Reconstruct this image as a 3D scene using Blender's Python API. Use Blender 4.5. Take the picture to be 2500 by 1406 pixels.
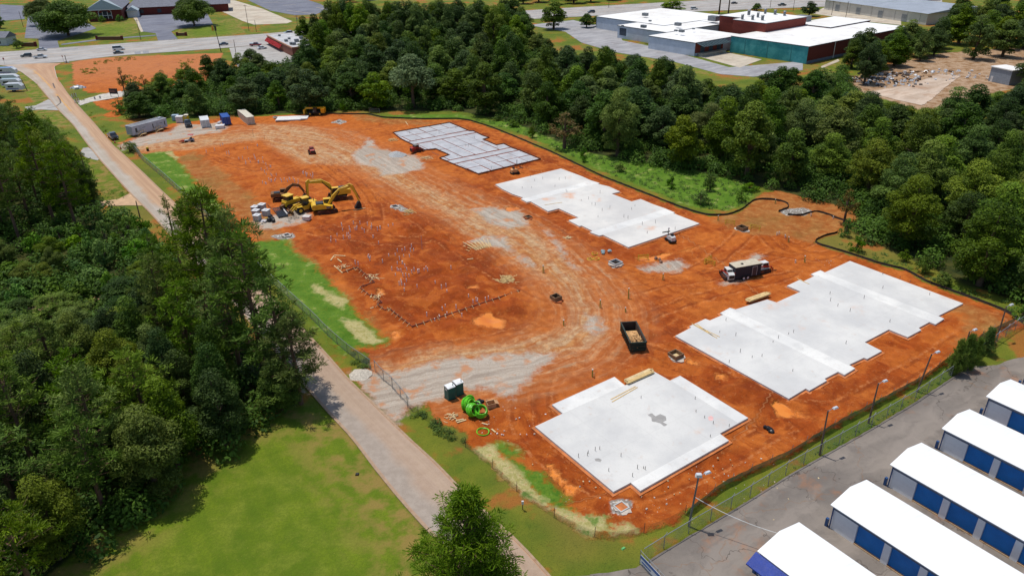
import bpy, math, random
import numpy as np
from mathutils import Vector, Matrix
from mathutils.geometry import tessellate_polygon
for o in list(bpy.data.objects): bpy.data.objects.remove(o)
SC = bpy.context.scene
COL = SC.collection
R = math.radians
# ------------------------------------------------------------------ camera, light
CAM_H = 62.0
F_PX = 1825.0                      # focal length in pixels of a 2500 px wide picture
PITCH, ROLL = R(27.0), R(-0.7)
_f = Vector((0, math.cos(PITCH), -math.sin(PITCH)))
_r = Vector((1, 0, 0)); _u = Vector((0, math.sin(PITCH), math.cos(PITCH)))
CR = _r*math.cos(ROLL)+_u*math.sin(ROLL)
CU = -_r*math.sin(ROLL)+_u*math.cos(ROLL)
cam = bpy.data.cameras.new('camera'); camo = bpy.data.objects.new('camera', cam); COL.objects.link(camo)
cam.sensor_width = 36.0; cam.lens = F_PX/2500*36.0
cam.clip_start = 1.0; cam.clip_end = 8000.0
m = Matrix((( CR.x, CU.x, -_f.x, 0), (CR.y, CU.y, -_f.y, 0), (CR.z, CU.z, -_f.z, CAM_H), (0, 0, 0, 1)))
camo.matrix_world = m
SC.camera = camo
SUN_EL, SUN_AZ = R(73), math.atan2(0.55, -0.75)     # direction to the sun: left of and beyond the picture
sd = Vector((math.cos(SUN_EL)*math.cos(SUN_AZ), math.cos(SUN_EL)*math.sin(SUN_AZ), math.sin(SUN_EL)))
sun = bpy.data.lights.new('sun', 'SUN'); suno = bpy.data.objects.new('sun', sun); COL.objects.link(suno)
sun.energy = 4.15; sun.angle = R(0.53); sun.color = (1.0, 0.955, 0.885)
suno.rotation_euler = sd.to_track_quat('Z', 'Y').to_euler(); suno.location = (0, 0, 200)
W = bpy.data.worlds.new('World'); SC.world = W; W.use_nodes = True
wt = W.node_tree; wt.nodes.clear()
sky = wt.nodes.new('ShaderNodeTexSky'); sky.sky_type = 'NISHITA'; sky.sun_disc = False
sky.sun_elevation = SUN_EL; sky.sun_rotation = math.pi/2 - SUN_AZ
bg = wt.nodes.new('ShaderNodeBackground'); bg.inputs[1].default_value = 0.145
wo = wt.nodes.new('ShaderNodeOutputWorld')
wt.links.new(sky.outputs[0], bg.inputs[0]); wt.links.new(bg.outputs[0], wo.inputs[0])
SC.view_settings.view_transform = 'Standard'; SC.view_settings.look = 'None'
SC.view_settings.exposure = -0.2; SC.view_settings.gamma = 1.0
SC.render.engine = 'CYCLES'
SC.cycles.max_bounces = 5; SC.cycles.diffuse_bounces = 2; SC.cycles.glossy_bounces = 2
SC.cycles.transmission_bounces = 3; SC.cycles.transparent_max_bounces = 14

# ------------------------------------------------------------------ where a pixel of the photograph meets the ground
def G(px, py, z=0.0):
    d = CR*((px-1250)/F_PX) - CU*((py-703)/F_PX) + _f
    t = (z-CAM_H)/d.z
    return Vector((d.x*t, d.y*t, z))
def GP(pts, z=0.0): return [G(x, y, z) for x, y in pts]
def PX(p):
    v = Vector(p)-Vector((0, 0, CAM_H))
    return 1250+F_PX*v.dot(CR)/v.dot(_f), 703-F_PX*v.dot(CU)/v.dot(_f)
def height_for(px, py, ytop):
    g = G(px, py); lo, hi = 0.0, 60.0
    for _ in range(40):
        mid = (lo+hi)/2
        if PX((g.x, g.y, mid))[1] > ytop: lo = mid
        else: hi = mid
    return lo
def head(a, b):
    p, q = G(*a), G(*b); return math.atan2(q.y-p.y, q.x-p.x)
SITE_YAW = R(-55.2)                # direction of the long edges of the slabs
AX = Vector((math.cos(SITE_YAW), math.sin(SITE_YAW), 0)); BX = Vector((-AX.y, AX.x, 0))

# ------------------------------------------------------------------ materials
def lin(r, g, b):
    f = lambda c: (c/255)/12.92 if c/255 <= .04045 else ((c/255+.055)/1.055)**2.4
    return (f(r)*.8, f(g)*.8, f(b)*.8, 1)      # what a picture shows of a sunlit surface is a little brighter than its base colour
class NT:
    def __init__(s, name):
        s.m = bpy.data.materials.new(name); s.m.use_nodes = True
        s.t = s.m.node_tree; s.t.nodes.clear()
        s.out = s.t.nodes.new('ShaderNodeOutputMaterial')
    def put(s, sock, v):
        if v is None: return
        if hasattr(v, 'is_output'): s.t.links.new(v, sock)
        else:
            if sock.type == 'RGBA' and isinstance(v, (int, float)): v = (v, v, v, 1)
            sock.default_value = v
    def math(s, op, a, b=None, c=None, clamp=False):
        n = s.t.nodes.new('ShaderNodeMath'); n.operation = op; n.use_clamp = clamp
        s.put(n.inputs[0], a); s.put(n.inputs[1], b); s.put(n.inputs[2], c); return n.outputs[0]
    def mix(s, f, a, b, mode='MIX'):
        n = s.t.nodes.new('ShaderNodeMix'); n.data_type = 'RGBA'; n.blend_type = mode
        s.put(n.inputs[0], f); s.put(n.inputs[6], a); s.put(n.inputs[7], b); return n.outputs[2]
    def noise(s, vec, scale, detail=3, rough=.55, dist=0):
        n = s.t.nodes.new('ShaderNodeTexNoise'); s.put(n.inputs['Vector'], vec)
        n.inputs['Scale'].default_value = scale; n.inputs['Detail'].default_value = detail
        n.inputs['Roughness'].default_value = rough; n.inputs['Distortion'].default_value = dist
        return n.outputs[0]
    def vor(s, vec, scale, feature='F1'):
        n = s.t.nodes.new('ShaderNodeTexVoronoi'); n.feature = feature
        s.put(n.inputs['Vector'], vec); n.inputs['Scale'].default_value = scale; return n.outputs[0]
    def ramp(s, f, lo, hi, a=0.0, b=1.0, smooth=True):
        n = s.t.nodes.new('ShaderNodeMapRange'); n.interpolation_type = 'SMOOTHSTEP' if smooth else 'LINEAR'
        s.put(n.inputs[0], f); n.inputs[1].default_value = lo; n.inputs[2].default_value = hi
        n.inputs[3].default_value = a; n.inputs[4].default_value = b; return n.outputs[0]
    def attr(s, name):
        n = s.t.nodes.new('ShaderNodeAttribute'); n.attribute_name = name; return n.outputs['Fac']
    def pos(s): return s.t.nodes.new('ShaderNodeNewGeometry').outputs['Position']
    def obj(s): return s.t.nodes.new('ShaderNodeTexCoord').outputs['Object']
    def uv(s): return s.t.nodes.new('ShaderNodeTexCoord').outputs['UV']
    def rnd(s): return s.t.nodes.new('ShaderNodeObjectInfo').outputs['Random']
    def sep(s, v):
        n = s.t.nodes.new('ShaderNodeSeparateXYZ'); s.put(n.inputs[0], v); return n.outputs
    def comb(s, x, y, z=0.0):
        n = s.t.nodes.new('ShaderNodeCombineXYZ'); s.put(n.inputs[0], x); s.put(n.inputs[1], y); s.put(n.inputs[2], z); return n.outputs[0]
    def hsv(s, c, h=.5, sat=1.0, v=1.0):
        n = s.t.nodes.new('ShaderNodeHueSaturation'); s.put(n.inputs[0], h); s.put(n.inputs[1], sat); s.put(n.inputs[2], v); s.put(n.inputs[4], c); return n.outputs[0]
    def bump(s, h, strength=.5, dist=.1, prev=None):
        n = s.t.nodes.new('ShaderNodeBump'); n.inputs['Strength'].default_value = strength; n.inputs['Distance'].default_value = dist
        s.put(n.inputs['Height'], h)
        if prev is not None: s.t.links.new(prev, n.inputs['Normal'])
        return n.outputs[0]
    def pbr(s, col, rough=.8, metal=0.0, normal=None, spec=.35, coat=0.0):
        n = s.t.nodes.new('ShaderNodeBsdfPrincipled')
        s.put(n.inputs['Base Color'], col); s.put(n.inputs['Roughness'], rough); s.put(n.inputs['Metallic'], metal)
        s.put(n.inputs['Specular IOR Level'], spec); s.put(n.inputs['Coat Weight'], coat)
        if normal is not None: s.t.links.new(normal, n.inputs['Normal'])
        return n.outputs[0]
    def done(s, sh): s.t.links.new(sh, s.out.inputs[0]); return s.m
_M = {}
def paint(name, rgb, rough=.6, metal=0.0, var=.12, scale=1.5, dirt=.0, dcol=(150, 80, 45), spec=.4, coat=0.0):
    """a plain surface with uneven tone, gloss and some clay dust"""
    if name in _M: return _M[name]
    t = NT(name); p = t.obj(); c = lin(*rgb)
    a = t.noise(p, scale, 4, .6); b = t.noise(p, scale*7, 3, .6)
    col = t.mix(t.ramp(a, .3, .7), tuple(x*(1-var) for x in c[:3])+(1,), tuple(min(1, x*(1+var)) for x in c[:3])+(1,))
    col = t.mix(t.ramp(b, .35, .8, 0, var*1.2), col, tuple(x*.6 for x in c[:3])+(1,))
    if dirt > 0:
        d = t.noise(p, scale*.8, 5, .65)
        col = t.mix(t.ramp(d, .62-dirt*.45, .85-dirt*.3, 0, .85), col, lin(*dcol))
    _M[name] = t.done(t.pbr(col, t.ramp(b, .2, .8, max(.05, rough-.12), min(1, rough+.12)), metal, None, spec, coat))
    return _M[name]

# ------------------------------------------------------------------ mesh helpers
class MB:
    def __init__(s): s.v = []; s.f = []; s.mi = []; s.M = Matrix.Identity(4); s.k = 0
    def mat(s, k): s.k = k; return s
    def at(s, loc=(0, 0, 0), rz=0, rx=0, ry=0):
        s.M = Matrix.Translation(loc) @ Matrix.Rotation(rz, 4, 'Z') @ Matrix.Rotation(ry, 4, 'Y') @ Matrix.Rotation(rx, 4, 'X'); return s
    def add(s, vs, fs):
        n = len(s.v); s.v += [tuple(s.M @ Vector(p)) for p in vs]
        s.f += [tuple(i+n for i in f) for f in fs]; s.mi += [s.k]*len(fs); return s
    def box(s, c, d, tap=1.0):
        x, y, z = c; a, b, h = d[0]/2, d[1]/2, d[2]/2
        v = [(x-a, y-b, z-h), (x+a, y-b, z-h), (x+a, y+b, z-h), (x-a, y+b, z-h)]
        v += [(x-a*tap, y-b*tap, z+h), (x+a*tap, y-b*tap, z+h), (x+a*tap, y+b*tap, z+h), (x-a*tap, y+b*tap, z+h)]
        return s.add(v, [(3, 2, 1, 0), (4, 5, 6, 7), (0, 1, 5, 4), (1, 2, 6, 5), (2, 3, 7, 6), (3, 0, 4, 7)])
    def box2(s, a, b): return s.box([(a[i]+b[i])/2 for i in range(3)], [abs(b[i]-a[i]) for i in range(3)])
    def bar(s, p, q, w, h=None):
        """a square bar from p to q"""
        p, q = Vector(p), Vector(q); d = (q-p).normalized(); h = h or w
        up = Vector((0, 0, 1)) if abs(d.z) < .95 else Vector((1, 0, 0))
        x = d.cross(up).normalized(); y = x.cross(d)
        v = [e+x*sx*w/2+y*sy*h/2 for e in (p, q) for sx, sy in ((-1, -1), (1, -1), (1, 1), (-1, 1))]
        return s.add(v, [(0, 1, 2, 3), (7, 6, 5, 4), (4, 5, 1, 0), (5, 6, 2, 1), (6, 7, 3, 2), (7, 4, 0, 3)])
    def cyl(s, p, q, r0, r1=None, n=10, caps=True):
        p, q = Vector(p), Vector(q); r1 = r0 if r1 is None else r1
        d = (q-p).normalized(); up = Vector((0, 0, 1)) if abs(d.z) < .9 else Vector((1, 0, 0))
        x = d.cross(up).normalized(); y = d.cross(x)
        v = []
        for e, r in ((p, r0), (q, r1)):
            for i in range(n):
                a = 2*math.pi*i/n; v.append(e+x*math.cos(a)*r+y*math.sin(a)*r)
        f = [(i, (i+1) % n, n+(i+1) % n, n+i) for i in range(n)]
        if caps: f += [tuple(range(n-1, -1, -1)), tuple(range(n, 2*n))]
        return s.add(v, f)
    def tube(s, pts, rs, n=6):
        pts = [Vector(p) for p in pts]; v = []; f = []
        if not hasattr(rs, '__len__'): rs = [rs]*len(pts)
        for i, p in enumerate(pts):
            d = (pts[min(i+1, len(pts)-1)]-pts[max(i-1, 0)]).normalized()
            up = Vector((0, 0, 1)) if abs(d.z) < .9 else Vector((1, 0, 0))
            x = d.cross(up).normalized(); y = d.cross(x)
            for k in range(n):
                a = 2*math.pi*k/n; v.append(p+x*math.cos(a)*rs[i]+y*math.sin(a)*rs[i])
        for i in range(len(pts)-1):
            for k in range(n): f.append((i*n+k, i*n+(k+1) % n, (i+1)*n+(k+1) % n, (i+1)*n+k))
        f += [tuple(range(n-1, -1, -1)), tuple(range(len(v)-n, len(v)))]
        return s.add(v, f)
    def prism(s, poly, z0, z1, top=True, bottom=True):
        """vertical prism over a plan polygon"""
        n = len(poly); v = [(p[0], p[1], z0) for p in poly]+[(p[0], p[1], z1) for p in poly]
        a = sum(poly[i][0]*poly[(i+1) % n][1]-poly[(i+1) % n][0]*poly[i][1] for i in range(n))
        f = [(i, (i+1) % n, n+(i+1) % n, n+i) if a > 0 else (n+i, n+(i+1) % n, (i+1) % n, i) for i in range(n)]
        t = tessellate_polygon([[Vector((p[0], p[1], 0)) for p in poly]])
        for tri in t:
            i, j, k = tri
            c = (poly[j][0]-poly[i][0])*(poly[k][1]-poly[i][1])-(poly[k][0]-poly[i][0])*(poly[j][1]-poly[i][1])
            if c < 0: j, k = k, j
            if top: f.append((n+i, n+j, n+k))
            if bottom: f.append((i, k, j))
        return s.add(v, f)
    def side(s, prof, y0, y1, tap=None):
        """a profile in the xz plane (listed clockwise or not) extruded along y; tap scales y per point"""
        n = len(prof); tap = tap or [1]*n; c = (y0+y1)/2
        v = [(p[0], c+(y0-c)*tap[i], p[1]) for i, p in enumerate(prof)]+[(p[0], c+(y1-c)*tap[i], p[1]) for i, p in enumerate(prof)]
        a = sum(prof[i][0]*prof[(i+1) % n][1]-prof[(i+1) % n][0]*prof[i][1] for i in range(n))
        f = [(i, (i+1) % n, n+(i+1) % n, n+i) if a < 0 else (n+i, n+(i+1) % n, (i+1) % n, i) for i in range(n)]
        for tri in tessellate_polygon([[Vector((p[0], p[1], 0)) for p in prof]]):
            i, j, k = tri
            cr = (prof[j][0]-prof[i][0])*(prof[k][1]-prof[i][1])-(prof[k][0]-prof[i][0])*(prof[j][1]-prof[i][1])
            if cr < 0: j, k = k, j
            f += [(i, j, k), (n+i, n+k, n+j)]
        return s.add(v, f)
    def wheel(s, c, r, w, n=16):
        x, y, z = c; s.cyl((x, y-w/2, z), (x, y+w/2, z), r, n=n); return s
    def build(s, name, mats, parent=None, smooth=False):
        me = bpy.data.meshes.new(name); me.from_pydata(s.v, [], s.f); me.update()
        if not isinstance(mats, (list, tuple)): mats = [mats]
        for q in mats: me.materials.append(q)
        if len(mats) > 1: me.polygons.foreach_set('material_index', s.mi)
        if smooth: me.polygons.foreach_set('use_smooth', [True]*len(s.f))
        o = bpy.data.objects.new(name, me); COL.objects.link(o)
        if parent is not None: o.parent = parent
        return o
def tag(o, label=None, cat=None, group=None, kind=None):
    if label: o['label'] = label
    if cat: o['category'] = cat
    if group: o['group'] = group
    if kind: o['kind'] = kind
    return o
def thing(name, label, cat, loc=(0, 0, 0), rz=0, group=None):
    o = bpy.data.objects.new(name, None); COL.objects.link(o); o.empty_display_size = .3
    o.location = loc; o.rotation_euler = (0, 0, rz); return tag(o, label, cat, group)
KIDS = {}
def copy_tree(o, parent=None):
    c = o.copy(); COL.objects.link(c); c.parent = parent
    for ch in list(o.children): copy_tree(ch, c)
    return c
def lettering(txt, size, mat, parent, M, name='lettering'):
    c = bpy.data.curves.new(name, 'FONT'); c.body = txt; c.size = size; c.align_x = 'CENTER'; c.align_y = 'CENTER'; c.extrude = .006
    f = bpy.data.objects.new('text', c); COL.objects.link(f); dg = bpy.context.evaluated_depsgraph_get()
    me = bpy.data.meshes.new_from_object(f.evaluated_get(dg)); me.name = name; me.materials.clear(); me.materials.append(mat)
    bpy.data.objects.remove(f); bpy.data.curves.remove(c)
    o = bpy.data.objects.new(name, me); COL.objects.link(o); o.parent = parent; o.matrix_local = M; return o
rng = random.Random(7)
# ------------------------------------------------------------------ ground: one sheet with regions held as signed distances
def vnoise(x, y, s, seed):
    r = np.random.default_rng(seed).random((256, 256)); x = x*s; y = y*s
    xi = np.floor(x).astype(int); yi = np.floor(y).astype(int); fx = x-xi; fy = y-yi
    fx = fx*fx*(3-2*fx); fy = fy*fy*(3-2*fy); g = lambda a, b: r[a % 256, b % 256]
    return (g(xi, yi)*(1-fx)+g(xi+1, yi)*fx)*(1-fy)+(g(xi, yi+1)*(1-fx)+g(xi+1, yi+1)*fx)*fy
def sdf(X, Y, polys, reach=10.0):
    out = np.full(X.shape, -reach)
    for poly in polys:
        P = np.array([[p[0], p[1]] for p in poly]); lo = P.min(0)-reach; hi = P.max(0)+reach
        k = (X > lo[0]) & (X < hi[0]) & (Y > lo[1]) & (Y < hi[1])
        x = X[k]; y = Y[k]
        if not len(x): continue
        d = np.full(x.shape, 1e9); ins = np.zeros(x.shape, bool)
        for i in range(len(P)):
            a = P[i]; b = P[(i+1) % len(P)]; e = b-a; L = max(1e-9, e@e)
            t = np.clip(((x-a[0])*e[0]+(y-a[1])*e[1])/L, 0, 1)
            d = np.minimum(d, (x-a[0]-t*e[0])**2+(y-a[1]-t*e[1])**2)
            c = (a[1] > y) != (b[1] > y)
            with np.errstate(divide='ignore', invalid='ignore'):
                xx = a[0]+(y-a[1])/(b[1]-a[1] if b[1] != a[1] else 1e-9)*e[0]
            ins ^= c & (x < xx)
        s = np.clip(np.sqrt(d)*np.where(ins, 1, -1), -reach, reach)
        out[k] = np.maximum(out[k], s)
    return out
SLAB2 = [(1209.4, 450.3), (1369.5, 411.8), (1420.5, 430.6), (1441, 440), (1464, 447.2), (1460, 449.3), (1487, 455.5), (1514, 468), (1493, 473), (1542, 492), (1564, 486), (1595, 499), (1624, 509), (1648, 519), (1643, 520.6), (1708, 545.6), (1534, 603.6), (1472.5, 573.5), (1463, 575.5), (1440, 566.8), (1446.5, 563.7), (1420.5, 551), (1414, 552), (1388, 538), (1413, 531.4), (1364, 509), (1338, 516), (1295.7, 492), (1286, 493.4), (1272, 486), (1277, 482.6), (1251, 473.8), (1227, 462)]
SLAB3 = [(1648.6, 819.8), (1925.8, 972.8), (1967, 948), (1976, 953), (2018.7, 928.5), (2013, 924), (2046, 907), (2061.5, 915), (2087.8, 899), (2073, 890), (2109, 873), (2117, 876), (2153, 856.5), (2111, 835), (2170, 804), (2216, 822.7), (2249, 805.4), (2243, 800), (2269, 786), (2284, 792), (2305.6, 778), (2291, 771), (2351.7, 740.6), (2075, 637), (2014, 665), (2003, 659.6), (1980.5, 668.6), (1988, 674), (1962, 686.6), (1954.6, 682), (1921.5, 697.4), (1954.6, 711.8), (1896, 738), (1873, 731), (1796, 755), (1782, 751), (1758, 764), (1766, 768), (1733, 782), (1722, 778), (1683.5, 796), (1688, 799)]
SLAB4 = [(1500, 919.5), (1347.4, 987.4), (1373.7, 1009), (1306.6, 1040.5), (1497.4, 1199.7), (1539.5, 1177.4), (1563.2, 1197.6), (1779.5, 1074.7), (1757.4, 1057.6), (1826.8, 1019.5), (1660.5, 916.8), (1635.5, 928.7), (1592, 903.7), (1526, 940.5)]
PAD1 = [(960, 323.6), (1098, 299.6), (1146, 320), (1156, 320), (1178, 331), (1194, 336), (1178, 340), (1212, 354.4), (1230, 351), (1250, 361), (1268, 367), (1319, 388), (1168, 424), (1112, 402), (1074, 386), (1098, 378), (1064, 363), (1038, 366), (998, 348), (978, 338)]
REG = {
 'dirt': [[(285, 350), (420, 302), (560, 288), (740, 279), (860, 279), (900, 281), (934, 289), (1026, 293), (1116, 292), (1150, 297), (1200, 313), (1250, 333), (1350, 375), (1383, 391), (1470, 433), (1574, 474), (1658, 507), (1700, 521), (1734, 529), (1778, 527), (1810, 515), (1840, 491), (1862, 470), (1900, 466), (1990, 488), (2080, 513), (2090, 540), (2042, 570), (1982, 592), (2020, 606), (2080, 624), (2150, 648), (2212, 662), (2259, 690), (2356, 726), (2428, 755), (2471, 777), (2493, 800), (2420, 850), (2320, 885), (2248, 930), (2122, 996), (2032, 1043), (1917, 1115), (1860, 1139), (1753, 1192), (1680, 1250), (1633, 1281), (1542, 1306), (1490, 1312), (1446, 1308), (1386, 1280), (1321, 1238), (1256, 1192), (1204, 1142), (1160, 1098), (1130, 1060), (1060, 1025), (1030, 985), (1000, 1000), (965, 1030), (914, 985), (860, 925), (880, 900), (905, 895), (890, 860), (816, 848), (776, 800), (733, 754), (640, 640), (560, 560), (480, 500), (450, 480), (400, 434), (350, 392), (318, 366)],
          [(176, 152), (230, 143), (330, 138), (480, 132), (545, 130), (520, 190), (480, 215), (400, 236), (280, 226), (215, 228), (180, 205)],
          [(225, 243), (270, 232), (300, 236), (300, 275), (265, 270), (235, 258)], [(250, 282), (290, 262), (310, 270), (285, 290)]],
 'gravel': [[(862, 910), (990, 902), (1110, 874), (1250, 856), (1350, 854), (1350, 876), (1310, 904), (1290, 926), (1246, 970), (1220, 962), (1200, 948), (1136, 948), (1086, 968), (990, 1000), (970, 1035), (910, 986)],
            [(858, 380), (880, 360), (900, 335), (912, 345), (920, 365), (960, 372), (1010, 378), (1035, 400), (1030, 412), (980, 425), (930, 428), (925, 410), (880, 400)],
            [(290, 355), (330, 338), (420, 318), (440, 300), (470, 305), (540, 300), (560, 310), (535, 322), (480, 330), (400, 345), (300, 368)],
            [(1560, 655), (1610, 642), (1660, 630), (1680, 645), (1660, 662), (1580, 662)], [(1760, 690), (1830, 668), (1815, 682), (1770, 697)], [(1795, 640), (1850, 620), (1868, 628), (1850, 640)],
            [(1435, 760), (1462, 775), (1480, 795), (1455, 812), (1430, 800)], [(1150, 505), (1270, 512), (1290, 545), (1240, 560), (1190, 540)], [(1330, 560), (1345, 572), (1390, 630), (1410, 660), (1385, 640)],
            [(620, 540), (690, 520), (740, 500), (760, 520), (745, 538), (700, 550), (640, 560)], [(700, 940), (740, 945), (760, 960)], [(1140, 590), (1180, 575), (1235, 580), (1250, 610), (1200, 600)], [(1255, 620), (1290, 630), (1325, 650), (1290, 648)]],
 'tan': [[(1150, 505), (1270, 515), (1300, 560), (1340, 590), (1390, 640), (1425, 680), (1440, 740), (1470, 790), (1480, 810), (1430, 850), (1350, 860), (1200, 870), (1000, 900), (900, 920), (940, 890), (1100, 850), (1250, 830), (1380, 800), (1405, 770), (1390, 720), (1340, 680), (1260, 630), (1190, 590), (1120, 560)],
         [(290, 360), (480, 330), (640, 320), (640, 340), (470, 362), (300, 378)], [(860, 360), (1000, 430), (1160, 510), (1120, 540), (1000, 470), (880, 410)], [(620, 300), (760, 310), (880, 370), (860, 400), (740, 400), (640, 340)]],
 'wet': [[(700, 560), (880, 520), (1060, 520), (1140, 560), (1180, 600), (1260, 650), (1320, 690), (1280, 720), (1300, 780), (1130, 790), (1010, 800), (900, 720), (790, 630)],
         [(950, 470), (1150, 440), (1200, 455), (1280, 500), (1440, 570), (1530, 610), (1600, 595), (1650, 620), (1560, 640), (1420, 620), (1330, 560), (1280, 520), (1100, 480)],
         [(1100, 300), (1200, 325), (1400, 410), (1560, 480), (1700, 535), (1660, 530), (1500, 460), (1380, 405), (1320, 400), (1180, 430), (1120, 410), (1300, 385), (1200, 340)],
         [(1470, 800), (1660, 790), (1660, 820), (1930, 980), (2100, 890), (2170, 830), (2300, 790), (2260, 840), (2100, 960), (1960, 1080), (1830, 1010), (1670, 910), (1560, 890), (1400, 950), (1350, 980), (1300, 1040), (1230, 1030), (1280, 930), (1400, 880)],
         [(1300, 1040), (1500, 1210), (1580, 1200), (1800, 1080), (1850, 1110), (1700, 1210), (1600, 1270), (1500, 1290), (1400, 1230), (1270, 1110), (1200, 1050)],
         [(900, 860), (1150, 800), (1290, 790), (1200, 840), (1000, 880), (920, 900)]],
 'bgrass': [[(342, 376), (406, 368), (430, 386), (480, 446), (526, 474), (540, 500), (560, 560), (480, 500), (450, 480), (400, 434), (350, 392)],
            [(640, 585), (697, 582), (726, 619), (770, 646), (834, 716), (887, 778), (948, 826), (920, 846), (870, 850), (840, 862), (800, 835), (733, 760), (640, 650), (600, 590)],
            [(1192, 1088), (1225, 1078), (1266, 1103), (1262, 1125), (1300, 1150), (1321, 1150), (1386, 1206), (1394, 1238), (1368, 1250), (1330, 1228), (1280, 1180), (1240, 1140), (1215, 1110)],
            [(1425, 1272), (1460, 1262), (1490, 1280), (1492, 1303), (1450, 1302), (1418, 1285)],
            [(1150, 292), (1250, 318), (1350, 360), (1470, 418), (1600, 470), (1700, 508), (1780, 514), (1830, 490), (1850, 462), (1780, 434), (1640, 408), (1500, 384), (1440, 374), (1340, 336), (1250, 296)],
            [(920, 283), (1000, 280), (1120, 278), (1160, 292), (1030, 291)]],
 'straw': [[(790, 715), (830, 722), (850, 735), (830, 750), (800, 735)], [(835, 775), (880, 785), (935, 828), (900, 842), (865, 820), (845, 800)], [(760, 690), (790, 700), (800, 720), (770, 712)],
           [(1176, 1086), (1200, 1084), (1262, 1150), (1330, 1225), (1400, 1255), (1430, 1262), (1470, 1262), (1495, 1300), (1440, 1304), (1386, 1278), (1321, 1236), (1256, 1190), (1204, 1140), (1160, 1100)], [(1490, 1278), (1535, 1276), (1556, 1300), (1495, 1310)], [(410, 366), (440, 384), (428, 390), (404, 374)]],
 'brown': [[(430, 386), (470, 368), (520, 400), (610, 470), (700, 575), (640, 590), (526, 474), (480, 446)], [(700, 585), (760, 640), (850, 720), (900, 775), (945, 815), (920, 790), (840, 715), (770, 646), (720, 620)],
           [(1740, 540), (1840, 491), (1862, 470), (1900, 466), (1990, 488), (2080, 513), (2090, 540), (2042, 570), (1982, 590), (1900, 575), (1800, 570)], [(860, 279), (930, 284), (1000, 292), (1100, 300), (1000, 305), (880, 296)], [(2260, 720), (2360, 745), (2460, 785), (2440, 810), (2380, 840), (2330, 870), (2360, 790)]],
 'puddle': [[(1152, 784), (1175, 765), (1195, 762), (1210, 772), (1230, 780), (1228, 800), (1190, 800), (1160, 792)], [(1330, 1128), (1350, 1135), (1365, 1160), (1390, 1178), (1420, 1190), (1405, 1205), (1380, 1200), (1350, 1168)], [(1885, 985), (1905, 982), (1950, 1003), (1990, 1025), (1960, 1020), (1900, 1013)], [(1650, 866), (1670, 874), (1700, 884), (1720, 896), (1690, 888)], [(1735, 908), (1760, 915), (1775, 926), (1755, 922)], [(955, 806), (975, 803), (980, 815), (960, 822)], [(1550, 628), (1590, 625), (1640, 618), (1600, 636), (1560, 640)], [(1490, 520), (1500, 515), (1520, 512), (1510, 520)], [(920, 703), (932, 700), (938, 712), (926, 716)], [(1230, 508), (1262, 505), (1272, 512), (1240, 516)], [(1140, 700), (1165, 695), (1172, 703), (1150, 706)], [(1665, 612), (1700, 600), (1720, 598), (1690, 612)]],
 'lawn': [[(760, 985), (800, 1008), (860, 1072), (912, 1140), (960, 1200), (1015, 1268), (1060, 1340), (1110, 1420), (1100, 1600), (-100, 1600), (100, 1420), (200, 1330), (400, 1150), (560, 1030), (680, 985)], [(20, 165), (52, 178), (85, 202), (118, 242), (88, 255), (60, 225), (20, 190)], [(84, 268), (140, 272), (175, 308), (130, 310)], [(215, 388), (240, 390), (318, 476), (260, 488), (225, 440)],
          [(225, 55), (330, 52), (345, 78), (300, 88), (150, 112), (140, 100), (180, 80)], [(0, 90), (85, 92), (92, 116), (0, 126)], [(430, 75), (560, 40), (600, 80), (560, 88), (435, 96)], [(1505, 118), (1560, 122), (1660, 140), (1770, 165), (1780, 182), (1700, 180), (1600, 150)], [(2005, 160), (2060, 140), (2070, 180), (2010, 190)]],
 'wood': [[(735, 150), (735, 100), (900, 84), (1100, 68), (1250, 60), (1290, 105), (1400, 155), (1500, 172), (1600, 190), (1700, 225), (1780, 245), (1880, 215), (1990, 215), (2060, 170), (2080, 215), (2150, 270), (2280, 330), (2420, 300), (2500, 240), (2700, 300), (2700, 800), (2480, 735), (2350, 690), (2150, 600), (2080, 560), (2080, 515), (1900, 470), (1850, 455), (1780, 440), (1640, 415), (1500, 390), (1440, 380), (1340, 340), (1240, 295), (1120, 272), (870, 270), (620, 280), (430, 285), (320, 290), (310, 250), (400, 230), (480, 210), (560, 180), (640, 170)],
          [(-400, 270), (0, 330), (120, 330), (200, 400), (225, 480), (250, 520), (350, 560), (420, 640), (520, 740), (620, 830), (735, 935), (735, 1000), (640, 1050), (560, 1120), (420, 1240), (300, 1310), (150, 1420), (-200, 1500), (-600, 1000)]],
 'tanyard': [[(2060, 215), (2110, 175), (2200, 150), (2300, 130), (2500, 115), (2600, 180), (2500, 215), (2430, 225), (2330, 262), (2240, 268), (2150, 240), (2100, 225)]],
 'riprap': [[(1904, 514), (1930, 506), (1960, 506), (1988, 514), (1960, 521), (1924, 523)], [(1492, 1222), (1510, 1217), (1540, 1218), (1546, 1235), (1530, 1252), (1505, 1256), (1492, 1240)], [(660, 575), (690, 566), (718, 570), (722, 580), (690, 584)], [(950, 505), (975, 498), (1010, 522), (985, 520)], [(805, 300), (830, 293), (848, 297), (830, 304)], [(1485, 640), (1515, 634), (1522, 648), (1495, 654)], [(1635, 865), (1660, 858), (1672, 876), (1650, 886), (1632, 875)], [(1790, 562), (1812, 556), (1832, 566), (1812, 572)]],
}
nearer = np.concatenate([np.arange(40, 120, .5), np.arange(120, 220, .75), np.arange(220, 460, 1.1)])
xs = np.concatenate([-np.geomspace(3000, 265, 14), np.arange(-258, 245, .72), np.geomspace(250, 3000, 14)])
ys = np.concatenate([np.array([-900, -300, -80, 0, 20, 32]), nearer, np.geomspace(470, 3500, 16)])
GX, GY = np.meshgrid(xs, ys); gx = GX.ravel(); gy = GY.ravel(); NX, NY = len(xs), len(ys)
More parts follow.
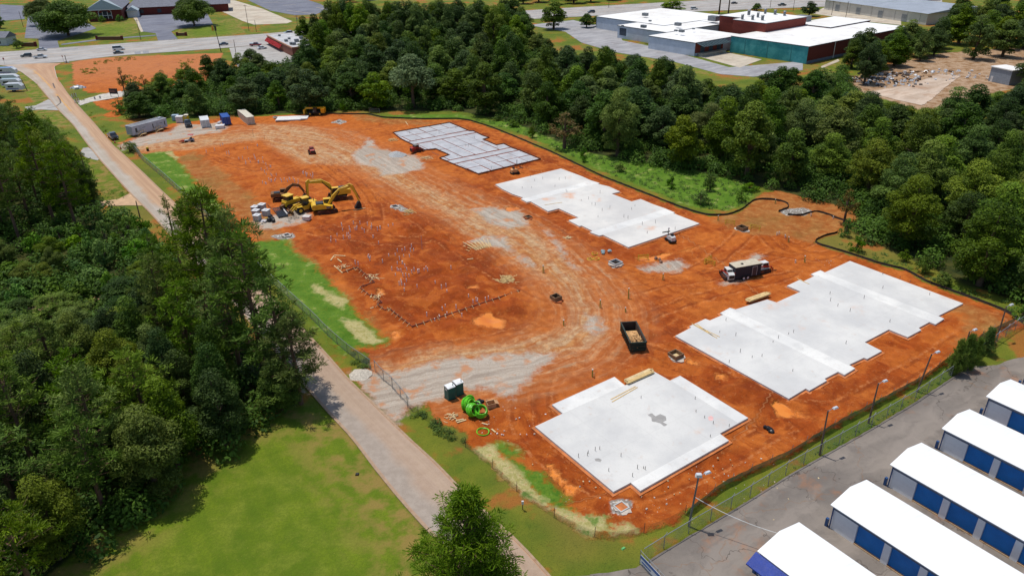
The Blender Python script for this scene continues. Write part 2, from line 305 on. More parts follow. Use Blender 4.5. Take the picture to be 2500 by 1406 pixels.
D = {k: sdf(gx, gy, [GP(p) for p in v]) for k, v in REG.items()}
slabD = sdf(gx, gy, [GP(p) for p in (SLAB2, SLAB3, SLAB4, PAD1)])
# haul road: offset across it and distance along it, for wheel ruts
HAUL = GP([(860, 970), (1000, 940), (1180, 905), (1300, 880), (1400, 845), (1450, 800), (1450, 750), (1410, 690), (1340, 625), (1240, 560), (1120, 500), (1000, 440), (900, 385), (800, 335), (660, 318), (480, 335), (300, 365)])
tu = np.full(gx.shape, 30.0); tv = np.zeros(gx.shape); best = np.full(gx.shape, 30.0**2); acc = 0
for i in range(len(HAUL)-1):
    a, b = HAUL[i], HAUL[i+1]; ex, ey = b.x-a.x, b.y-a.y; L = math.hypot(ex, ey)
    t = np.clip(((gx-a.x)*ex+(gy-a.y)*ey)/L**2, 0, 1); dx = gx-a.x-t*ex; dy = gy-a.y-t*ey; d2 = dx*dx+dy*dy
    k = d2 < best; best[k] = d2[k]; side = np.sign(ex*dy-ey*dx); tu[k] = (np.sqrt(d2)*side)[k]; tv[k] = (acc+t*L)[k]; acc += L
TRK = [[(640, 330), (760, 345), (870, 400), (960, 450), (1040, 520)], [(700, 350), (820, 420), (900, 500), (880, 560)], [(930, 470), (1050, 560), (1150, 640), (1330, 730)], [(1000, 450), (1120, 470), (1250, 520), (1360, 590)], [(1420, 640), (1560, 690), (1700, 700), (1840, 640), (1950, 600)], [(1480, 720), (1640, 700), (1760, 620), (1820, 560)], [(1500, 800), (1620, 750), (1760, 710), (1900, 680)], [(1440, 850), (1580, 890), (1740, 950), (1900, 1050)], [(1480, 860), (1640, 900), (1820, 980), (1960, 1050), (2060, 990)], [(1300, 900), (1240, 1000), (1290, 1080), (1420, 1190), (1560, 1230), (1720, 1150), (1860, 1060)], [(900, 880), (1050, 860), (1230, 830), (1370, 800)], [(960, 870), (1120, 845), (1280, 815)], [(1660, 520), (1560, 490), (1400, 415), (1330, 385)], [(480, 380), (600, 420), (700, 420), (800, 380)], [(520, 350), (640, 345), (800, 330), (920, 310)], [(1960, 1060), (2120, 960), (2260, 880), (2400, 800)], [(1850, 560), (1900, 620), (1960, 640), (2040, 620)], [(760, 560), (900, 600), (1010, 590), (1100, 560)]]
tr = np.full(gx.shape, 4.0); bt = np.full(gx.shape, 16.0)
for ln in TRK:
    for off in (0, 3.1):
        P_ = GP(ln); P_ = [P_[0]]+[x for i in range(len(P_)-1) for x in (P_[i].lerp(P_[i+1], .33), P_[i].lerp(P_[i+1], .67))]+[P_[-1]]
        for _ in range(2): P_ = [P_[0]]+[(P_[i-1]+P_[i]*2+P_[i+1])/4 for i in range(1, len(P_)-1)]+[P_[-1]]
        for a, b in zip(P_[:-1], P_[1:]):
            ax_, ay_, ex, ey = a.x+off, a.y+off*.6, b.x-a.x, b.y-a.y; L = max(.01, math.hypot(ex, ey)); kk = (gx > min(ax_, ax_+ex)-4) & (gx < max(ax_, ax_+ex)+4) & (gy > min(ay_, ay_+ey)-4) & (gy < max(ay_, ay_+ey)+4)
            X_, Y_ = gx[kk], gy[kk]; t = np.clip(((X_-ax_)*ex+(Y_-ay_)*ey)/L**2, 0, 1); dx = X_-ax_-t*ex; dy = Y_-ay_-t*ey; d2 = dx*dx+dy*dy
            c0 = bt[kk]; w_ = d2 < c0; t0 = tr[kk]; t0[w_] = (np.sqrt(d2)*np.sign(ex*dy-ey*dx))[w_]; c0[w_] = d2[w_]; tr[kk] = t0; bt[kk] = c0
relief = (vnoise(gx, gy, .09, 1)-.5)*.5+(vnoise(gx, gy, .35, 2)-.5)*.46+(vnoise(gx, gy, 1.0, 3)-.5)*.34
rut = -.10*(np.exp(-((np.abs(tu)-1.1)/.35)**2)+np.exp(-((np.abs(tu-3)-1.1)/.35)**2))
amt = np.clip((D['dirt']-.8)/3, 0, 1)*np.clip((-slabD-.2)/1.2, 0, 1)
wav = vnoise(gx*AX.x+gy*AX.y, (gx*BX.x+gy*BX.y)*6, .09, 8)
gz = amt*(relief*(1+.7*np.clip(D['wet']/3, 0, 1))-.12+rut+.10*(wav-.5))
BERM = [((2400, 790), 6, 1.0), ((2330, 830), 5, .7), ((1235, 1130), 2.2, .5), ((1100, 795), 3, .45), ((1290, 740), 4, .4), ((700, 445), 5, .5), ((835, 452), 3, .5), ((1560, 625), 4, .5), ((1075, 640), 3, .5), ((1090, 385), 2.5, .5), ((1220, 490), 4, .4), ((1420, 590), 4, .5)]
for (px, r, h) in BERM:
    g = G(*px); gz += h*np.exp(-((gx-g.x)**2+(gy-g.y)**2)/r**2)*np.clip((-slabD-.2)/1.5, 0, 1)
gz = np.where(D['puddle'] > -.6, np.minimum(gz, -.05), gz)
gz = np.minimum(gz, 1.2)
grassrel = (vnoise(gx, gy, .6, 5)-.5)*.10
gz += np.clip((-D['dirt']-1)/2, 0, 1)*(grassrel-.06)
def ground_material():
    t = NT('ground'); P = t.pos(); s = t.sep(P)
    nb = t.noise(P, .022, 3, .5); n1 = t.noise(P, .07, 4, .6); n2 = t.noise(P, .32, 4, .6); n3 = t.noise(P, 1.5, 4, .65); n4 = t.noise(P, 7, 3, .7)
    ca, sa = math.cos(SITE_YAW), math.sin(SITE_YAW)
    u = t.math('ADD', t.math('MULTIPLY', s[0], ca), t.math('MULTIPLY', s[1], sa)); v = t.math('ADD', t.math('MULTIPLY', s[0], -sa), t.math('MULTIPLY', s[1], ca))
    wob = t.math('MULTIPLY', n1, 5.0)
    st1 = t.noise(t.comb(t.math('MULTIPLY', u, .07), t.math('ADD', t.math('MULTIPLY', v, .75), wob)), 1.0, 4, .65)
    st2 = t.noise(t.comb(t.math('ADD', t.math('MULTIPLY', u, .7), wob), t.math('MULTIPLY', v, .08)), 1.0, 4, .65)
    tU, tV = t.attr('tu'), t.attr('tv')
    st3 = t.noise(t.comb(t.math('MULTIPLY', tV, .035), t.math('ADD', t.math('MULTIPLY', tU, .9), t.math('MULTIPLY', n2, 1.2))), 1.0, 5, .7)
    onroad = t.ramp(t.math('ABSOLUTE', tU), 4.5, 13, 1, 0)
    edge = t.math('ADD', t.math('MULTIPLY', t.math('SUBTRACT', n2, .5), 4.5), t.math('MULTIPLY', t.math('SUBTRACT', n3, .5), 2.2))
    def M(name, amp=1.0, soft=.35, off=0.0):
        return t.ramp(t.math('ADD', t.math('MULTIPLY_ADD', edge, amp, off), t.attr(name)), -soft, soft)
    # rough grass
    g = t.mix(t.ramp(n1, .32, .68), lin(92, 112, 28), lin(132, 132, 40))
    g = t.mix(t.ramp(n2, .45, .75, 0, .7), g, lin(78, 106, 24))
    g = t.mix(t.ramp(nb, .52, .62, 0, .5), g, lin(150, 122, 62))
    g = t.mix(t.ramp(t.math('ADD', n1, t.math('MULTIPLY', n2, .35)), .70, .80, 0, .75), g, lin(176, 100, 48))
    g = t.mix(t.ramp(n4, .5, .72, 0, .55), g, lin(52, 66, 20))
    col = g
    wf = t.mix(t.ramp(n2, .35, .7), lin(44, 56, 22), lin(84, 84, 36))
    wf = t.mix(t.ramp(n3, .5, .75, 0, .8), wf, lin(40, 60, 18))
    col = t.mix(M('wood', .8, .8), col, wf)
    lw = t.mix(t.ramp(n1, .35, .65), lin(118, 136, 28), lin(92, 116, 20)); mow = t.math('SINE', t.math('MULTIPLY', t.math('ADD', v, t.math('MULTIPLY', n1, 2.5)), 2.4)); lw = t.mix(t.ramp(mow, -.4, .4, 0, .2), lw, lin(72, 104, 18))
    lw = t.mix(t.ramp(n2, .42, .72, 0, .7), lw, lin(134, 146, 46))
    lw = t.mix(t.ramp(st2, .5, .72, 0, .35), lw, lin(88, 114, 18))
    n5 = t.noise(P, 3.2, 5, .8); lw = t.mix(t.ramp(n5, .42, .62, 0, .55), lw, lin(78, 100, 14)); lw = t.mix(t.ramp(n5, .56, .72, 0, .5), lw, lin(168, 172, 66))
    lw = t.mix(t.math('MULTIPLY', t.ramp(t.attr('lawn'), 1.0, 11.0, 1, 0), t.ramp(n2, .4, .62)), lw, lin(150, 128, 66))
    col = t.mix(M('lawn', .25, .5), col, lw)
    # red clay
    d = t.mix(t.ramp(n1, .36, .64), lin(188, 86, 38), lin(214, 116, 56))
    d = t.mix(t.ramp(st1, .44, .66, 0, .75), d, lin(160, 66, 26))
    d = t.mix(t.ramp(st2, .50, .70, 0, .6), d, lin(226, 128, 68))
    d = t.mix(t.ramp(nb, .48, .62, 0, .45), d, lin(190, 96, 36))
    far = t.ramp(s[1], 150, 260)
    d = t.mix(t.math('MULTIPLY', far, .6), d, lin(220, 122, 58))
    pn = t.noise(P, .13, 6, .62, .6); d = t.mix(t.ramp(pn, .50, .545, 0, .6), d, lin(224, 124, 60)); d = t.mix(t.ramp(pn, .37, .425, .65, 0), d, lin(148, 60, 24))
    wet = t.math('MULTIPLY', M('wet', 2.2, 3.0), t.ramp(n2, .25, .6, .55, 1))
    wd = t.mix(t.ramp(st1, .4, .65), lin(156, 64, 26), lin(190, 86, 38)); wd = t.mix(t.ramp(n1, .5, .62, 0, .7), wd, lin(136, 54, 24))
    wd = t.mix(t.ramp(pn, .535, .575, 0, .75), wd, lin(208, 108, 52)); wd = t.mix(t.ramp(pn, .40, .45, .7, 0), wd, lin(132, 52, 22))
    d = t.mix(wet, d, wd)
    d = t.mix(t.ramp(t.math('MULTIPLY_ADD', n2, .6, t.math('MULTIPLY', n1, .5)), .60, .72, 0, .55), d, lin(150, 58, 24)); d = t.mix(t.ramp(n3, .46, .70, 0, .5), d, lin(134, 54, 24))
    tk = t.math('ABSOLUTE', t.attr('tr')); tk = t.math('MULTIPLY', t.ramp(t.math('ABSOLUTE', t.math('SUBTRACT', tk, .95)), .16, .42, 1, 0), t.ramp(n2, .35, .6)); d = t.mix(t.math('MULTIPLY', tk, .6), d, lin(132, 56, 26))
    tl = t.math('ABSOLUTE', t.attr('tr')); d = t.mix(t.math('MULTIPLY', t.ramp(t.math('ABSOLUTE', t.math('SUBTRACT', tl, 1.5)), .1, .4, 1, 0), t.ramp(n3, .4, .65, 0, .5)), d, lin(224, 146, 96))
    d = t.mix(t.ramp(n4, .56, .74, 0, .5), d, lin(118, 46, 22))
    d = t.mix(t.ramp(t.noise(P, 3.2, 2, .5), .66, .74, 0, .55), d, lin(230, 160, 112))
    rd = t.mix(t.ramp(st3, .40, .62), lin(196, 112, 66), lin(216, 146, 100)); rd = t.mix(t.ramp(t.math('MULTIPLY_ADD', n2, .5, t.math('MULTIPLY', st3, .6)), .56, .72, 0, .75), rd, lin(204, 172, 138))
    d = t.mix(t.math('MULTIPLY', onroad, t.ramp(n2, .2, .6, .35, .9)), d, rd)
    tn = t.mix(t.ramp(st3, .36, .64), lin(208, 146, 94), lin(218, 188, 150)); tn = t.mix(t.ramp(n2, .45, .65, 0, .7), tn, lin(186, 100, 52)); tn = t.mix(t.ramp(n4, .5, .7, 0, .5), tn, lin(150, 104, 62))
    d = t.mix(t.math('MULTIPLY', M('tan', 1.6, 2.2), .88), d, tn)
    br = t.mix(t.ramp(n2, .35, .65), lin(172, 100, 52), lin(190, 132, 78)); br = t.mix(t.ramp(n1, .5, .68, 0, .65), br, lin(140, 122, 66)); br = t.mix(t.ramp(n4, .5, .7, 0, .45), br, lin(112, 76, 36))
    d = t.mix(t.math('MULTIPLY', M('brown', 1.2, 1.5), .9), d, br)
    cl = t.noise(P, .75, 7, .78); d = t.mix(t.ramp(cl, .44, .58, .34, 0), d, lin(136, 54, 22)); d = t.mix(t.ramp(cl, .55, .70, 0, .45), d, lin(232, 150, 92))  # clod speckle: clod shadows and bright spots painted into the clay by noise
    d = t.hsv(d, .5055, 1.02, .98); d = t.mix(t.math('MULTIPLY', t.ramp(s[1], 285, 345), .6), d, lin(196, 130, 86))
    col = t.mix(M('dirt', .8, .45), col, d)
    ty = t.mix(t.ramp(n2, .4, .65), lin(190, 160, 130), lin(150, 112, 74)); ty = t.mix(t.ramp(n3, .5, .7, 0, .6), ty, lin(112, 88, 58))
    col = t.mix(M('tanyard', .9, .6), col, ty)
    gr = t.mix(t.ramp(st3, .4, .6), lin(206, 196, 180), lin(176, 166, 152)); gr = t.mix(t.ramp(n4, .45, .7, 0, .7), gr, lin(150, 132, 112)); gr = t.mix(t.ramp(n2, .52, .68, 0, .8), gr, lin(206, 140, 92))
    col = t.mix(t.math('MULTIPLY', M('gravel', 1.0, .9), .92), col, gr)
    rr = t.mix(t.ramp(t.vor(P, 2.2), .1, .5), lin(226, 224, 218), lin(150, 142, 132))
    col = t.mix(M('riprap', .35, .15), col, rr)
    bgc = t.mix(t.ramp(n2, .3, .7), lin(86, 122, 26), lin(110, 142, 42)); bgc = t.mix(t.ramp(n3, .48, .7, 0, .6), bgc, lin(50, 104, 22)); bgc = t.mix(t.ramp(n4, .5, .75, 0, .6), bgc, lin(44, 92, 18))
    bgc = t.mix(t.ramp(t.math('ADD', n2, t.math('MULTIPLY', n3, .3)), .72, .82, 0, .5), bgc, lin(186, 178, 112))
    col = t.mix(t.math('MULTIPLY', M('bgrass', 1.0, .9), t.ramp(n3, .24, .42, .7, 1)), col, bgc)
    sw = t.mix(t.ramp(n3, .35, .65), lin(206, 192, 138), lin(172, 164, 98)); sw = t.mix(t.ramp(n2, .56, .68, 0, .85), sw, lin(86, 128, 40)); sw = t.mix(t.ramp(n4, .5, .7, 0, .5), sw, lin(140, 118, 70))
    col = t.mix(t.math('MULTIPLY', M('straw', .8, .5), t.ramp(n3, .2, .45)), col, sw)
    pd = M('puddle', .6, .45)
    col = t.mix(pd, col, t.mix(t.ramp(n2, .35, .6), lin(222, 122, 40), lin(234, 140, 56)))
    isg = t.math('SUBTRACT', 1.0, M('dirt', .8, .45))
    h = t.math('ADD', t.math('MULTIPLY', n3, .6), t.math('MULTIPLY', n4, .35)); h = t.math('MULTIPLY', h, t.math('SUBTRACT', 1.0, pd))
    b = t.bump(h, .95, .32)
    b = t.bump(t.math('MULTIPLY', t.math('ADD', st1, st3), t.math('SUBTRACT', 1.0, t.math('MAXIMUM', isg, pd))), .55, .25, b)
    return t.done(t.pbr(col, t.math('SUBTRACT', .95, t.math('MULTIPLY', pd, .7)), 0, b, .2))
GROUND = ground_material()
def build_ground():
    quads = np.arange(NX*NY).reshape(NY, NX)
    q = np.stack([quads[:-1, :-1], quads[:-1, 1:], quads[1:, 1:], quads[1:, :-1]], -1).reshape(-1, 4)
    c = q[:, 0]
    cls = np.zeros(len(q), int)
    cls[D['lawn'][c] > 0] = 1
    cls[(D['dirt'][c] > 0) & (D['bgrass'][c] <= 0)] = 2
    cls[(D['gravel'][c] > .4) & (D['dirt'][c] > -2)] = 3
    cls[(D['bgrass'][c] > 0)] = 4
    cls[(D['puddle'][c] > 0)] = 5
    V = np.stack([gx, gy, gz], -1)
    for k, name in enumerate(['grass_ground', 'lawn', 'clay_ground', 'gravel_ground', 'seeded_grass_ground', 'puddle_water']):
        f = q[cls == k]; used, inv = np.unique(f, return_inverse=True)
        me = bpy.data.meshes.new(name); nf = len(f)
        me.vertices.add(len(used)); me.vertices.foreach_set('co', V[used].astype(np.float32).ravel())
        me.loops.add(nf*4); me.loops.foreach_set('vertex_index', inv.ravel().astype(np.int32))
        me.polygons.add(nf); me.polygons.foreach_set('loop_start', np.arange(0, nf*4, 4, dtype=np.int32))
        me.update(calc_edges=True)
        for an, av in list(D.items())+[('tu', tu), ('tv', tv), ('tr', tr)]:
            me.attributes.new(an, 'FLOAT', 'POINT').data.foreach_set('value', av[used].astype(np.float32))
        me.polygons.foreach_set('use_smooth', [True]*nf)
        me.materials.append(GROUND); me.validate()
        o = bpy.data.objects.new(name, me); COL.objects.link(o); tag(o, kind='structure')
build_ground()
def gz_at(x, y):
    i = int(np.clip(np.searchsorted(xs, x)-1, 0, NX-2)); j = int(np.clip(np.searchsorted(ys, y)-1, 0, NY-2))
    fx = (x-xs[i])/(xs[i+1]-xs[i]); fy = (y-ys[j])/(ys[j+1]-ys[j]); Z = gz.reshape(NY, NX)
    return float((Z[j, i]*(1-fx)+Z[j, i+1]*fx)*(1-fy)+(Z[j+1, i]*(1-fx)+Z[j+1, i+1]*fx)*fy)
def GG(px, py):
    g = G(px, py); g.z = gz_at(g.x, g.y); return g
# ------------------------------------------------------------------ paved sheets
def sheet(name, px, mat, z=.03, jit=.12, step=1.2, world=False, seed=1):
    P = [Vector((p[0], p[1], 0)) for p in px] if world else GP(px); r = random.Random(seed); out = []
    for i, a in enumerate(P):
        b = P[(i+1) % len(P)]; L = (b-a).length; n = max(1, min(60, int(L/step)))
        for k in range(n):
            q = a.lerp(b, k/n)
            if k and jit: q = q+Vector((r.uniform(-jit, jit), r.uniform(-jit, jit), 0))
            out.append(q)
    mb = MB(); mb.prism([(p.x, p.y) for p in out], z-.25, z, bottom=False); o = mb.build(name, mat); return tag(o, kind='structure')
def strip_mesh(name, left, right, mat, z=.04, sub=6, across=4):
    """road between two pixel edges; UV x runs across it, y along it in metres"""
    L = GP(left); Rr = GP(right); rows = []; dist = 0
    def resample(P, n):
        d = [0]
        for i in range(len(P)-1): d.append(d[-1]+(P[i+1]-P[i]).length)
        out = []
        for k in range(n):
            s = d[-1]*k/(n-1); i = max(j for j in range(len(P)-1) if d[j] <= s+1e-9); out.append(P[i].lerp(P[i+1], (s-d[i])/max(1e-6, d[i+1]-d[i])))
        return out
    n = len(L)*sub; L = resample(L, n); Rr = resample(Rr, n); v = []; uv = []
    for i in range(n):
        if i: dist += ((L[i]+Rr[i])/2-(L[i-1]+Rr[i-1])/2).length
        for k in range(across+1):
            p = L[i].lerp(Rr[i], k/across); v.append((p.x, p.y, z)); uv.append((k/across, dist))
    f = [(i*(across+1)+k, i*(across+1)+k+1, (i+1)*(across+1)+k+1, (i+1)*(across+1)+k) for i in range(n-1) for k in range(across)]
    a, b, c = Vector(v[f[0][0]]), Vector(v[f[0][1]]), Vector(v[f[0][2]])
    if (b-a).cross(c-b).z < 0: f = [q[::-1] for q in f]
    me = bpy.data.meshes.new(name); me.from_pydata(v, [], f); ul = me.uv_layers.new(name='UVMap')
    for lp in me.loops: ul.data[lp.index].uv = uv[lp.vertex_index]
    me.materials.append(mat); o = bpy.data.objects.new(name, me); COL.objects.link(o); return tag(o, kind='structure'), L, Rr
def kerb(name, pts, w=.35, h=.1, mat=None):
    """a low kerb along world points"""
    mb = MB(); P = [Vector((p[0], p[1], 0)) for p in pts]; off = []
    for i, p in enumerate(P):
        d = (P[min(i+1, len(P)-1)]-P[max(0, i-1)]); d.normalize(); off.append(Vector((-d.y, d.x, 0))*w/2)
    v = []
    for p, o in zip(P, off): v += [p-o+Vector((0, 0, -.1)), p-o+Vector((0, 0, h)), p+o+Vector((0, 0, h)), p+o+Vector((0, 0, -.1))]
    f = []
    for i in range(len(P)-1):
        for k in range(3): f.append((i*4+k, i*4+k+1, i*4+k+5, i*4+k+4))
    mb.add(v, f); return tag(mb.build(name, mat), kind='structure')
def road_mat():
    t = NT('local_road'); uv = t.sep(t.uv()); P = t.pos(); n1 = t.noise(P, .12, 4, .6); n2 = t.noise(P, .8, 4, .6); n3 = t.noise(P, 9, 2, .6)
    st = t.noise(t.comb(t.math('MULTIPLY', uv[0], 9), t.math('MULTIPLY', uv[1], .03)), 1, 4, .6)
    c = t.mix(t.ramp(n1, .35, .65), lin(190, 178, 162), lin(176, 162, 146)); nr = t.ramp(uv[1], 230, 300); c = t.mix(t.ramp(st, .45, .65, 0, .6), c, lin(196, 186, 174))
    w = t.math('ADD', uv[0], t.math('MULTIPLY', t.math('SUBTRACT', n1, .5), .5))
    c = t.mix(nr, c, t.mix(t.ramp(n2, .35, .65), lin(176, 162, 148), lin(164, 150, 136)))
    dust = t.math('MULTIPLY', t.ramp(w, .3, .56), t.ramp(uv[1], 250, 340, .95, .45))
    dc = t.mix(t.ramp(st, .35, .65), lin(202, 166, 132), lin(184, 146, 114)); c = t.mix(dust, c, dc)
    c = t.mix(t.ramp(n3, .5, .75, 0, .25), c, lin(110, 98, 88)); c = t.mix(t.ramp(t.math('ABSOLUTE', t.math('SUBTRACT', uv[0], .5)), .44, .5, 0, .75), c, lin(200, 140, 98))
    wide = t.ramp(t.math('ADD', uv[1], t.math('MULTIPLY', n2, 8)), 88, 110, 1, 0); c = t.mix(t.math('MULTIPLY', wide, t.ramp(n2, .3, .6, .0, .12)), c, lin(206, 140, 96))
    return t.done(t.pbr(c, .9, 0, t.bump(n3, .25, .03), .25))
def asphalt(name, a, b, rust=.0, cracks=0.0, dust=None, sc=1.0):
    t = NT(name); P = t.pos(); n1 = t.noise(P, .09, 5, .6); n2 = t.noise(P, .5, 4, .65); n3 = t.noise(P, 8, 2, .6)
    s = t.sep(P); u = t.math('ADD', t.math('MULTIPLY', s[0], BX.x), t.math('MULTIPLY', s[1], BX.y)); v = t.math('ADD', t.math('MULTIPLY', s[0], AX.x), t.math('MULTIPLY', s[1], AX.y))
    c = t.mix(t.ramp(n1, .34, .66), lin(*a), lin(*b)); c = t.mix(t.ramp(n2, .45, .75, 0, .4), c, tuple(x*.7 for x in lin(*b)[:3])+(1,)); c = t.mix(t.ramp(n3, .5, .78, 0, .3), c, tuple(x*.5 for x in lin(*a)[:3])+(1,))
    lane = t.noise(t.comb(t.math('MULTIPLY', u, .05), t.math('ADD', t.math('MULTIPLY', v, .35), t.math('MULTIPLY', n1, 3))), 1, 3, .6); c = t.mix(t.ramp(lane, .42, .66, 0, .6), c, tuple(min(1, x*1.28) for x in lin(*a)[:3])+(1,))
    if rust: c = t.mix(t.ramp(t.math('ADD', n1, t.math('MULTIPLY', n2, .4)), .74, .92, 0, rust), c, lin(178, 124, 86))
    if dust is not None: c = t.mix(t.ramp(n2, .5, .7, 0, .6), c, lin(*dust))
    nrm = None
    if cracks:
        w = t.comb(t.math('ADD', u, t.math('MULTIPLY', t.noise(P, .35, 3, .6), 5)), t.math('ADD', v, t.math('MULTIPLY', t.noise(P, .3, 3, .6), 5)))
        e = t.vor(w, .13, 'DISTANCE_TO_EDGE'); k = t.math('MULTIPLY', t.ramp(e, .002, .009, 1, 0), t.ramp(n1, .4, .55)); c = t.mix(t.math('MULTIPLY', k, cracks), c, lin(70, 62, 56))
        e2 = t.vor(w, .034, 'DISTANCE_TO_EDGE'); c = t.mix(t.math('MULTIPLY', t.ramp(e2, .001, .005, 1, 0), .32), c, lin(142, 104, 70))
    return t.done(t.pbr(c, .88, 0, t.bump(n3, .3, .03), .25))
ASPH_LOT = asphalt('storage_lot_asphalt', (142, 132, 122), (114, 107, 101), .6, .7)
ASPH_HWY = asphalt('highway_pavement', (180, 175, 169), (162, 157, 152), .1)
ASPH_PARK = asphalt('parking_asphalt', (128, 130, 140), (108, 110, 122), .0, .25)
ASPH_PALE = asphalt('pale_pavement', (182, 178, 172), (164, 160, 154), .1)
CONC_OLD = asphalt('old_concrete_pad', (204, 192, 172), (186, 172, 152), .25)
KERBM = paint('kerb_concrete', (198, 184, 166), .9, dirt=.35)
RED_KERB = paint('stained_kerb', (176, 148, 120), .9, dirt=.22, dcol=(160, 110, 76))
YEL = paint('yellow_line_paint', (226, 168, 72), .8, var=.2)
WHT = paint('white_line_paint', (225, 225, 225), .8, var=.1)
ROAD_L = [(-40, 155), (20, 163), (54, 177), (87, 202), (120, 241), (143, 269), (179, 305), (212, 350), (242, 388), (320, 474), (365, 518), (460, 622), (560, 730), (650, 830), (735, 930), (800, 1004), (860, 1068), (912, 1138), (960, 1198), (1015, 1262), (1080, 1330), (1165, 1420), (1260, 1530)]
ROAD_R = [(150, 155), (132, 164), (138, 189), (164, 228), (191, 259), (230, 302), (279, 359), (294, 371), (350, 423), (394, 466), (430, 500), (560, 630), (690, 756), (730, 793), (800, 868), (850, 926), (914, 988), (970, 1043), (1002, 1074), (1066, 1132), (1136, 1206), (1266, 1323), (1342, 1406), (1440, 1520)]
rd, RL, RR = strip_mesh('local_road', ROAD_L, ROAD_R, road_mat(), .05)
kerb('road_kerb', [(p.x, p.y) for p in RR[18:]], .3, .09, RED_KERB)
kerb('road_kerb', [(p.x, p.y) for p in RL[26:]], .3, .09, RED_KERB)
kerb('road_kerb', [(p.x, p.y) for p in RL[8:26]], .3, .12, KERBM)
kerb('road_kerb', [(p.x, p.y) for p in RR[3:16]], .3, .12, KERBM)
sheet('side_street', [(88, 258), (118, 243), (150, 260), (150, 275), (143, 270), (100, 268), (70, 270), (60, 262)], ASPH_PALE, .035)
sheet('driveway', [(202, 362), (216, 360), (246, 386), (238, 392), (214, 386), (196, 376)], ASPH_PALE, .035)
sheet('driveway', [(318, 472), (335, 486), (352, 502), (300, 502), (240, 503), (246, 492), (290, 486)], paint('tan_drive', (206, 170, 132), .9, var=.2, scale=.4), .035)
sheet('track', [(60, 752), (150, 738), (250, 718), (255, 730), (160, 748), (70, 764)], paint('tan_drive', (206, 170, 132)), .05, .3)
sheet('gravel_drive', [(188, 248), (250, 230), (300, 222), (330, 228), (290, 238), (220, 250), (196, 258)], paint('pale_gravel', (204, 196, 184), .95, var=.25, scale=.6), .035, .3)
def line_marks(name, segs, mat, w=.12, z=.075):
    mb = MB()
    for a, b in segs:
        p, q = (G(*a), G(*b)) if not hasattr(a, 'x') else (a, b)
        d = (q-p); d.z = 0; d.normalize(); o = Vector((-d.y, d.x, 0))*w/2
        mb.add([(p.x-o.x, p.y-o.y, z), (q.x-o.x, q.y-o.y, z), (q.x+o.x, q.y+o.y, z), (p.x+o.x, p.y+o.y, z)], [(0, 1, 2, 3)])
    return tag(mb.build(name, mat), kind='structure')
def midline(i0, i1, off=.5):
    return [((RL[i].lerp(RR[i], off)), (RL[i+1].lerp(RR[i+1], off))) for i in range(i0, i1)]
line_marks('centre_line', midline(9, 26, .47)+midline(9, 26, .51), YEL, .16, .058)
line_marks('centre_line', midline(31, 43, .47)+midline(31, 43, .51), YEL, .16, .058)
line_marks('skid_mark', [((140, 235), (147, 245)), ((147, 245), (148, 252)), ((148, 252), (138, 260)), ((138, 260), (115, 265)), ((129, 204), (134, 216))], paint('rubber_mark', (110, 98, 90), .9), .5, .062)
# highway, and what lies along it
HW_T = [(-260, 150), (0, 128), (64, 124), (154, 117), (381, 101), (640, 84), (717, 77), (1000, 50), (1250, 29), (1406, 19), (1692, 3), (1900, -6), (2300, -22)]
HW_B = [(-260, 176), (0, 160), (150, 153), (282, 137), (512, 121), (640, 110), (740, 100), (1000, 70), (1302, 47), (1463, 39), (1705, 29), (1900, 21), (2300, 8)]
hw, HL, HR = strip_mesh('highway', HW_T, HW_B, ASPH_HWY, .06, 5)
kerb('highway_kerb', [(p.x, p.y) for p in HL], .5, .12, KERBM)
kerb('highway_kerb', [(p.x, p.y) for p in HR[13:]], .5, .12, KERBM)
line_marks('lane_line', [(HL[i].lerp(HR[i], k), HL[i].lerp(HR[i], k).lerp(HL[i+1].lerp(HR[i+1], k), .4)) for i in range(0, len(HL)-1) for k in (.22, .78)], WHT, .22, .075)
line_marks('turn_lane_line', [(HL[i].lerp(HR[i], k), HL[i+1].lerp(HR[i+1], k)) for i in range(0, len(HL)-1) for k in (.41, .59)], YEL, .2, .075)
sheet('drain_grate_ground', [(328, 127), (343, 126), (344, 132), (329, 133)], paint('patched_asphalt', (150, 150, 152), .9), .07, 0)
sheet('drain_grate_ground', [(348, 126), (363, 125), (364, 130), (350, 131)], paint('patched_asphalt', (150, 150, 152), .9), .07, 0)
sheet('patched_ground', [(150, 122), (190, 119), (190, 121), (150, 125)], paint('patched_asphalt', (150, 150, 152), .9), .07, 0)
sheet('church_parking', [(325, 27), (500, 22), (520, 60), (430, 72), (418, 78), (434, 96), (386, 101), (380, 82), (350, 78), (336, 46)], ASPH_PARK, .04, 0)
sheet('church_parking', [(60, 94), (68, 42), (110, 30), (170, 30), (235, 70), (140, 100), (145, 118), (96, 122), (94, 95)], ASPH_PARK, .04, 0)
sheet('church_parking', [(0, 12), (60, 15), (60, 47), (0, 52)], ASPH_PARK, .042, 0)
line_marks('parking_bay_line', [((335+i*.9, 28+i*5.2), (362+i*1.4, 27+i*5.2)) for i in range(10)]+[((408+i*2.4, 26+i*4.6), (440+i*2.4, 25+i*4.2)) for i in range(9)]+[((60+1.2*(9-i), 92-i*5.4), (93+1.2*(9-i), 91-i*5.4)) for i in range(9)]+[((430, 30), (456, 64))], WHT, .12, .046)
sheet('footpath', [(312, 28), (322, 27), (336, 46), (350, 78), (344, 79), (330, 50)], CONC_OLD, .04, 0)
sheet('footpath', [(150, 108), (240, 96), (380, 86), (380, 88), (240, 99), (150, 111)], ASPH_PARK, .04, 0)
sheet('concrete_pad_ground', [(495, 2), (560, -2), (640, 22), (714, 53), (700, 58), (620, 61), (592, 52), (540, 28)], CONC_OLD, .04, .1)
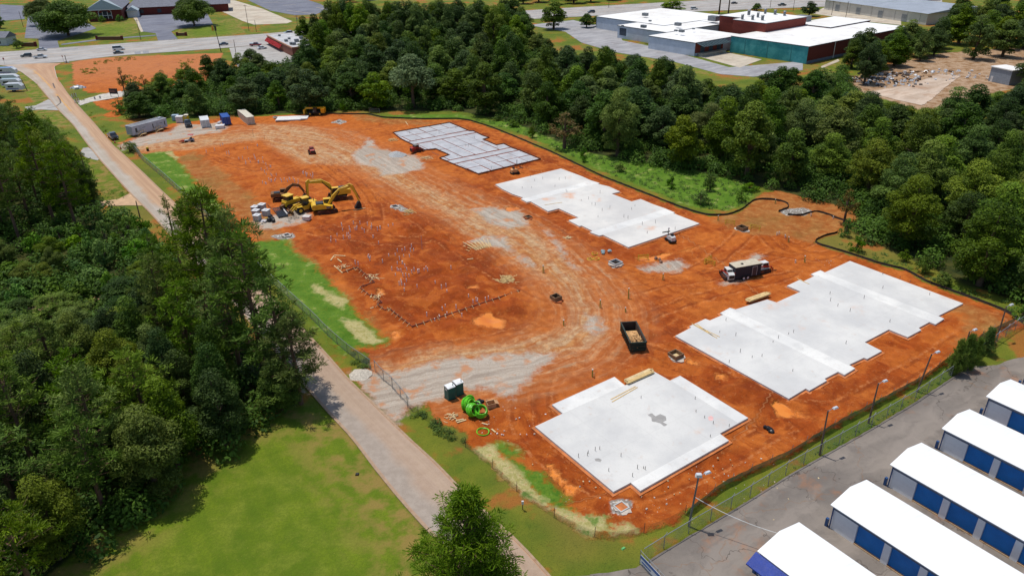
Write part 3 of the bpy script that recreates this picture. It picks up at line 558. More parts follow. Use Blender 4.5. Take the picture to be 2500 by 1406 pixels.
sheet('old_parking_ground', [(590, -6), (700, -16), (780, 10), (808, 24), (770, 36), (720, 38), (660, 27)], ASPH_PARK, .04, .1)
sheet('old_parking_ground', [(880, -12), (1100, -26), (1100, -10), (900, 2)], ASPH_PALE, .04, .1)
line_marks('parking_strip', [((640, 8), (680, 6)), ((690, 14), (722, 12)), ((772, 19), (806, 25)), ((604, 24), (660, 22)), ((700, 26), (760, 34))], CONC_OLD, .7, .05)
sheet('restaurant_parking', [(560, 118), (640, 110), (735, 101), (760, 120), (735, 150), (650, 160), (590, 175), (570, 150)], ASPH_PALE, .045, 0)
sheet('storage_lot', [(1547, 1390), (1620, 1345), (1700, 1298), (1800, 1238), (1931, 1156), (2020, 1106), (2127, 1046), (2233, 982), (2340, 911), (2500, 803), (2700, 680), (3100, 1000), (2700, 1700), (1560, 1700), (1480, 1500), (1440, 1402)], ASPH_LOT, .04, .06, .8)
sheet('lot_apron', [(1325, 1395), (1360, 1412), (1440, 1404), (1560, 1385), (1600, 1420), (1560, 1480), (1400, 1500)], ASPH_LOT, .032, .1)
sheet('plant_yard', [(1290, 62), (1400, 50), (1440, 60), (1500, 65), (1520, 100), (1620, 120), (1690, 140), (1780, 165), (1870, 158), (1960, 150), (1960, 172), (1840, 188), (1760, 182), (1640, 150), (1500, 128), (1420, 105), (1380, 78)], asphalt('plant_yard_asphalt', (170, 168, 168), (150, 149, 151), .1), .04, .1)
sheet('concrete_pad_ground', [(1703, 138), (1760, 126), (1860, 146), (1806, 166)], CONC_OLD, .05, 0)
sheet('footpath', [(2004, 163), (2046, 145), (2050, 150), (2006, 168)], CONC_OLD, .05, 0)
sheet('concrete_pad_ground', [(2115, 226), (2230, 205), (2290, 182), (2345, 186), (2310, 212), (2275, 244), (2250, 258), (2180, 242)], asphalt('stained_slab', (206, 186, 166), (184, 158, 134), .4, 0), .05, .3)
sheet('yard_pavement', [(1985, 34), (2010, 20), (2200, 40), (2200, 62), (2100, 52)], CONC_OLD, .045, 0)
# ------------------------------------------------------------------ slabs
def slab_mat(name, seed, stain=.5, tone=(232, 232, 232), wetspot=0.0):
    t = NT(name); P = t.pos(); n1 = t.noise(P, .09, 4, .6); n2 = t.noise(P, .3, 5, .65); n3 = t.noise(P, 3, 4, .7)
    q = t.comb(t.math('ADD', t.sep(P)[0], seed*37.0), t.sep(P)[1]); s1 = t.noise(q, .11, 4, .6)
    c = t.mix(t.ramp(n1, .35, .65), lin(*tone), lin(tone[0]-20, tone[1]-19, tone[2]-16)); sx = t.sep(P); ju = t.math('ADD', t.math('MULTIPLY', sx[0], AX.x), t.math('MULTIPLY', sx[1], AX.y)); jv = t.math('ADD', t.math('MULTIPLY', sx[0], BX.x), t.math('MULTIPLY', sx[1], BX.y)); jn = t.math('MINIMUM', t.math('PINGPONG', ju, 3.4), t.math('PINGPONG', jv, 2.7)); c = t.mix(t.ramp(jn, .02, .06, .13, 0), c, lin(150, 146, 138)); foot = t.noise(P, 1.1, 3, .5); c = t.mix(t.math('MULTIPLY', t.ramp(foot, .62, .72, 0, .35), t.ramp(n2, .45, .6)), c, lin(206, 172, 146)); c = t.mix(t.ramp(n2, .45, .72, 0, .6), c, lin(208, 207, 203)); c = t.mix(t.ramp(n3, .5, .8, 0, .4), c, lin(186, 182, 174))
    e = t.math('ADD', s1, t.math('MULTIPLY', t.math('SUBTRACT', n2, .5), .5))
    c = t.mix(t.ramp(e, .60, .78, 0, stain), c, lin(232, 178, 142)); c = t.mix(t.ramp(e, .72, .86, 0, stain), c, lin(216, 130, 84))
    return t.done(t.pbr(c, .85, 0, t.bump(n3, .1, .02), .25))
SLAB_M = [slab_mat('concrete_clay_stained', 1, .85, (230, 226, 218)), slab_mat('concrete_clean', 3, .5, (228, 226, 220)), slab_mat('concrete_grey_white', 5, .5, (226, 224, 218))]
BAND_M = slab_mat('concrete_fresh', 9, .18, (242, 240, 233))
FOOT_M = paint('clay_footing', (206, 124, 70), .95, var=.25, scale=.8)
def poly_world(px, z): return [(p.x, p.y) for p in GP(px, z)]
def grow(poly, d):
    c = [sum(p[0] for p in poly)/len(poly), sum(p[1] for p in poly)/len(poly)]; n = len(poly); out = []
    a = sum(poly[i][0]*poly[(i+1) % n][1]-poly[(i+1) % n][0]*poly[i][1] for i in range(n)); s = 1 if a > 0 else -1
    for i in range(n):
        p0, p, p1 = Vector(poly[i-1]), Vector(poly[i]), Vector(poly[(i+1) % n]); e0 = (p-p0).normalized(); e1 = (p1-p).normalized()
        n0 = Vector((e0.y, -e0.x))*s; n1 = Vector((e1.y, -e1.x))*s; b = n0+n1
        if b.length < .3: b = n0
        b.normalize(); k = d/max(.5, b.dot(n0)); out.append((p.x+b.x*k, p.y+b.y*k))
    return out
def make_slab(px, mat, label, bands, h=.34):
    P = poly_world(px, h); c = Vector((sum(p[0] for p in P)/len(P), sum(p[1] for p in P)/len(P), 0))
    t = thing('concrete_slab', label, 'concrete slab', c); L = [(p[0]-c.x, p[1]-c.y) for p in P]
    MB().prism(L, -.5, h) .build('slab_body', mat, t)
    MB().prism(grow(L, .38), -.5, .05).build('footing_ledge', FOOT_M, t)
    for b in bands:
        Q = [(p[0]-c.x, p[1]-c.y) for p in poly_world(b, h)]; mb = MB(); mb.prism(Q, h-.05, h+.004, bottom=False); mb.build('breezeway_strip', BAND_M, t)
    return t
make_slab(SLAB2, SLAB_M[0], 'clay-stained stepped concrete slab beside the grey gridded foundation pad', [[(1274, 486), (1441.5, 441), (1462, 447.2), (1294, 491)], [(1442, 567), (1624, 510.5), (1646, 519.5), (1463, 574.5)]])
make_slab(SLAB3, SLAB_M[1], 'largest clean white stepped concrete slab, near the row of light poles', [[(1760, 764.5), (1782, 752.5), (2086, 898.5), (2062, 913)], [(1983, 668.5), (2003, 661), (2303, 777.5), (2284, 790)]])
make_slab(SLAB4, SLAB_M[2], 'smallest squarish white concrete slab with a dark wet patch in the middle', [[(1350, 988), (1500, 921), (1524, 941), (1376, 1008)], [(1564, 1195.5), (1777, 1074.7), (1757, 1060), (1541, 1178.5)], [(1661, 918.5), (1824, 1019.5), (1800, 1031), (1640, 929.5)]])
WETC = paint('wet_concrete', (168, 164, 158), .35, var=.1, scale=1)
def blob(name, px, z, mat, seed, label, cat):
    pts = GP(px, z); c = sum(pts, Vector())/len(pts); r = random.Random(seed); out = []
    for i, p in enumerate(pts):
        q = pts[(i+1) % len(pts)]
        for k in range(4): w = p.lerp(q, k/4); out.append(((w.x-c.x)*(1+r.uniform(-.05, .05)), (w.y-c.y)*(1+r.uniform(-.05, .05))))
    o = MB().prism(out, -.002, .004, bottom=False).build(name, mat); o.location = (c.x, c.y, z+.002); return tag(o, label, cat)
blob('wet_patch', [(1581, 1012), (1592, 1008), (1600, 1016), (1612, 1010), (1626, 1016), (1626, 1026), (1618, 1030), (1630, 1036), (1622, 1040), (1610, 1032), (1592, 1028), (1590, 1018)], .34, WETC, 1, 'large dark wet patch in the middle of the smallest slab', 'wet patch')
blob('wet_patch', [(1452, 1119), (1462, 1118), (1469, 1122), (1466, 1127), (1454, 1125)], .34, WETC, 2, 'small brown wet patch near pipe stubs on the smallest slab', 'wet patch')
blob('red_ring_mark', [(1728, 1018), (1736, 1014), (1742, 1019), (1740, 1026), (1731, 1026)], .34, paint('pink_spray', (236, 190, 184), .8), 3, 'faint pink sprayed mark near the right corner of the smallest slab', 'spray mark')
# the pad still under its grey sheeting
def make_pad():
    P = poly_world(PAD1, .2); c = Vector((sum(p[0] for p in P)/len(P), sum(p[1] for p in P)/len(P), 0)); o = G(960, 323.6, .2)
    ax = (G(1168, 424, .2)-o).normalized(); bx = Vector((-ax.y, ax.x, 0)); Lx = (G(1168, 424, .2)-o).length
    t = thing('foundation_pad', 'grey sheeted foundation pad divided by dark footing trenches', 'foundation pad', c); L = [(p[0]-c.x, p[1]-c.y) for p in P]
    MB().prism(L, -.5, .10).build('trench_floor', paint('trench_clay', (138, 74, 50), .95, var=.3), t)
    mb = MB(); n = len(L); G2 = grow(L, .12)
    for i in range(n): mb.bar((G2[i][0], G2[i][1], .17), (G2[(i+1) % n][0], G2[(i+1) % n][1], .17), .05, .34)
    mb.build('form_boards', paint('form_timber', (120, 66, 44), .8, var=.3), t)
    pan = paint('grey_vapour_sheet', (192, 192, 194), .55, var=.14, scale=.35, dirt=.12, dcol=(205, 150, 120)); tape = paint('white_tape', (236, 236, 236), .6)
    def inside(x, y):
        r = False
        for i in range(n):
            a, b = L[i], L[(i+1) % n]
            if (a[1] > y) != (b[1] > y) and x < a[0]+(y-a[1])/(b[1]-a[1])*(b[0]-a[0]): r = not r
        return r
    SH = grow(L, -.22); r = random.Random(4); cols = [-.03, .12, .235, .245, .305, .315, .50, .70, .71, .77, .78, .89, 1.0, 1.12]
    rowsets = [[0, 4.2, 8.3, 12.4, 16.5, 21]]*3
    k = 0
    def clipcell(u0, u1, v0, v1):
        pts = []
        for (u, v) in ((u0, v0), (u1, v0), (u1, v1), (u0, v1)):
            p = o+ax*u+bx*v; pts.append((p.x-c.x, p.y-c.y))
        return pts
    us = [q*Lx for q in cols]
    for i in range(len(us)-1):
        if us[i+1]-us[i] < .9: continue
        band = i in (3, 8); rows = [-2.5, 22.5] if band else rowsets[i % 3]
        if not band: rows = [-2.5, 0]+rows[1:]+[23.5]
        for j in range(len(rows)-1):
            u0, u1, v0, v1 = us[i]+(.05 if band else .06+r.uniform(0, .22)), us[i+1]-(.05 if band else .06+r.uniform(0, .22)), rows[j]+.05+r.uniform(0, .2), rows[j+1]-.05-r.uniform(0, .2)
            q = clipcell(u0, u1, v0, v1); sub = [Vector((x, y, 0)) for x, y in SH]
            for e in range(4):
                A, Bq = Vector((*q[e], 0)), Vector((*q[(e+1) % 4], 0)); nn = Vector((-(Bq-A).y, (Bq-A).x, 0)); out = []
                for w in range(len(sub)):
                    p0, p1 = sub[w-1], sub[w]; d0, d1 = (p0-A).dot(nn), (p1-A).dot(nn)
                    if (d0 >= 0) != (d1 >= 0): out.append(p0.lerp(p1, d0/(d0-d1)))
                    if d1 >= 0: out.append(p1)
                sub = out
                if len(sub) < 3: break
            if len(sub) < 3: continue
            cl = [sub[0]]
            for p in sub[1:]:
                if (p-cl[-1]).length > .02: cl.append(p)
            if (cl[0]-cl[-1]).length < .02: cl.pop()
            if len(cl) < 3: continue
            ar = abs(sum(cl[w-1].x*cl[w].y-cl[w].x*cl[w-1].y for w in range(len(cl)))/2)
            if ar < 1.2: continue
            hh = .15+r.uniform(-.01, .02); pq = [(p.x, p.y) for p in cl]; MB().prism(pq, .05, hh).build('sheeted_panel', pan, t)
            if r.random() < .75:
                e = r.randrange(4); mb = MB(); g = grow(q, -.16); k0, k1 = g[e], g[(e+1) % 4]
                if inside(*k0) and inside(*k1): mb.bar((*k0, hh+.012), (*k1, hh+.012), .24, .02); mb.build('tape_edge', tape, t)
    PW = paint('pale_wood', (214, 178, 128), .8)
    for i in range(n):
        a, b = Vector((*G2[i], 0)), Vector((*G2[(i+1) % n], 0)); m = int((b-a).length/1.75)
        for q in range(m):
            p = a.lerp(b, (q+.5)/m); mb = MB(); mb.box((p.x, p.y, .25), (.08, .08, .7)); mb.build('form_stake', PW, t)
    return t
make_pad()
# ------------------------------------------------------------------ fences
BLACKF = paint('black_silt_fabric', (56, 50, 46), .8, var=.3, scale=.6); POSTW = paint('weathered_wood', (120, 96, 70), .85, var=.25); STEEL = paint('galvanised_steel', (168, 172, 174), .45, .6, .1)
def seethrough(name, rgb, cover):
    t = NT(name); p = t.noise(t.pos(), .8, 3, .6); tr = t.t.nodes.new('ShaderNodeBsdfTransparent'); mx = t.t.nodes.new('ShaderNodeMixShader')
    t.put(mx.inputs[0], t.ramp(p, .3, .7, max(0, cover-.12), min(1, cover+.12))); t.t.links.new(tr.outputs[0], mx.inputs[1]); t.t.links.new(t.pbr(lin(*rgb), .7, 0, None, .3), mx.inputs[2]); return t.done(mx.outputs[0])
CHAIN = seethrough('chain_link', (150, 156, 150), .24); GREENM = seethrough('green_mesh', (84, 138, 112), .8); CHAING = seethrough('grey_chain_link', (168, 178, 172), .42)
def dense(px, step):
    P = [GG(*p) for p in px]; out = []
    for i in range(len(P)-1):
        n = max(1, int((P[i+1]-P[i]).length/step)); out += [P[i].lerp(P[i+1], k/n) for k in range(n)]
    out.append(P[-1])
    for p in out: p.z = gz_at(p.x, p.y)
    return out
def smooth(P, it=2):
    for _ in range(it):
        P = [P[0]]+[(P[i-1]+P[i]*2+P[i+1])/4 for i in range(1, len(P)-1)]+[P[-1]]
    return P
def fence(name, label, cat, px, h, fabric, postm, gap=3.0, ph=None, pr=.05, rail=None, lean=.0, fname='fabric', seed=1, thick=.02, arms=False, wav=0.0):
    P = smooth(dense(px, gap/3)); o = P[len(P)//2].copy(); t = thing(name, label, cat, o); r = random.Random(seed); mb = MB(); v = []; q = []
    for i, p in enumerate(P):
        d = P[min(i+1, len(P)-1)]-P[max(0, i-1)]; d.z = 0; d.normalize(); nrm = Vector((-d.y, d.x, 0)); p = p-o; k = nrm*(lean+r.uniform(-.06, .06)*(1 if lean else 0))
        hh = h*(1+r.uniform(-wav, wav)); w = nrm*thick/2
        v += [p+Vector((0, 0, -.15))-w, p+k+Vector((0, 0, hh))-w, p+k+Vector((0, 0, hh))+w, p+Vector((0, 0, -.15))+w]
    for i in range(len(P)-1):
        for a, b in (((0, 1), (2, 3), (1, 2)) if thick > .005 else ((0, 1),)): q.append((i*4+a, i*4+b, (i+1)*4+b, (i+1)*4+a))
    mb.add(v, q); mb.build(fname, fabric, t)
    step = 3; idx = list(range(0, len(P), step)); 
    while len(idx) > 95: step += 1; idx = list(range(0, len(P), step))
    for i in idx:
        p = P[i]-o; m = MB(); m.cyl(p+Vector((0, 0, -.3)), p+Vector((lean*.5, 0, ph or h+.1)), pr, n=6)
        if arms: m.bar(p+Vector((0, 0, h)), p+Vector((.28, .18, h+.38)), .04)
        m.build('post', postm, t)
    if rail is not None:
        m = MB(); m.tube([p-o+Vector((0, 0, h)) for p in P], .045, 5); m.build('top_rail', rail, t)
    return t
fence('silt_fence', 'long black silt fence curving along the woods behind the slabs', 'silt fence', [(790, 278), (850, 280), (900, 280), (934, 288), (1026, 292), (1060, 292), (1116, 291), (1150, 296), (1200, 312), (1250, 332), (1350, 374), (1383, 390), (1470, 432), (1574, 473), (1658, 506), (1700, 520), (1734, 528), (1778, 526), (1810, 514), (1840, 490), (1860, 486), (1894, 488), (1916, 495), (1928, 499), (1924, 507), (1900, 515)], .46, BLACKF, POSTW, 2.6, wav=.1, lean=.06)
fence('silt_fence', 'short black silt fence between white riprap and the right-hand woods', 'silt fence', [(1924, 522), (1946, 523), (1986, 516), (2000, 516), (2030, 526), (2072, 545)], .46, BLACKF, POSTW, 2.6, wav=.1, lean=.06)
fence('silt_fence', 'black silt fence behind the largest slab, below the right woods', 'silt fence', [(2044, 569), (2010, 577), (1984, 590), (1992, 597), (2020, 604), (2080, 622), (2150, 646), (2212, 660), (2259, 688), (2356, 724), (2428, 753), (2471, 775), (2494, 794)], .46, BLACKF, POSTW, 2.6, wav=.1, lean=.06)
fence('mesh_fence', 'leaning green mesh fence between red clay and the grass strip', 'mesh fence', [(2470, 796), (2400, 828), (2320, 873), (2248, 927), (2122, 995), (2032, 1042), (1917, 1114), (1860, 1138), (1753, 1191), (1700, 1234), (1672, 1256)], 1.25, GREENM, STEEL, 3, wav=.06, lean=.45, fname='mesh', thick=.004, pr=.03)
fence('mesh_fence', 'low sagging wire fence around the straw-covered bank', 'mesh fence', [(1672, 1256), (1633, 1280), (1542, 1311), (1490, 1319), (1446, 1314), (1386, 1285), (1321, 1243), (1256, 1197), (1204, 1147), (1160, 1108), (1134, 1090), (1080, 1050), (1040, 1025), (1002, 1000)], 1.1, seethrough('thin_wire', (78, 104, 84), .26), POSTW, 4.5, 1.5, .035, wav=.06, lean=.1, fname='mesh', thick=.004)
fence('chain_link_fence', 'grey chain-link fence beside the upper bright green strip', 'chain-link fence', [(320, 358), (350, 394), (400, 436), (450, 482), (540, 566), (640, 668)], 1.8, CHAING, STEEL, 3, pr=.04, rail=STEEL, fname='mesh', thick=.004)
fence('chain_link_fence', 'chain-link fence beside the lower bright green strip near weeds', 'chain-link fence', [(640, 668), (733, 754), (767, 785), (800, 820), (848, 862), (905, 902)], 1.8, CHAING, STEEL, 3, pr=.04, rail=STEEL, fname='mesh', thick=.004)
fence('chain_link_fence', 'tall chain-link fence with barbed arms along the storage lot', 'chain-link fence', [(2540, 770), (2420, 850), (2340, 906), (2233, 978), (2127, 1041), (2020, 1101), (1931, 1150), (1800, 1232), (1700, 1290), (1600, 1350), (1570, 1370)], 1.9, CHAIN, STEEL, 3.2, 1.95, .045, rail=STEEL, fname='mesh', thick=.004, arms=True)
tag(fence('site_gate', 'closed chain-link gate leaves across the gravel entrance', 'gate', [(916, 906), (930, 922), (966, 955), (985, 978), (1001, 1002)], 2.0, CHAIN, STEEL, 2.4, 2.05, .05, rail=STEEL, fname='mesh', thick=.004))
def lot_gate():
    a, b = G(1562, 1376), G(1606, 1424); t = thing('rolling_gate', 'open rolling gate with a blue and white banner at the lot', 'gate', a, math.atan2(b.y-a.y, b.x-a.x)); L = 4.2
    for z in (.15, 1.0, 1.9): MB().cyl((0, 0, z), (L, 0, z), .035, n=6).build('rail', STEEL, t)
    for x in (0, L*.33, L*.66, L): MB().cyl((x, 0, 0), (x, 0, 2.0), .045, n=6).build('post', STEEL, t)
    mb = MB().box((L/2, -.05, .95), (L*.95, .02, 1.1)); mb.build('banner', paint('white_banner', (222, 226, 232), .6), t)
    mb = MB().box((L/2, -.065, 1.25), (L*.95, .012, .34)); mb.box((L*.25, -.065, .7), (L*.35, .012, .2)); mb.build('banner_stripe', paint('blue_banner', (70, 104, 168), .6), t)
lot_gate()
MB_ = MB()
# ------------------------------------------------------------------ poles
WOODP = paint('utility_pole_wood', (112, 92, 76), .85, var=.25, scale=.8); GREYP = paint('grey_painted_pole', (118, 120, 116), .6, .2, .1); LAMPW = paint('lamp_housing', (226, 228, 230), .35, .2)
def light_pole(b, top, where, double=False):
    g = GG(*b); h = height_for(b[0], b[1], top[1]+3); tp = G(top[0], top[1]+3, h); dx = max(-.7, min(.7, tp.x-g.x)); dy = max(-.7, min(.7, tp.y-g.y))
    t = thing('light_pole', where, 'light pole', g, 0, 'light poles along the storage lot fence')
    MB().cyl((0, 0, -.3), (dx, dy, h), .14, .09, 8).build('pole', GREYP if double else WOODP, t)
    d = Vector((.9, .42, 0)).normalized()
    a = MB(); a.tube([(dx, dy, h-.25), Vector((dx, dy, h-.02))+d*.4, Vector((dx, dy, h+.05))+d*1.0], .035, 5); a.build('arm', STEEL, t)
    l = MB(); c = Vector((dx, dy, h+.05))+d*1.2; l.at(c, math.atan2(d.y, d.x)); l.box((0, 0, 0), (.8, .36, .2), .7); lp = l.build('lamp', LAMPW, t)
    MB().at(c, math.atan2(d.y, d.x)).box((.05, 0, -.13), (.4, .26, .06)).build('lens', paint('lamp_lens', (180, 184, 180), .2), lp)
    if double:
        MB().box((dx, dy, h+.1), (.7, .5, .35), .8).build('floodlight', LAMPW, t)
    return t
light_pole((1681, 1284), (1706, 1158), 'grey light pole with two lamps, nearest the smallest slab', True)
light_pole((2001, 1110), (2022, 998), 'wooden light pole beside the orange puddle and green mesh fence')
light_pole((2120, 1032), (2145, 932), 'wooden light pole right of the largest slab\'s front corner')
light_pole((2238, 956), (2275, 861), 'wooden light pole with one lamp, next left of the fence shrubs')
light_pole((2346, 882), (2367, 808), 'wooden light pole standing behind the green fence shrubs')
light_pole((2430, 838), (2455, 752), 'last wooden light pole, just right of the green fence shrubs')
def utility_pole(b, ytop, label, cross=True, lean=0, r=.16, light=None):
    g = GG(*b); h = height_for(b[0], b[1], ytop); t = thing('utility_pole', label, 'utility pole', g, 0, 'utility poles')
    MB().cyl((0, 0, -.3), (lean, 0, h), r, r*.65, 7).build('pole', WOODP, t)
    if cross: MB().at((lean, 0, h-.5), .3).box((0, 0, 0), (2.2, .1, .12)).build('crossarm', WOODP, t)
    if light: MB().at((lean, 0, h-1.6)).cyl((.35, 0, -.5), (.35, 0, .4), .28, n=8).build('transformer', paint('grey_can', (150, 156, 160), .5), t)
    return t
for b, yt, lb, kw in [((344, 98), 48, 'utility pole between church lawn and the highway', {}), ((608, 76), 12, 'tall utility pole beside the pale concrete pads', {}), ((729, 84), 38, 'utility pole with transformer at the silver SUV', dict(light=1)), ((57, 66), 28, 'thin pole by the upper left parking bays', dict(cross=False)), ((67, 222), 193, 'thin leaning pole on the lawn by the campers', dict(lean=-1)), ((342, 532), 490, 'dark pole behind the near pines beside the driveway', dict(cross=False)), ((578, 142), 98, 'thin light pole in the restaurant parking', dict(cross=False)), ((222, 468), 372, 'dark pole at the edge of the left pines', dict(cross=False)), ((626, 78), 50, 'short pole at the edge of the concrete pads', dict(cross=False)), ((1880, 20), -12, 'pole beside the highway left of the dark pickup', {}), ((1936, 28), -12, 'pole beside the highway right of the dark pickup', {}), ((2030, 38), 2, 'pole in front of the long grey warehouse, left one', {}), ((2064, 47), 4, 'pole in front of the long grey warehouse, right one', {}), ((2172, 24), -20, 'pole behind the long grey warehouse', {}), ((1486, 20), -8, 'pole against the dark trees beyond the highway', dict(cross=False))]: utility_pole(b, yt, lb, **kw)
def signal_pole():
    g = GG(540, 127); h = height_for(540, 127, 66); t = thing('signal_pole', 'tall dark pole with yellow signal heads beside the highway', 'traffic signal', g)
    MB().cyl((0, 0, -.3), (-1.0, 0, h), .22, .14, 8).build('pole', paint('dark_pole', (70, 62, 56), .8), t)
    for q in (-1.2, .1): MB().box((-.9+q, 0, h-.6), (.8, .6, 2.2)).build('signal_head', paint('signal_yellow' if q < 0 else 'signal_dark', (200, 150, 50) if q < 0 else (48, 46, 44), .6), t)
signal_pole()
# cable from the near pole to the roof
def cable():
    a = G(1712, 1210, 4.5); a = GG(1681, 1284)+Vector((.2, .2, 4.2)); b = G(1902, 1302, 3.0); pts = []
    for i in range(13):
        k = i/12; p = a.lerp(b, k); p.z -= 1.0*4*k*(1-k)*.45; pts.append(p-a)
    o = MB().tube(pts, .035, 5).build('service_cable', paint('white_cable', (224, 224, 220), .5)); o.location = a; tag(o, 'sagging white cable from the near light pole to a storage roof', 'cable')
cable()
# ------------------------------------------------------------------ storage buildings
_t = NT('white_metal_roof'); _o = _t.sep(_t.obj()); _s = _t.math('POWER', _t.math('ABSOLUTE', _t.math('SINE', _t.math('MULTIPLY', _o[0], 5.2))), 14.0); _n = _t.noise(_t.comb(_t.math('MULTIPLY', _o[0], 2.0), _t.math('MULTIPLY', _o[1], .25)), 1, 4, .6); WHITE_ROOF = _t.done(_t.pbr(_t.mix(_t.ramp(_n, .5, .8, 0, .35), lin(252, 252, 250), lin(226, 222, 214)), .5, 0, _t.bump(_s, .1, .03), .3)); WALLG = paint('pale_grey_siding', (250, 250, 250), .6, var=.06, scale=.5); DOORB = paint('blue_roller_door', (8, 66, 148), .45, var=.15, scale=.7); TRIMB = paint('slate_blue_trim', (92, 108, 134), .5); FASC = paint('grey_fascia', (150, 154, 166), .6); SILL = paint('tan_sill', (216, 176, 132), .85, dirt=.3); DOWN = paint('blue_downspout', (40, 78, 128), .5)
ribbed = NT('ribbed_blue_door'); _z = ribbed.sep(ribbed.obj())[2]; _w = ribbed.math('SINE', ribbed.math('MULTIPLY', _z, 42.0)); DOORB = ribbed.done(ribbed.pbr(ribbed.mix(ribbed.ramp(ribbed.noise(ribbed.obj(), .8, 4), .3, .7), lin(4, 122, 206), lin(10, 134, 222)), .42, 0, ribbed.bump(_w, .5, .03), .4))
def storage(base, label, office=False, L=58.0, W=6.3, z0=.04):
    o = G(*base); t = thing('storage_building', label, 'storage building', (o.x, o.y, z0), SITE_YAW, 'white-roofed storage buildings'); H = 3.25; off = .28
    # local x along the building, y from the door side to the back
    wall = MB(); wall.box2((0, .35, 0), (L, W, H-.02)); wall.box2((0, 0, 0), (2.95, .35, H-.02)); x = 2.95; doors = []
    while x < L-3.5:
        doors.append((x, x+3.05)); wall.box2((x+3.05, 0, 0), (x+3.8, .35, H-.02)); x += 3.8
    wall.box2((x, 0, 0), (L, .35, H-.02)); wall.add([(0, .36, H-.02), (0, W, H-.02), (0, W/2, H+.7)], [(0, 2, 1)]); wall.build('wall', WALLG, t)
    MB().box2((-.02, -.05, H-.42), (L, -.003, H-.02)).build('fascia', FASC, t); MB().box2((-.03, -.08, H-.52), (L, -.003, H-.43)).build('trim_rail', TRIMB, t)
    for a, b in doors:
        d = MB().box2((a+.02, .22, .1), (b-.02, .345, H-.53)).build('roller_door', DOORB, t)
        MB().box2((a, -.04, -.02), (b, .215, .12)).build('threshold', SILL, d)
    r = MB(); r.side([(-off-0, H), (W/2, H+.75), (W+off, H), (W+off, H-.1), (W/2, H+.62), (-off, H-.1)], 0, 1)
    ro = MB(); pr = [(-off, H), (W/2, H+.75), (W+off, H), (W+off, H-.08), (W/2, H+.66), (-off, H-.08)]
    v = [(-.3, p[0], p[1]) for p in pr]+[(L+.3, p[0], p[1]) for p in pr]; n = 6
    ro.add(v, [(i, (i+1) % n, n+(i+1) % n, n+i) for i in range(n)]+[(0, 5, 4, 1), (1, 4, 3, 2), (6, 7, 10, 11), (7, 8, 9, 10)]); ro.build('roof', WHITE_ROOF, t)
    for yy in (-.12, W+.12): MB().cyl((.06, yy, 0), (.06, yy, H-.1), .07, n=6).build('downspout', DOWN, t)
    mb = MB(); mb.box((-.35, -.05, .55), (.3, .3, 1.1)); mb.build('corner_bollard', DOWN, t)
    if office:
        aw = MB(); aw.add([(-.4, -.3, H-.15), (14, -.3, H-.15), (14, -1.7, H-.95), (-.4, -1.7, H-.95), (-.4, -.3, H-.35), (14, -.3, H-.35), (14, -1.7, H-1.1), (-.4, -1.7, H-1.1)], [(0, 3, 2, 1), (3, 7, 6, 2), (0, 4, 7, 3), (1, 2, 6, 5), (4, 5, 6, 7)]); aw.build('awning', paint('bright_blue_awning', (0, 52, 150), .6), t)
        for x in (.6, 3.3, 6): MB().box2((x, -.03, .6), (x+1.9, -.004, 1.9)).build('window', paint('dark_glass', (44, 58, 70), .12), t)
    return t
storage((1848, 1402), 'white-roofed storage building with a bright blue awning, nearest the gate', True)
storage((2024, 1287), 'white-roofed storage building with blue doors, next to the awning building')
storage((2167, 1187), 'white-roofed storage building with blue doors, in the middle of the row')
storage((2292, 1097), 'white-roofed storage building, third from the upper end of the row')
storage((2399, 1017), 'white-roofed storage building, second from the upper end of the row')
storage((2492, 948), 'white-roofed storage building at the upper right edge, mostly cut off')
# ------------------------------------------------------------------ the plant with the teal wall
TEAL = NT('teal_painted_wall'); _p = TEAL.pos(); _c = TEAL.mix(TEAL.ramp(TEAL.noise(_p, .25, 5, .65), .35, .7), lin(52, 142, 146), lin(84, 170, 170)); _c = TEAL.mix(TEAL.ramp(TEAL.noise(_p, 1.2, 4, .7), .58, .75, 0, .6), _c, lin(130, 170, 168)); TEAL = TEAL.done(TEAL.pbr(_c, .85))
BRICK = paint('red_brick', (138, 62, 50), .9, var=.18, scale=2.5); BRICKD = paint('dark_red_brick', (112, 46, 38), .9, var=.18, scale=2.5); PWALL = paint('pale_blue_grey_wall', (202, 212, 224), .85, var=.08, scale=.4); DARKT = paint('dark_roof_edge', (72, 82, 94), .7); VENTG = paint('grey_roof_unit', (134, 138, 142), .5, .3, .2)
ROOFW = NT('white_membrane_roof'); _p = ROOFW.pos(); _c = ROOFW.mix(ROOFW.ramp(ROOFW.noise(_p, .05, 5, .65), .4, .7), lin(250, 249, 246), lin(236, 232, 224)); _c = ROOFW.mix(ROOFW.ramp(ROOFW.noise(_p, .12, 6, .75), .52, .74, 0, .6), _c, lin(196, 180, 164)); ROOFW = ROOFW.done(ROOFW.pbr(_c, .8))
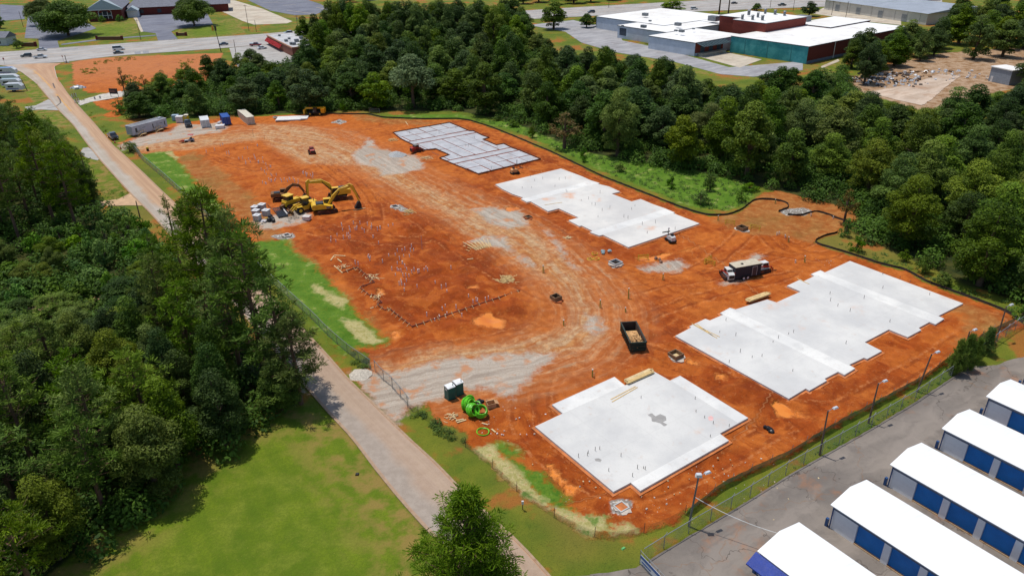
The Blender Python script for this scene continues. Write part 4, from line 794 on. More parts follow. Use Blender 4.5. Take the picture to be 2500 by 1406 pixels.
def plant():
    h = height_for(1783, 128, 88); a, b, c = G(1786, 88, h), G(1975, 114, h), G(2188, 63, h); ea = (b-a).normalized(); eb = Vector((-ea.y, ea.x, 0)); la = (b-a).length; lb = (c-b).dot(eb)
    t = thing('factory_building', 'sprawling white-roofed factory with teal and brick walls', 'factory building', (a.x, a.y, 0), math.atan2(ea.y, ea.x))
    loc = lambda p: ((p-a).dot(ea), (p-a).dot(eb))
    th = .25
    def block(x0, x1, y0, y1, hh, front, left, name='wall', roof=ROOFW):
        MB().box2((x0, y0, 0), (x1, y1, hh-.3)).build(name, left, t)
        if front is not left: MB().box2((x0+.02, y0-.06, 0), (x1-.02, y0-.003, hh-.3)).build('front_wall', front, t)
        MB().box2((x0-th, y0-th, hh-.29), (x1+th, y1+th, hh-.03)).build('roof_edge', DARKT, t)
        MB().box2((x0-th+.04, y0-th+.04, hh-.028), (x1+th-.04, y1+th-.04, hh+.03)).build('roof', roof, t)
    block(0, la, 0, lb, h, TEAL, BRICKD)
    MB().box2((la+.01, -.02, .0), (la+.08, lb, 1.2)).build('plinth', paint('blue_grey_plinth', (118, 132, 150), .9), t)
    mb = MB(); mb.cyl((la+.25, lb*.24, 0), (la+.25, lb*.24, h*.95), .16, n=6); mb.build('vent_pipe', LAMPW, t)
    h3 = h*.82; p1 = loc(G(1589, 87, h3)); p2 = loc(G(1689, 105, h3)); p3 = loc(G(1786, 91, h3))
    x0, y0, x1 = p1[0], (p1[1]+p2[1])/2, p2[0]
    XR = -3.9; block(x0, XR, y0, 14, h3, PWALL, PWALL)
    q = loc(G(1505, 64, h3)); block(q[0], x0-.6, q[1]+1, q[1]+44, h3+.25, PWALL, PWALL)
    w = loc(G(1463, 42, h3)); block(w[0], q[0]+18, w[1]-2, w[1]+52, h3+.5, PWALL, PWALL)
    block(q[0]+18.4, -2, q[1]+44.5, q[1]+74, h3+.4, PWALL, PWALL)
    block(-1.6, la*.45, lb*.62, lb*1.05, h+.6, BRICK, BRICK, 'rear_wall')
    pa = loc(G(1791, 48, h+4.2)); pb = loc(G(1866, 58, h+4.2)); block(pa[0], pb[0], pa[1], pa[1]+34, h+4.2, BRICK, BRICK, 'penthouse_wall')
    pc = loc(G(1758, 38, h+3.4)); block(pc[0], pa[0]-.4, pc[1], pc[1]+26, h+3.4, BRICK, BRICK, 'penthouse_wall')
    # loading dock
    MB().box2((XR+.1, y0+2.5, 0), (XR+3.0, -1.5, 1.25)).build('loading_dock', CONC_OLD, t); MB().box2((XR+.003, y0+.3, 1.26), (XR+.09, -.4, h3-.32)).build('dock_wall', BRICK, t)
    for k in range(3): MB().box2((XR+.093, y0+4+k*6, 1.27), (XR+.14, y0+7+k*6, 4.2)).build('dock_door', DARKT, t)
    mb = MB(); mb.add([(XR+.3, y0+.6, h3-.35), (XR+.3, -.6, h3-.35), (XR+4.6, -.6, h3-1.5), (XR+4.6, y0+.6, h3-1.5)], [(0, 3, 2, 1), (0, 1, 2, 3)])
    for k in range(12): yy = y0+.7+(-1.3-y0)*k/11; mb.bar((XR+.3, yy, h3-.2), (XR+4.6, yy, h3-1.35), .22)
    mb.build('dock_canopy', paint('teal_grey_canopy', (92, 112, 118), .6), t)
    MB().box2((q[0]+1.5, q[1]+.93, 1.6), (q[0]+6.2, q[1]+.995, 5.2)).build('window', paint('dark_window', (62, 76, 92), .3), t)
    r = random.Random(3)
    for px, py, s in [(1575, 37, 3), (1655, 61, 3), (1571, 66, 2.6), (1742, 49, 5), (1664, 77, 2.4), (1587, 51, 1.4), (1650, 75, 1.5), (1520, 63, 1.2), (1960, 52, 6.5), (1693, 70, 1.2)]:
        g = G(px, py+2, h+.2); l = loc(g); MB().box((l[0], l[1], h+.2+s*.22), (s, s*.7, s*.5)).build('rooftop_unit', VENTG, t)
    for px, py, s in [(1812, 45, 1.3), (1837, 46, 1.3), (1861, 47, 1.4), (1868, 30, 1.3), (1892, 33, 1.4), (1915, 36, 1.3), (1828, 33, 1.5), (1850, 40, 1.2)]:
        l = loc(G(px, py+3, h+4.3)); mb = MB(); mb.cyl((l[0], l[1], h+4.0), (l[0], l[1], h+6.3), s*.5, n=8); mb.cyl((l[0], l[1], h+6.3), (l[0], l[1], h+6.6), s*.75, s*.4, n=8); mb.build('roof_vent', VENTG, t)
    for k in range(3): MB().bar((la*.2+k*la*.3, -.07, 0), (la*.2+k*la*.3, -.07, h-.4), .14).build('downspout', paint('teal_pipe', (60, 120, 124), .6), t)
plant()
def long_warehouse():
    h = 6.0; a, b = G(2012, 24, 0), G(2260, 62, 0); ea = (b-a).normalized(); t = thing('grey_warehouse', 'long low grey-roofed warehouse at the top right', 'warehouse', (a.x, a.y, 0), math.atan2(ea.y, ea.x)); L = (b-a).length; W_ = 52
    MB().box2((0, 0, 0), (L, W_, h)).build('wall', paint('cream_metal_wall', (214, 208, 196), .7, var=.06, scale=.2), t)
    for k, (x0, x1) in enumerate(((-.6, L*.46), (L*.46+.2, L+.6))):
        y0 = -.8; v = [(x0, y0, h+.02), (x1, y0, h+.02), (x1, W_/2, h+2.6), (x0, W_/2, h+2.6), (x1, W_+.8, h+.02), (x0, W_+.8, h+.02)]; mb = MB(); mb.add(v, [(0, 1, 2, 3), (3, 2, 4, 5), (0, 3, 5), (1, 4, 2), (0, 5, 4, 1)]); mb.build('roof', paint('grey_metal_roof', (168, 174, 182), .5, .1, .1, .15), t)
    for k in range(9): MB().bar((4+k*L/9, -.05, 0), (4+k*L/9, -.05, h-.1), .2).build('downspout', paint('pale_pipe', (190, 188, 182), .7), t)
    for k in range(4): MB().box2((L*.12+k*L*.22, -.09, 0), (L*.12+k*L*.22+3.6, -.01, 4)).build('dock_door', paint('grey_door', (150, 152, 152), .7), t)
long_warehouse()
def shed():
    a, b = G(2412, 198), G(2452, 207); rz = math.atan2(b.y-a.y, b.x-a.x); t = thing('metal_shed', 'pale grey metal shed with white roof beside the rubble yard', 'shed', (a.x, a.y, 0), rz); h = height_for(2412, 198, 164)
    MB().box2((0, 0, 0), (9, 7, h)).build('wall', paint('blue_grey_steel', (150, 160, 172), .5, .1), t); MB().box2((-.3, -.3, h+.003), (9.3, 7.3, h+.35)).build('roof', ROOFW, t); MB().box2((.8, -.05, 0), (1.8, -.004, 2.1)).build('door', LAMPW, t)
    a = G(2325, 55); t = thing('metal_shed', 'pale shed half hidden among trees right of the warehouse', 'shed', (a.x, a.y, 0), -.2); MB().box2((0, 0, 0), (11, 9, 6)).build('wall', paint('pale_wall', (200, 206, 210), .7), t); MB().box2((-.4, -.4, 6.003), (11.4, 9.4, 6.4)).build('roof', paint('pale_roof', (222, 226, 230), .5), t)
shed()
# ------------------------------------------------------------------ church and restaurant
GREYR = paint('grey_shingle_roof', (122, 124, 134), .85, var=.15, scale=.8); PALER = paint('pale_blue_roof', (172, 186, 192), .8, var=.1); WTRIM = paint('white_trim', (230, 232, 232), .6); GLASSD = paint('dark_window_glass', (46, 56, 66), .15)
def church():
    a, b = G(220, 54), G(301, 50); ea = (b-a).normalized(); L = (b-a).length; h = height_for(220, 54, 26); t = thing('brick_church', 'red brick church with pale gable and arched white window', 'church', (a.x, a.y, 0), math.atan2(ea.y, ea.x)); W_ = 46
    MB().box2((0, 0, 0), (L, W_, h)).build('wall', BRICKD, t); ap = h+6.2
    mb = MB(); mb.add([(-.9, -.9, h+.01), (L+.9, -.9, h+.01), (L/2, 9, ap), (L/2, W_-9, ap), (-.9, W_+.9, h+.01), (L+.9, W_+.9, h+.01)], [(0, 2, 3, 4), (1, 5, 3, 2), (4, 3, 5), (0, 1, 2), (0, 4, 5, 1)]); mb.build('roof', GREYR, t)
    mb = MB(); mb.add([(-1.2, -1.4, h+.25), (L+1.2, -1.4, h+.25), (L/2, -1.4+.4, ap-.2), (L/2, 9, ap+.12), (-1.2, -.7, h+.25), (L+1.2, -.7, h+.25)], [(0, 1, 2), (0, 2, 3, 4), (1, 5, 3, 2)]); mb.build('gable', PALER, t); MB().box2((-1.2, -1.35, h-.25), (L+1.2, -.95, h+.2)).build('cornice', WTRIM, t)
    w = MB(); cx_ = L*.5
    for x0, x1, z1 in ((-3.6, -1.5, .72), (-1.3, 1.3, .86), (1.5, 3.6, .72)): w.box2((cx_+x0, -.12, h*.2), (cx_+x1, -.004, h*z1))
    wf = w.build('window', GLASSD, t); f = MB()
    for x in (-3.7, -1.4, 1.4, 3.7): f.box2((cx_+x-.14, -.2, h*.17), (cx_+x+.14, -.122, h*.8))
    f.tube([(cx_+3.7*math.cos(k*math.pi/12), -.16, h*.74+2.1*math.sin(k*math.pi/12)) for k in range(13)], .16, 5); f.box2((cx_-3.8, -.2, h*.46), (cx_+3.8, -.122, h*.5)); f.build('window_frame', WTRIM, wf)
    # wing behind
    MB().box2((L+1, 22, 0), (L+64, 44, h*.72)).build('wing_wall', BRICKD, t); mb = MB(); mb.add([(L, 21, h*.72), (L+66, 21, h*.72), (L+60, 33, h*.72+5), (L+6, 33, h*.72+5), (L+66, 45, h*.72), (L, 45, h*.72)], [(0, 1, 2, 3), (3, 2, 4, 5), (0, 3, 5), (1, 4, 2), (0, 5, 4, 1)]); mb.build('wing_roof', GREYR, t)
    for k in range(5): MB().box2((L+8+k*11, 21.9, 1.2), (L+10.5+k*11, 21.99, 3.6)).build('window', GLASSD, t)
    MB().box2((L+1.5, 12, 0), (L+8, 21, 4.2)).build('porch', WTRIM, t); mb = MB(); mb.add([(L+1, 11, 4.21), (L+8.5, 11, 4.21), (L+4.7, 11.2, 6.6), (L+4.7, 21, 6.6), (L+1, 21, 4.21), (L+8.5, 21, 4.21)], [(0, 1, 2), (0, 2, 3, 4), (1, 5, 3, 2), (0, 4, 5, 1)]); mb.build('porch_roof', PALER, t)
    MB().box2((L+34, 15.5, 3.3), (L+46, 21.8, 3.7)).build('carport_roof', PALER, t)
    for x in (L+34.4, L+45.6): MB().box((x, 15.9, 1.65), (.4, .4, 3.28)).build('carport_post', WTRIM, t)
church()
def brick_sign(px, w, h, label, face=None):
    g = G(*px); t = thing('brick_sign', label, 'sign', g, -.05); MB().box2((-w/2, -.4, 0), (w/2, .4, h)).build('wall', paint('brown_brick', (122, 84, 62), .9), t); MB().box2((-w/2-.3, -.5, h+.003), (w/2+.3, .5, h+.25)).build('cap', paint('dark_cap', (84, 64, 52), .8), t)
    for x in (-w/2-.5, w/2+.5): MB().box2((x-.45, -.55, 0), (x+.45, .55, h+.7)).build('pier', BRICKD, t)
brick_sign((268, 98), 13, 1.4, 'long low brick entrance wall on the church lawn'); brick_sign((444, 88), 4, 1.2, 'small brick sign beside the church driveway'); brick_sign((72, 114), 6, 1.6, 'brick sign wall at the left church driveway')
def restaurant():
    a, b = G(655, 108), G(716, 140); c = G(735, 128); ea = (b-a).normalized(); L = (b-a).length; t = thing('restaurant', 'small flat-roofed brick restaurant with a red awning', 'restaurant', (a.x, a.y, 0), math.atan2(ea.y, ea.x)); W_ = 14; h = height_for(716, 138, 117)
    MB().box2((0, 0, 0), (L, W_, h)).build('wall', paint('brown_red_brick', (140, 84, 66), .9, var=.2, scale=2), t); MB().box2((-.2, -.2, h+.003), (L+.2, W_+.2, h+.5)).build('parapet', paint('tan_parapet', (190, 140, 110), .8), t); MB().box2((.3, .3, h+.503), (L-.3, W_-.3, h+.52)).build('roof', paint('pale_roof_mem', (196, 196, 196), .8, var=.2, scale=.4), t)
    mb = MB(); mb.add([(.2, -.25, h*.86), (L*.62, -.25, h*.86), (L*.62, -1.6, h*.5), (.2, -1.6, h*.5)], [(0, 3, 2, 1), (0, 1, 2, 3)]); mb.box2((.2, -1.65, h*.42), (L*.62, -1.6, h*.5)); mb.build('awning', paint('red_awning', (206, 44, 44), .6), t)
    for k in range(4): MB().box2((1+k*3.6, -.06, .8), (3.4+k*3.6, -.004, h*.45)).build('window', GLASSD, t)
    r = random.Random(9)
    for k in range(7): x, y, s = r.uniform(1, L-2), r.uniform(2, W_-2), r.uniform(1, 2.2); MB().box((x, y, h+.52+s*.35), (s, s, s*.7)).build('rooftop_unit', VENTG, t)
restaurant()
def far_house(px, w, d, h, wm, label):
    g = G(*px); t = thing('small_building', label, 'building', g, -.1); MB().box2((0, 0, 0), (w, d, h)).build('wall', wm, t); mb = MB(); mb.add([(-.6, -.6, h+.003), (w+.6, -.6, h+.003), (w+.6, d/2, h+2.6), (-.6, d/2, h+2.6), (w+.6, d+.6, h+.003), (-.6, d+.6, h+.003)], [(0, 1, 2, 3), (3, 2, 4, 5), (0, 3, 5), (1, 4, 2), (0, 5, 4, 1)]); mb.build('roof', GREYR, t); MB().box2((w*.3, -.06, .9), (w*.42, -.004, 2.4)).build('window', GLASSD, t)
far_house((-6, 112), 5.5, 8, 4, paint('pale_wall', (200, 206, 210)), 'small pale building cut off at the left edge')
far_house((2238, 2), 14, 9, 5, BRICKD, 'small brick building at the top right behind trees')
# ------------------------------------------------------------------ vehicles
GLASS = paint('vehicle_glass', (36, 44, 52), .08, 0, .05, 1, spec=.6); TYRE = paint('tyre_rubber', (36, 34, 34), .85, dirt=.15); RIM = paint('wheel_rim', (170, 172, 174), .35, .6); LAMPC = paint('lamp_clear', (230, 232, 234), .15); LAMPR = paint('lamp_red', (170, 24, 22), .25); DARKM = paint('dark_machine_metal', (52, 48, 46), .6, .2, .2, 2, dirt=.18)
def carpaint(n, rgb): return paint('car_paint_'+n, rgb, .25, .0, .05, .5, spec=.5, coat=.6)
CARS = {}
def vehicle(kind, colour, rgb, a, b, label, group='vehicles on the highway', cat='car', L=None):
    """a: rear ground pixel, b: front ground pixel"""
    p, q = G(*a), G(*b); rz = math.atan2(q.y-p.y, q.x-p.x); c = (p+q)/2; c.z = max(.07, gz_at(c.x, c.y))
    key = (kind, colour)
    if key in CARS: t = copy_tree(CARS[key]); t.location = c; t.rotation_euler = (0, 0, rz); return tag(t, label, cat, group)
    t = thing(kind, label, cat, c, rz, group); CARS[key] = t; m = carpaint(colour, rgb)
    S = dict(car=(4.7, 1.8, 1.42), suv=(4.9, 1.92, 1.75), pickup_truck=(5.7, 2.0, 1.85), van=(5.5, 2.05, 2.1))[kind]; l, w, h = S; x0 = -l/2
    if kind == 'car': body = [(0, .35), (.02, .75), (.1, .92), (.95, .98), (3.2, .95), (4.5, .78), (4.68, .6), (4.7, .32)]; cab = [(.75, .95), (1.35, 1.4), (2.7, 1.42), (3.5, .93)]
    elif kind == 'suv': body = [(0, .4), (0, 1.0), (.1, 1.08), (3.3, 1.08), (4.65, .98), (4.88, .75), (4.9, .4)]; cab = [(.1, 1.06), (.45, 1.72), (2.9, 1.75), (3.7, 1.06)]
    elif kind == 'van': body = [(0, .4), (0, 1.15), (3.9, 1.15), (5.2, 1.05), (5.45, .8), (5.5, .4)]; cab = [(.0, 1.14), (.1, 2.05), (3.6, 2.1), (4.6, 1.12)]
    else: body = [(0, .5), (0, 1.12), (1.95, 1.12), (1.96, 1.16), (4.3, 1.16), (5.5, 1.08), (5.68, .85), (5.7, .5)]; cab = [(1.95, 1.14), (2.15, 1.82), (3.7, 1.85), (4.45, 1.14)]
    sh = lambda P: [(x+x0, z) for x, z in P]
    MB().side(sh(body), -w/2, w/2).build('body', m, t)
    MB().side(sh(cab), -w/2+.04, w/2-.04, [1, .84, .84, 1]).build('windows', GLASS, t)
    r = MB(); xa, xb = cab[1][0]+x0+.05, cab[2][0]+x0-.05; r.box2((xa, -w*.4, cab[1][1]-.02), (xb, w*.4, cab[2][1]+.04)); r.build('cabin_roof', m, t)
    if kind == 'pickup_truck': MB().box2((x0+.1, -w/2+.14, 1.123), (x0+1.85, w/2-.14, 1.13)).build('bed_floor', DARKM, t)
    for fx in (l*.18, l*.80):
        for s in (-1, 1):
            wl = MB().wheel((x0+fx, s*(w/2-.09), .35), .35, .24).build('wheel', TYRE, t); MB().wheel((x0+fx, s*(w/2+.034), .35), .2, .02, 10).build('rim', RIM, wl)
    for s in (-1, 1):
        MB().box((l/2-.06, s*w*.36, .72), (.16, .36, .14)).build('headlight', LAMPC, t); MB().box((x0+.03, s*w*.38, .85), (.1, .22, .2)).build('taillight', LAMPR, t)
    return t
vehicle('suv', 'navy', (40, 60, 72), (80, 139), (50, 141), 'dark blue SUV tailing the white pickup on the highway')
vehicle('car', 'white', (232, 234, 236), (89, 125), (117, 124), 'white sedan in the far lane by the church driveway')
vehicle('pickup_truck', 'white', (230, 232, 234), (80, 144), (119, 142), 'white pickup truck at the junction with the local road', cat='pickup truck')
vehicle('van', 'white', (232, 234, 236), (276, 124), (305, 122), 'white van beside a dark sedan on the highway', cat='van')
vehicle('car', 'navy', (34, 48, 70), (276, 133), (304, 131), 'dark sedan in front of the white van on the highway')
vehicle('car', 'blue', (36, 60, 96), (558, 110), (534, 112), 'dark blue sedan beside the traffic signal pole')
vehicle('pickup_truck', 'red', (150, 30, 40), (607, 114), (642, 113), 'red pickup with a white bed cover by the restaurant', cat='pickup truck')
MBt = MB().box2((-2.75, -.85, 1.13), (-.95, .85, 1.7)); MBt.build('bed_cover', carpaint('white', (232, 234, 236)), CARS[('pickup_truck', 'red')])
vehicle('car', 'white', None, (628, 122), (652, 119), 'white car parked at the restaurant front')
vehicle('suv', 'silver', (196, 202, 210), (716, 83), (692, 85), 'silver SUV passing the pole with a transformer')
vehicle('suv', 'charcoal', (62, 66, 74), (1452, 32), (1435, 33), 'charcoal SUV on the highway left of the factory')
vehicle('suv', 'white', (234, 236, 236), (1684, 25), (1705, 24), 'white SUV on the highway above the factory roof')
vehicle('car', 'black', (40, 40, 42), (1785, 11), (1800, 10), 'dark car on the highway beside the pine trunks')
vehicle('pickup_truck', 'green', (34, 54, 56), (1897, 16), (1921, 15), 'dark green pickup on the highway between two poles', cat='pickup truck')
vehicle('pickup_truck', 'black', (30, 30, 32), (457, 297), (463, 318), 'black pickup in front of the yellow toilet', 'pickups on the gravel yard', 'pickup truck')
vehicle('pickup_truck', 'black', None, (270, 333), (284, 344), 'black pickup with its bed to the road beside the office trailer', 'pickups on the gravel yard', 'pickup truck')
vehicle('suv', 'silver', None, (368, 22), (384, 21), 'silver vehicle under the church carport', 'vehicles at the church')
def camper(px, L, rz, label, roof):
    g = G(*px); t = thing('camper', label, 'camper', g, rz, 'campers at the left edge'); w = 2.5
    MB().side([(0, .7), (0, 3.1), (L*.86, 3.1), (L, 2.2), (L, .7)], -w/2, w/2).build('body', paint('camper_white', (224, 228, 232), .4), t); MB().box2((.2, -w/2+.15, 3.103), (L*.84, w/2-.15, 3.16)).build('roof', roof, t)
    for s in (-1, 1):
        MB().box2((1, s*w/2-.01, 1.7), (3, s*w/2+.02, 2.4)).build('window', GLASS, t)
        for x in (L*.4, L*.52): MB().wheel((x, s*(w/2-.1), .38), .38, .25).build('wheel', TYRE, t)
    MB().box2((.3, -w/2-.02, 1.1), (L*.8, -w/2-.004, 1.4)).build('stripe', paint('purple_stripe', (96, 88, 170), .5), t)
camper((-6, 184), 8, .12, 'camper with pale blue roof, upper one at the left edge', paint('blue_tarp', (120, 160, 214), .6))
camper((-8, 202), 9, .10, 'camper with a purple stripe between two pale roofs', paint('camper_roof', (214, 218, 224), .5))
camper((8, 213), 7, .12, 'boxy camper with grey-blue roof beside the lawn', paint('grey_roof', (170, 188, 196), .5))
camper((20, 224), 6, .10, 'lowest camper, half hidden by the left pines', paint('camper_roof', (214, 218, 224)))
# ------------------------------------------------------------------ machines
CATY = paint('machine_yellow', (242, 194, 52), .45, 0, .1, 1.2, dirt=.08, dcol=(160, 96, 50), coat=.2); CATO = paint('telehandler_yellow', (240, 176, 24), .45, 0, .08, 1.2, dirt=.1, coat=.2); MRED = paint('machine_red', (176, 44, 34), .45, 0, .12, 1.2, dirt=.3); MWHT = paint('machine_white', (226, 226, 222), .45, 0, .08, 1.2, dirt=.18); TRACK = paint('track_steel', (70, 48, 38), .8, .2, .25, 2, dirt=.4); LOGOK = paint('logo_black', (28, 28, 28), .5); LOGOW = paint('logo_white', (236, 236, 232), .5); OLDY = paint('old_machine_brown', (132, 92, 52), .7, 0, .2, 1.5, dirt=.35); SMOKE = paint('cab_glass', (40, 46, 46), .1, spec=.6)
def track(mb, y, L, h, w, x=0):
    P = []; n = 7; r = h/2
    for k in range(n): a = math.pi/2+math.pi*k/(n-1); P.append((x-L/2+r+r*math.cos(a), r+r*math.sin(a)))
    for k in range(n): a = -math.pi/2+math.pi*k/(n-1); P.append((x+L/2-r+r*math.cos(a), r+r*math.sin(a)))
    mb.side(P, y-w/2, y+w/2); return mb
def tracks(t, L, h, w, gauge, rz=0, cleat=True):
    for s in (-1, 1):
        mb = MB().at((0, 0, 0), rz); track(mb, s*gauge/2, L, h, w)
        if cleat:
            for k in range(int(L/.35)): mb.box((-L/2+.2+k*.35, s*gauge/2, h+.015), (.12, w*.98, .05))
        tr = mb.build('track', TRACK, t); m2 = MB().at((0, 0, 0), rz)
        for k in range(5): m2.wheel((-L/2+h*.55+k*(L-h*1.1)/4, s*(gauge/2), h*.42), h*.26, w+.08, 8)
        m2.build('rollers', DARKM, tr)
def excavator(px, boom_px, track_px, label, yel, boom, stick, bucket, z=.0, cab_glass=SMOKE, big=1.0):
    g = GG(*px); b = G(*boom_px); rz = math.atan2(b.y-g.y, b.x-g.x); tz = head(*track_px)-rz; t = thing('excavator', label, 'excavator', g, rz); t.scale = (big,)*3
    tracks(t, 4.7, .95, .65, 2.5, tz); MB().box((0, 0, .75), (2.4, 1.9, .5)).build('undercarriage', DARKM, t); MB().cyl((0, 0, .95), (0, 0, 1.18), .75, n=14).build('turntable', DARKM, t)
    hb = MB(); hb.side([(-2.9, 1.25), (-2.95, 2.1), (-2.6, 2.35), (-1.0, 2.35), (.7, 1.9), (1.5, 1.85), (1.5, 1.2)], -1.35, 1.35); hs = hb.build('house', yel, t)
    cw = MB(); cw.side([(-3.15, 1.35), (-3.25, 2.0), (-2.9, 2.4), (-2.25, 2.42), (-2.25, 1.22), (-2.9, 1.22)], -1.4, 1.4); cw.build('counterweight', yel, t)
    MB().box2((-2.2, -1.1, 2.36), (-.5, .55, 2.62)).build('engine_cover', paint('dark_hood', (56, 62, 66), .5), t)
    for s, y in ((1, -1.356), (-1, 1.356)):
        p = MB().box((.55, y, 1.55), (1.0, .02, .55)).build('logo_panel', LOGOK, t)
        lettering('CAT', .5, LOGOW, p, Matrix.Translation((.55, y-s*.014, 1.56)) @ Matrix.Rotation(math.pi/2, 4, 'X') @ Matrix.Rotation(0 if s > 0 else math.pi, 4, 'Y'))
    p = MB().box((-3.24, 0, 1.75), (.02, 1.5, .5)).build('logo_panel', LOGOW, t)
    cb = MB(); cb.side([(-.35, 1.3), (-.35, 2.95), (1.15, 2.95), (1.5, 2.2), (1.55, 1.3)], .35, 1.38); c = cb.build('cab', cab_glass, t)
    fr = MB(); fr.box2((-.4, .33, 2.953), (1.2, 1.4, 3.05))
    for x0, x1 in ((-.34, -.34), (1.52, 1.13)):
        for y in (.36, 1.37): fr.bar((x0, y, 1.3), (x1, y, 2.97), .1)
    fr.box2((-.37, .34, 1.25), (1.57, 1.39, 1.5)); fr.build('cab_frame', yel, c)
    def arm(name, pts, ws, m, y=.22):
        up = []; dn = []
        for i, p in enumerate(pts):
            a = Vector(pts[max(0, i-1)]); e = Vector(pts[min(len(pts)-1, i+1)]); d = (e-a).normalized(); n_ = Vector((-d.y, d.x)); up.append((p[0]+n_.x*ws[i]/2, p[1]+n_.y*ws[i]/2)); dn.append((p[0]-n_.x*ws[i]/2, p[1]-n_.y*ws[i]/2))
        return MB().side(up+dn[::-1], -y, y).build(name, m, t)
    arm('boom', boom, [.7]+[.75]*(len(boom)-2)+[.45], yel, .26); arm('stick', stick, [.4, .65]+[.5]*(len(stick)-3)+[.3], yel, .2)
    m = MB(); m.cyl((.9, -.34, 1.7), (boom[2][0], -.34, boom[2][1]-.1), .09); m.cyl((.9, .34, 1.7), (boom[2][0], .34, boom[2][1]-.1), .09); m.build('boom_cylinder', DARKM, t)
    m = MB(); m.cyl((boom[2][0], 0, boom[2][1]+.5), (stick[0][0], 0, stick[0][1]), .1); m.build('stick_cylinder', yel, t)
    m = MB(); m.cyl((stick[1][0]+.3, 0, stick[1][1]), (stick[-1][0]+.35, 0, stick[-1][1]+.5), .08); m.build('bucket_cylinder', DARKM, t)
    MB().side(bucket, -.65, .65).build('bucket', DARKM, t)
    return t
excavator((797, 514), (868, 506), ((770, 530), (833, 519)), 'yellow excavator in front, arm folded down to its bucket on the right', CATY, [(.7, 1.7), (1.9, 3.6), (3.4, 4.9), (6.2, 5.7)], [(5.6, 6.15), (6.25, 5.75), (7.1, 3.6), (7.6, 1.7)], [(7.75, 1.9), (7.2, 1.6), (6.4, .25), (6.5, .08), (7.6, .1), (8.1, .9)])
excavator((824, 482), (757, 490), ((795, 487), (855, 484)), 'yellow excavator behind, its stick hanging straight down on the left', CATY, [(.7, 1.7), (1.7, 3.6), (3.2, 4.6), (6.4, 4.7)], [(6.1, 5.3), (6.6, 4.8), (6.75, 2.6), (6.8, 1.0)], [(6.9, 1.2), (6.5, 1.1), (5.7, .2), (5.9, .05), (6.9, .1), (7.2, .6)])
excavator((690, 486), (748, 480), ((682, 488), (702, 485)), 'old brown excavator behind the bulldozer, with a dark cab', OLDY, [(.7, 1.7), (1.9, 3.4), (3.4, 4.2), (5.2, 3.8)], [(4.9, 4.3), (5.3, 3.8), (6.2, 2.2), (6.6, 1.0)], [(6.7, 1.2), (6.3, 1.0), (5.7, .2), (5.9, .05), (6.8, .1), (7.1, .6)], big=.8)
def bulldozer():
    g = GG(712, 503); t = thing('bulldozer', 'yellow bulldozer with yellow cab roof beside the grey concrete boxes', 'bulldozer', g, head((700, 507), (735, 494))); tracks(t, 3.9, 1.0, .6, 2.1)
    MB().side([(-2.1, .7), (-2.1, 1.7), (-.6, 1.9), (2.0, 1.75), (2.2, 1.5), (2.2, .7)], -.75, .75).build('body', CATY, t); MB().box2((-1.9, -.95, 1.75), (-.2, .95, 2.0)).build('fender', CATY, t)
    c = MB().box2((-1.5, -.8, 2.0), (.15, .8, 3.0)).build('cab', SMOKE, t); MB().box2((-1.75, -1.0, 3.003), (.35, 1.0, 3.16)).build('cab_roof', CATY, c)
    b = MB(); b.side([(2.9, .1), (2.75, .7), (2.95, 1.4), (3.08, 1.4), (2.9, .7), (3.1, .1)], -1.75, 1.75); b.build('blade', CATY, t)
    for s in (-1, 1): MB().bar((-.3, s*1.5, .6), (2.85, s*1.5, .45), .2, .26).build('push_arm', OLDY, t)
    MB().cyl((.9, .3, 1.8), (.9, .3, 2.6), .09).build('exhaust', DARKM, t); r = MB(); r.bar((-2.1, 0, 1.0), (-3.0, 0, .9), .7, .5); r.box((-3.05, 0, .55), (.25, .5, 1.0)); r.build('ripper', OLDY, t)
bulldozer()
def loader():
    g = GG(745, 512); t = thing('wheel_loader', 'yellow wheel loader with a raised square cab, its bucket on the gravel', 'wheel loader', g, head((762, 508), (712, 520)))
    for x in (-1.6, 1.6):
        for s in (-1, 1):
            w = MB().wheel((x, s*1.1, .78), .78, .62, 18).build('wheel', TYRE, t); MB().wheel((x, s*1.43, .78), .4, .05, 12).build('rim', CATY, w)
    MB().side([(-3.1, .8), (-3.1, 1.9), (-2.7, 2.15), (-.9, 2.1), (-.4, 1.5), (2.1, 1.4), (2.2, .7), (-.2, .6)], -.85, .85).build('body', CATY, t)
    c = MB().side([(-.9, 1.6), (-.85, 3.2), (.5, 3.2), (.75, 1.6)], -.72, .72).build('cab', SMOKE, t); MB().box2((-1.05, -.85, 3.203), (.65, .85, 3.36)).build('cab_roof', CATY, c)
    for x in (-1.6, 1.6):
        for s in (-1, 1): MB().box((x, s*1.08, 1.62), (1.3, .6, .09)).build('fender', CATY, t)
    for s in (-1, 1): a = MB(); a.bar((.9, s*.5, 1.9), (2.4, s*.5, 1.5), .18, .4); a.bar((2.4, s*.5, 1.5), (3.5, s*.5, .5), .18, .35); a.build('lift_arm', CATY, t)
    MB().side([(3.2, .1), (3.3, .95), (3.7, 1.2), (3.75, 1.1), (3.45, .8), (3.45, .2), (4.5, .12), (4.5, .04)], -1.35, 1.35).build('bucket', OLDY, t); MB().cyl((-2.2, .3, 2.1), (-2.2, .3, 2.8), .08).build('exhaust', DARKM, t)
loader()
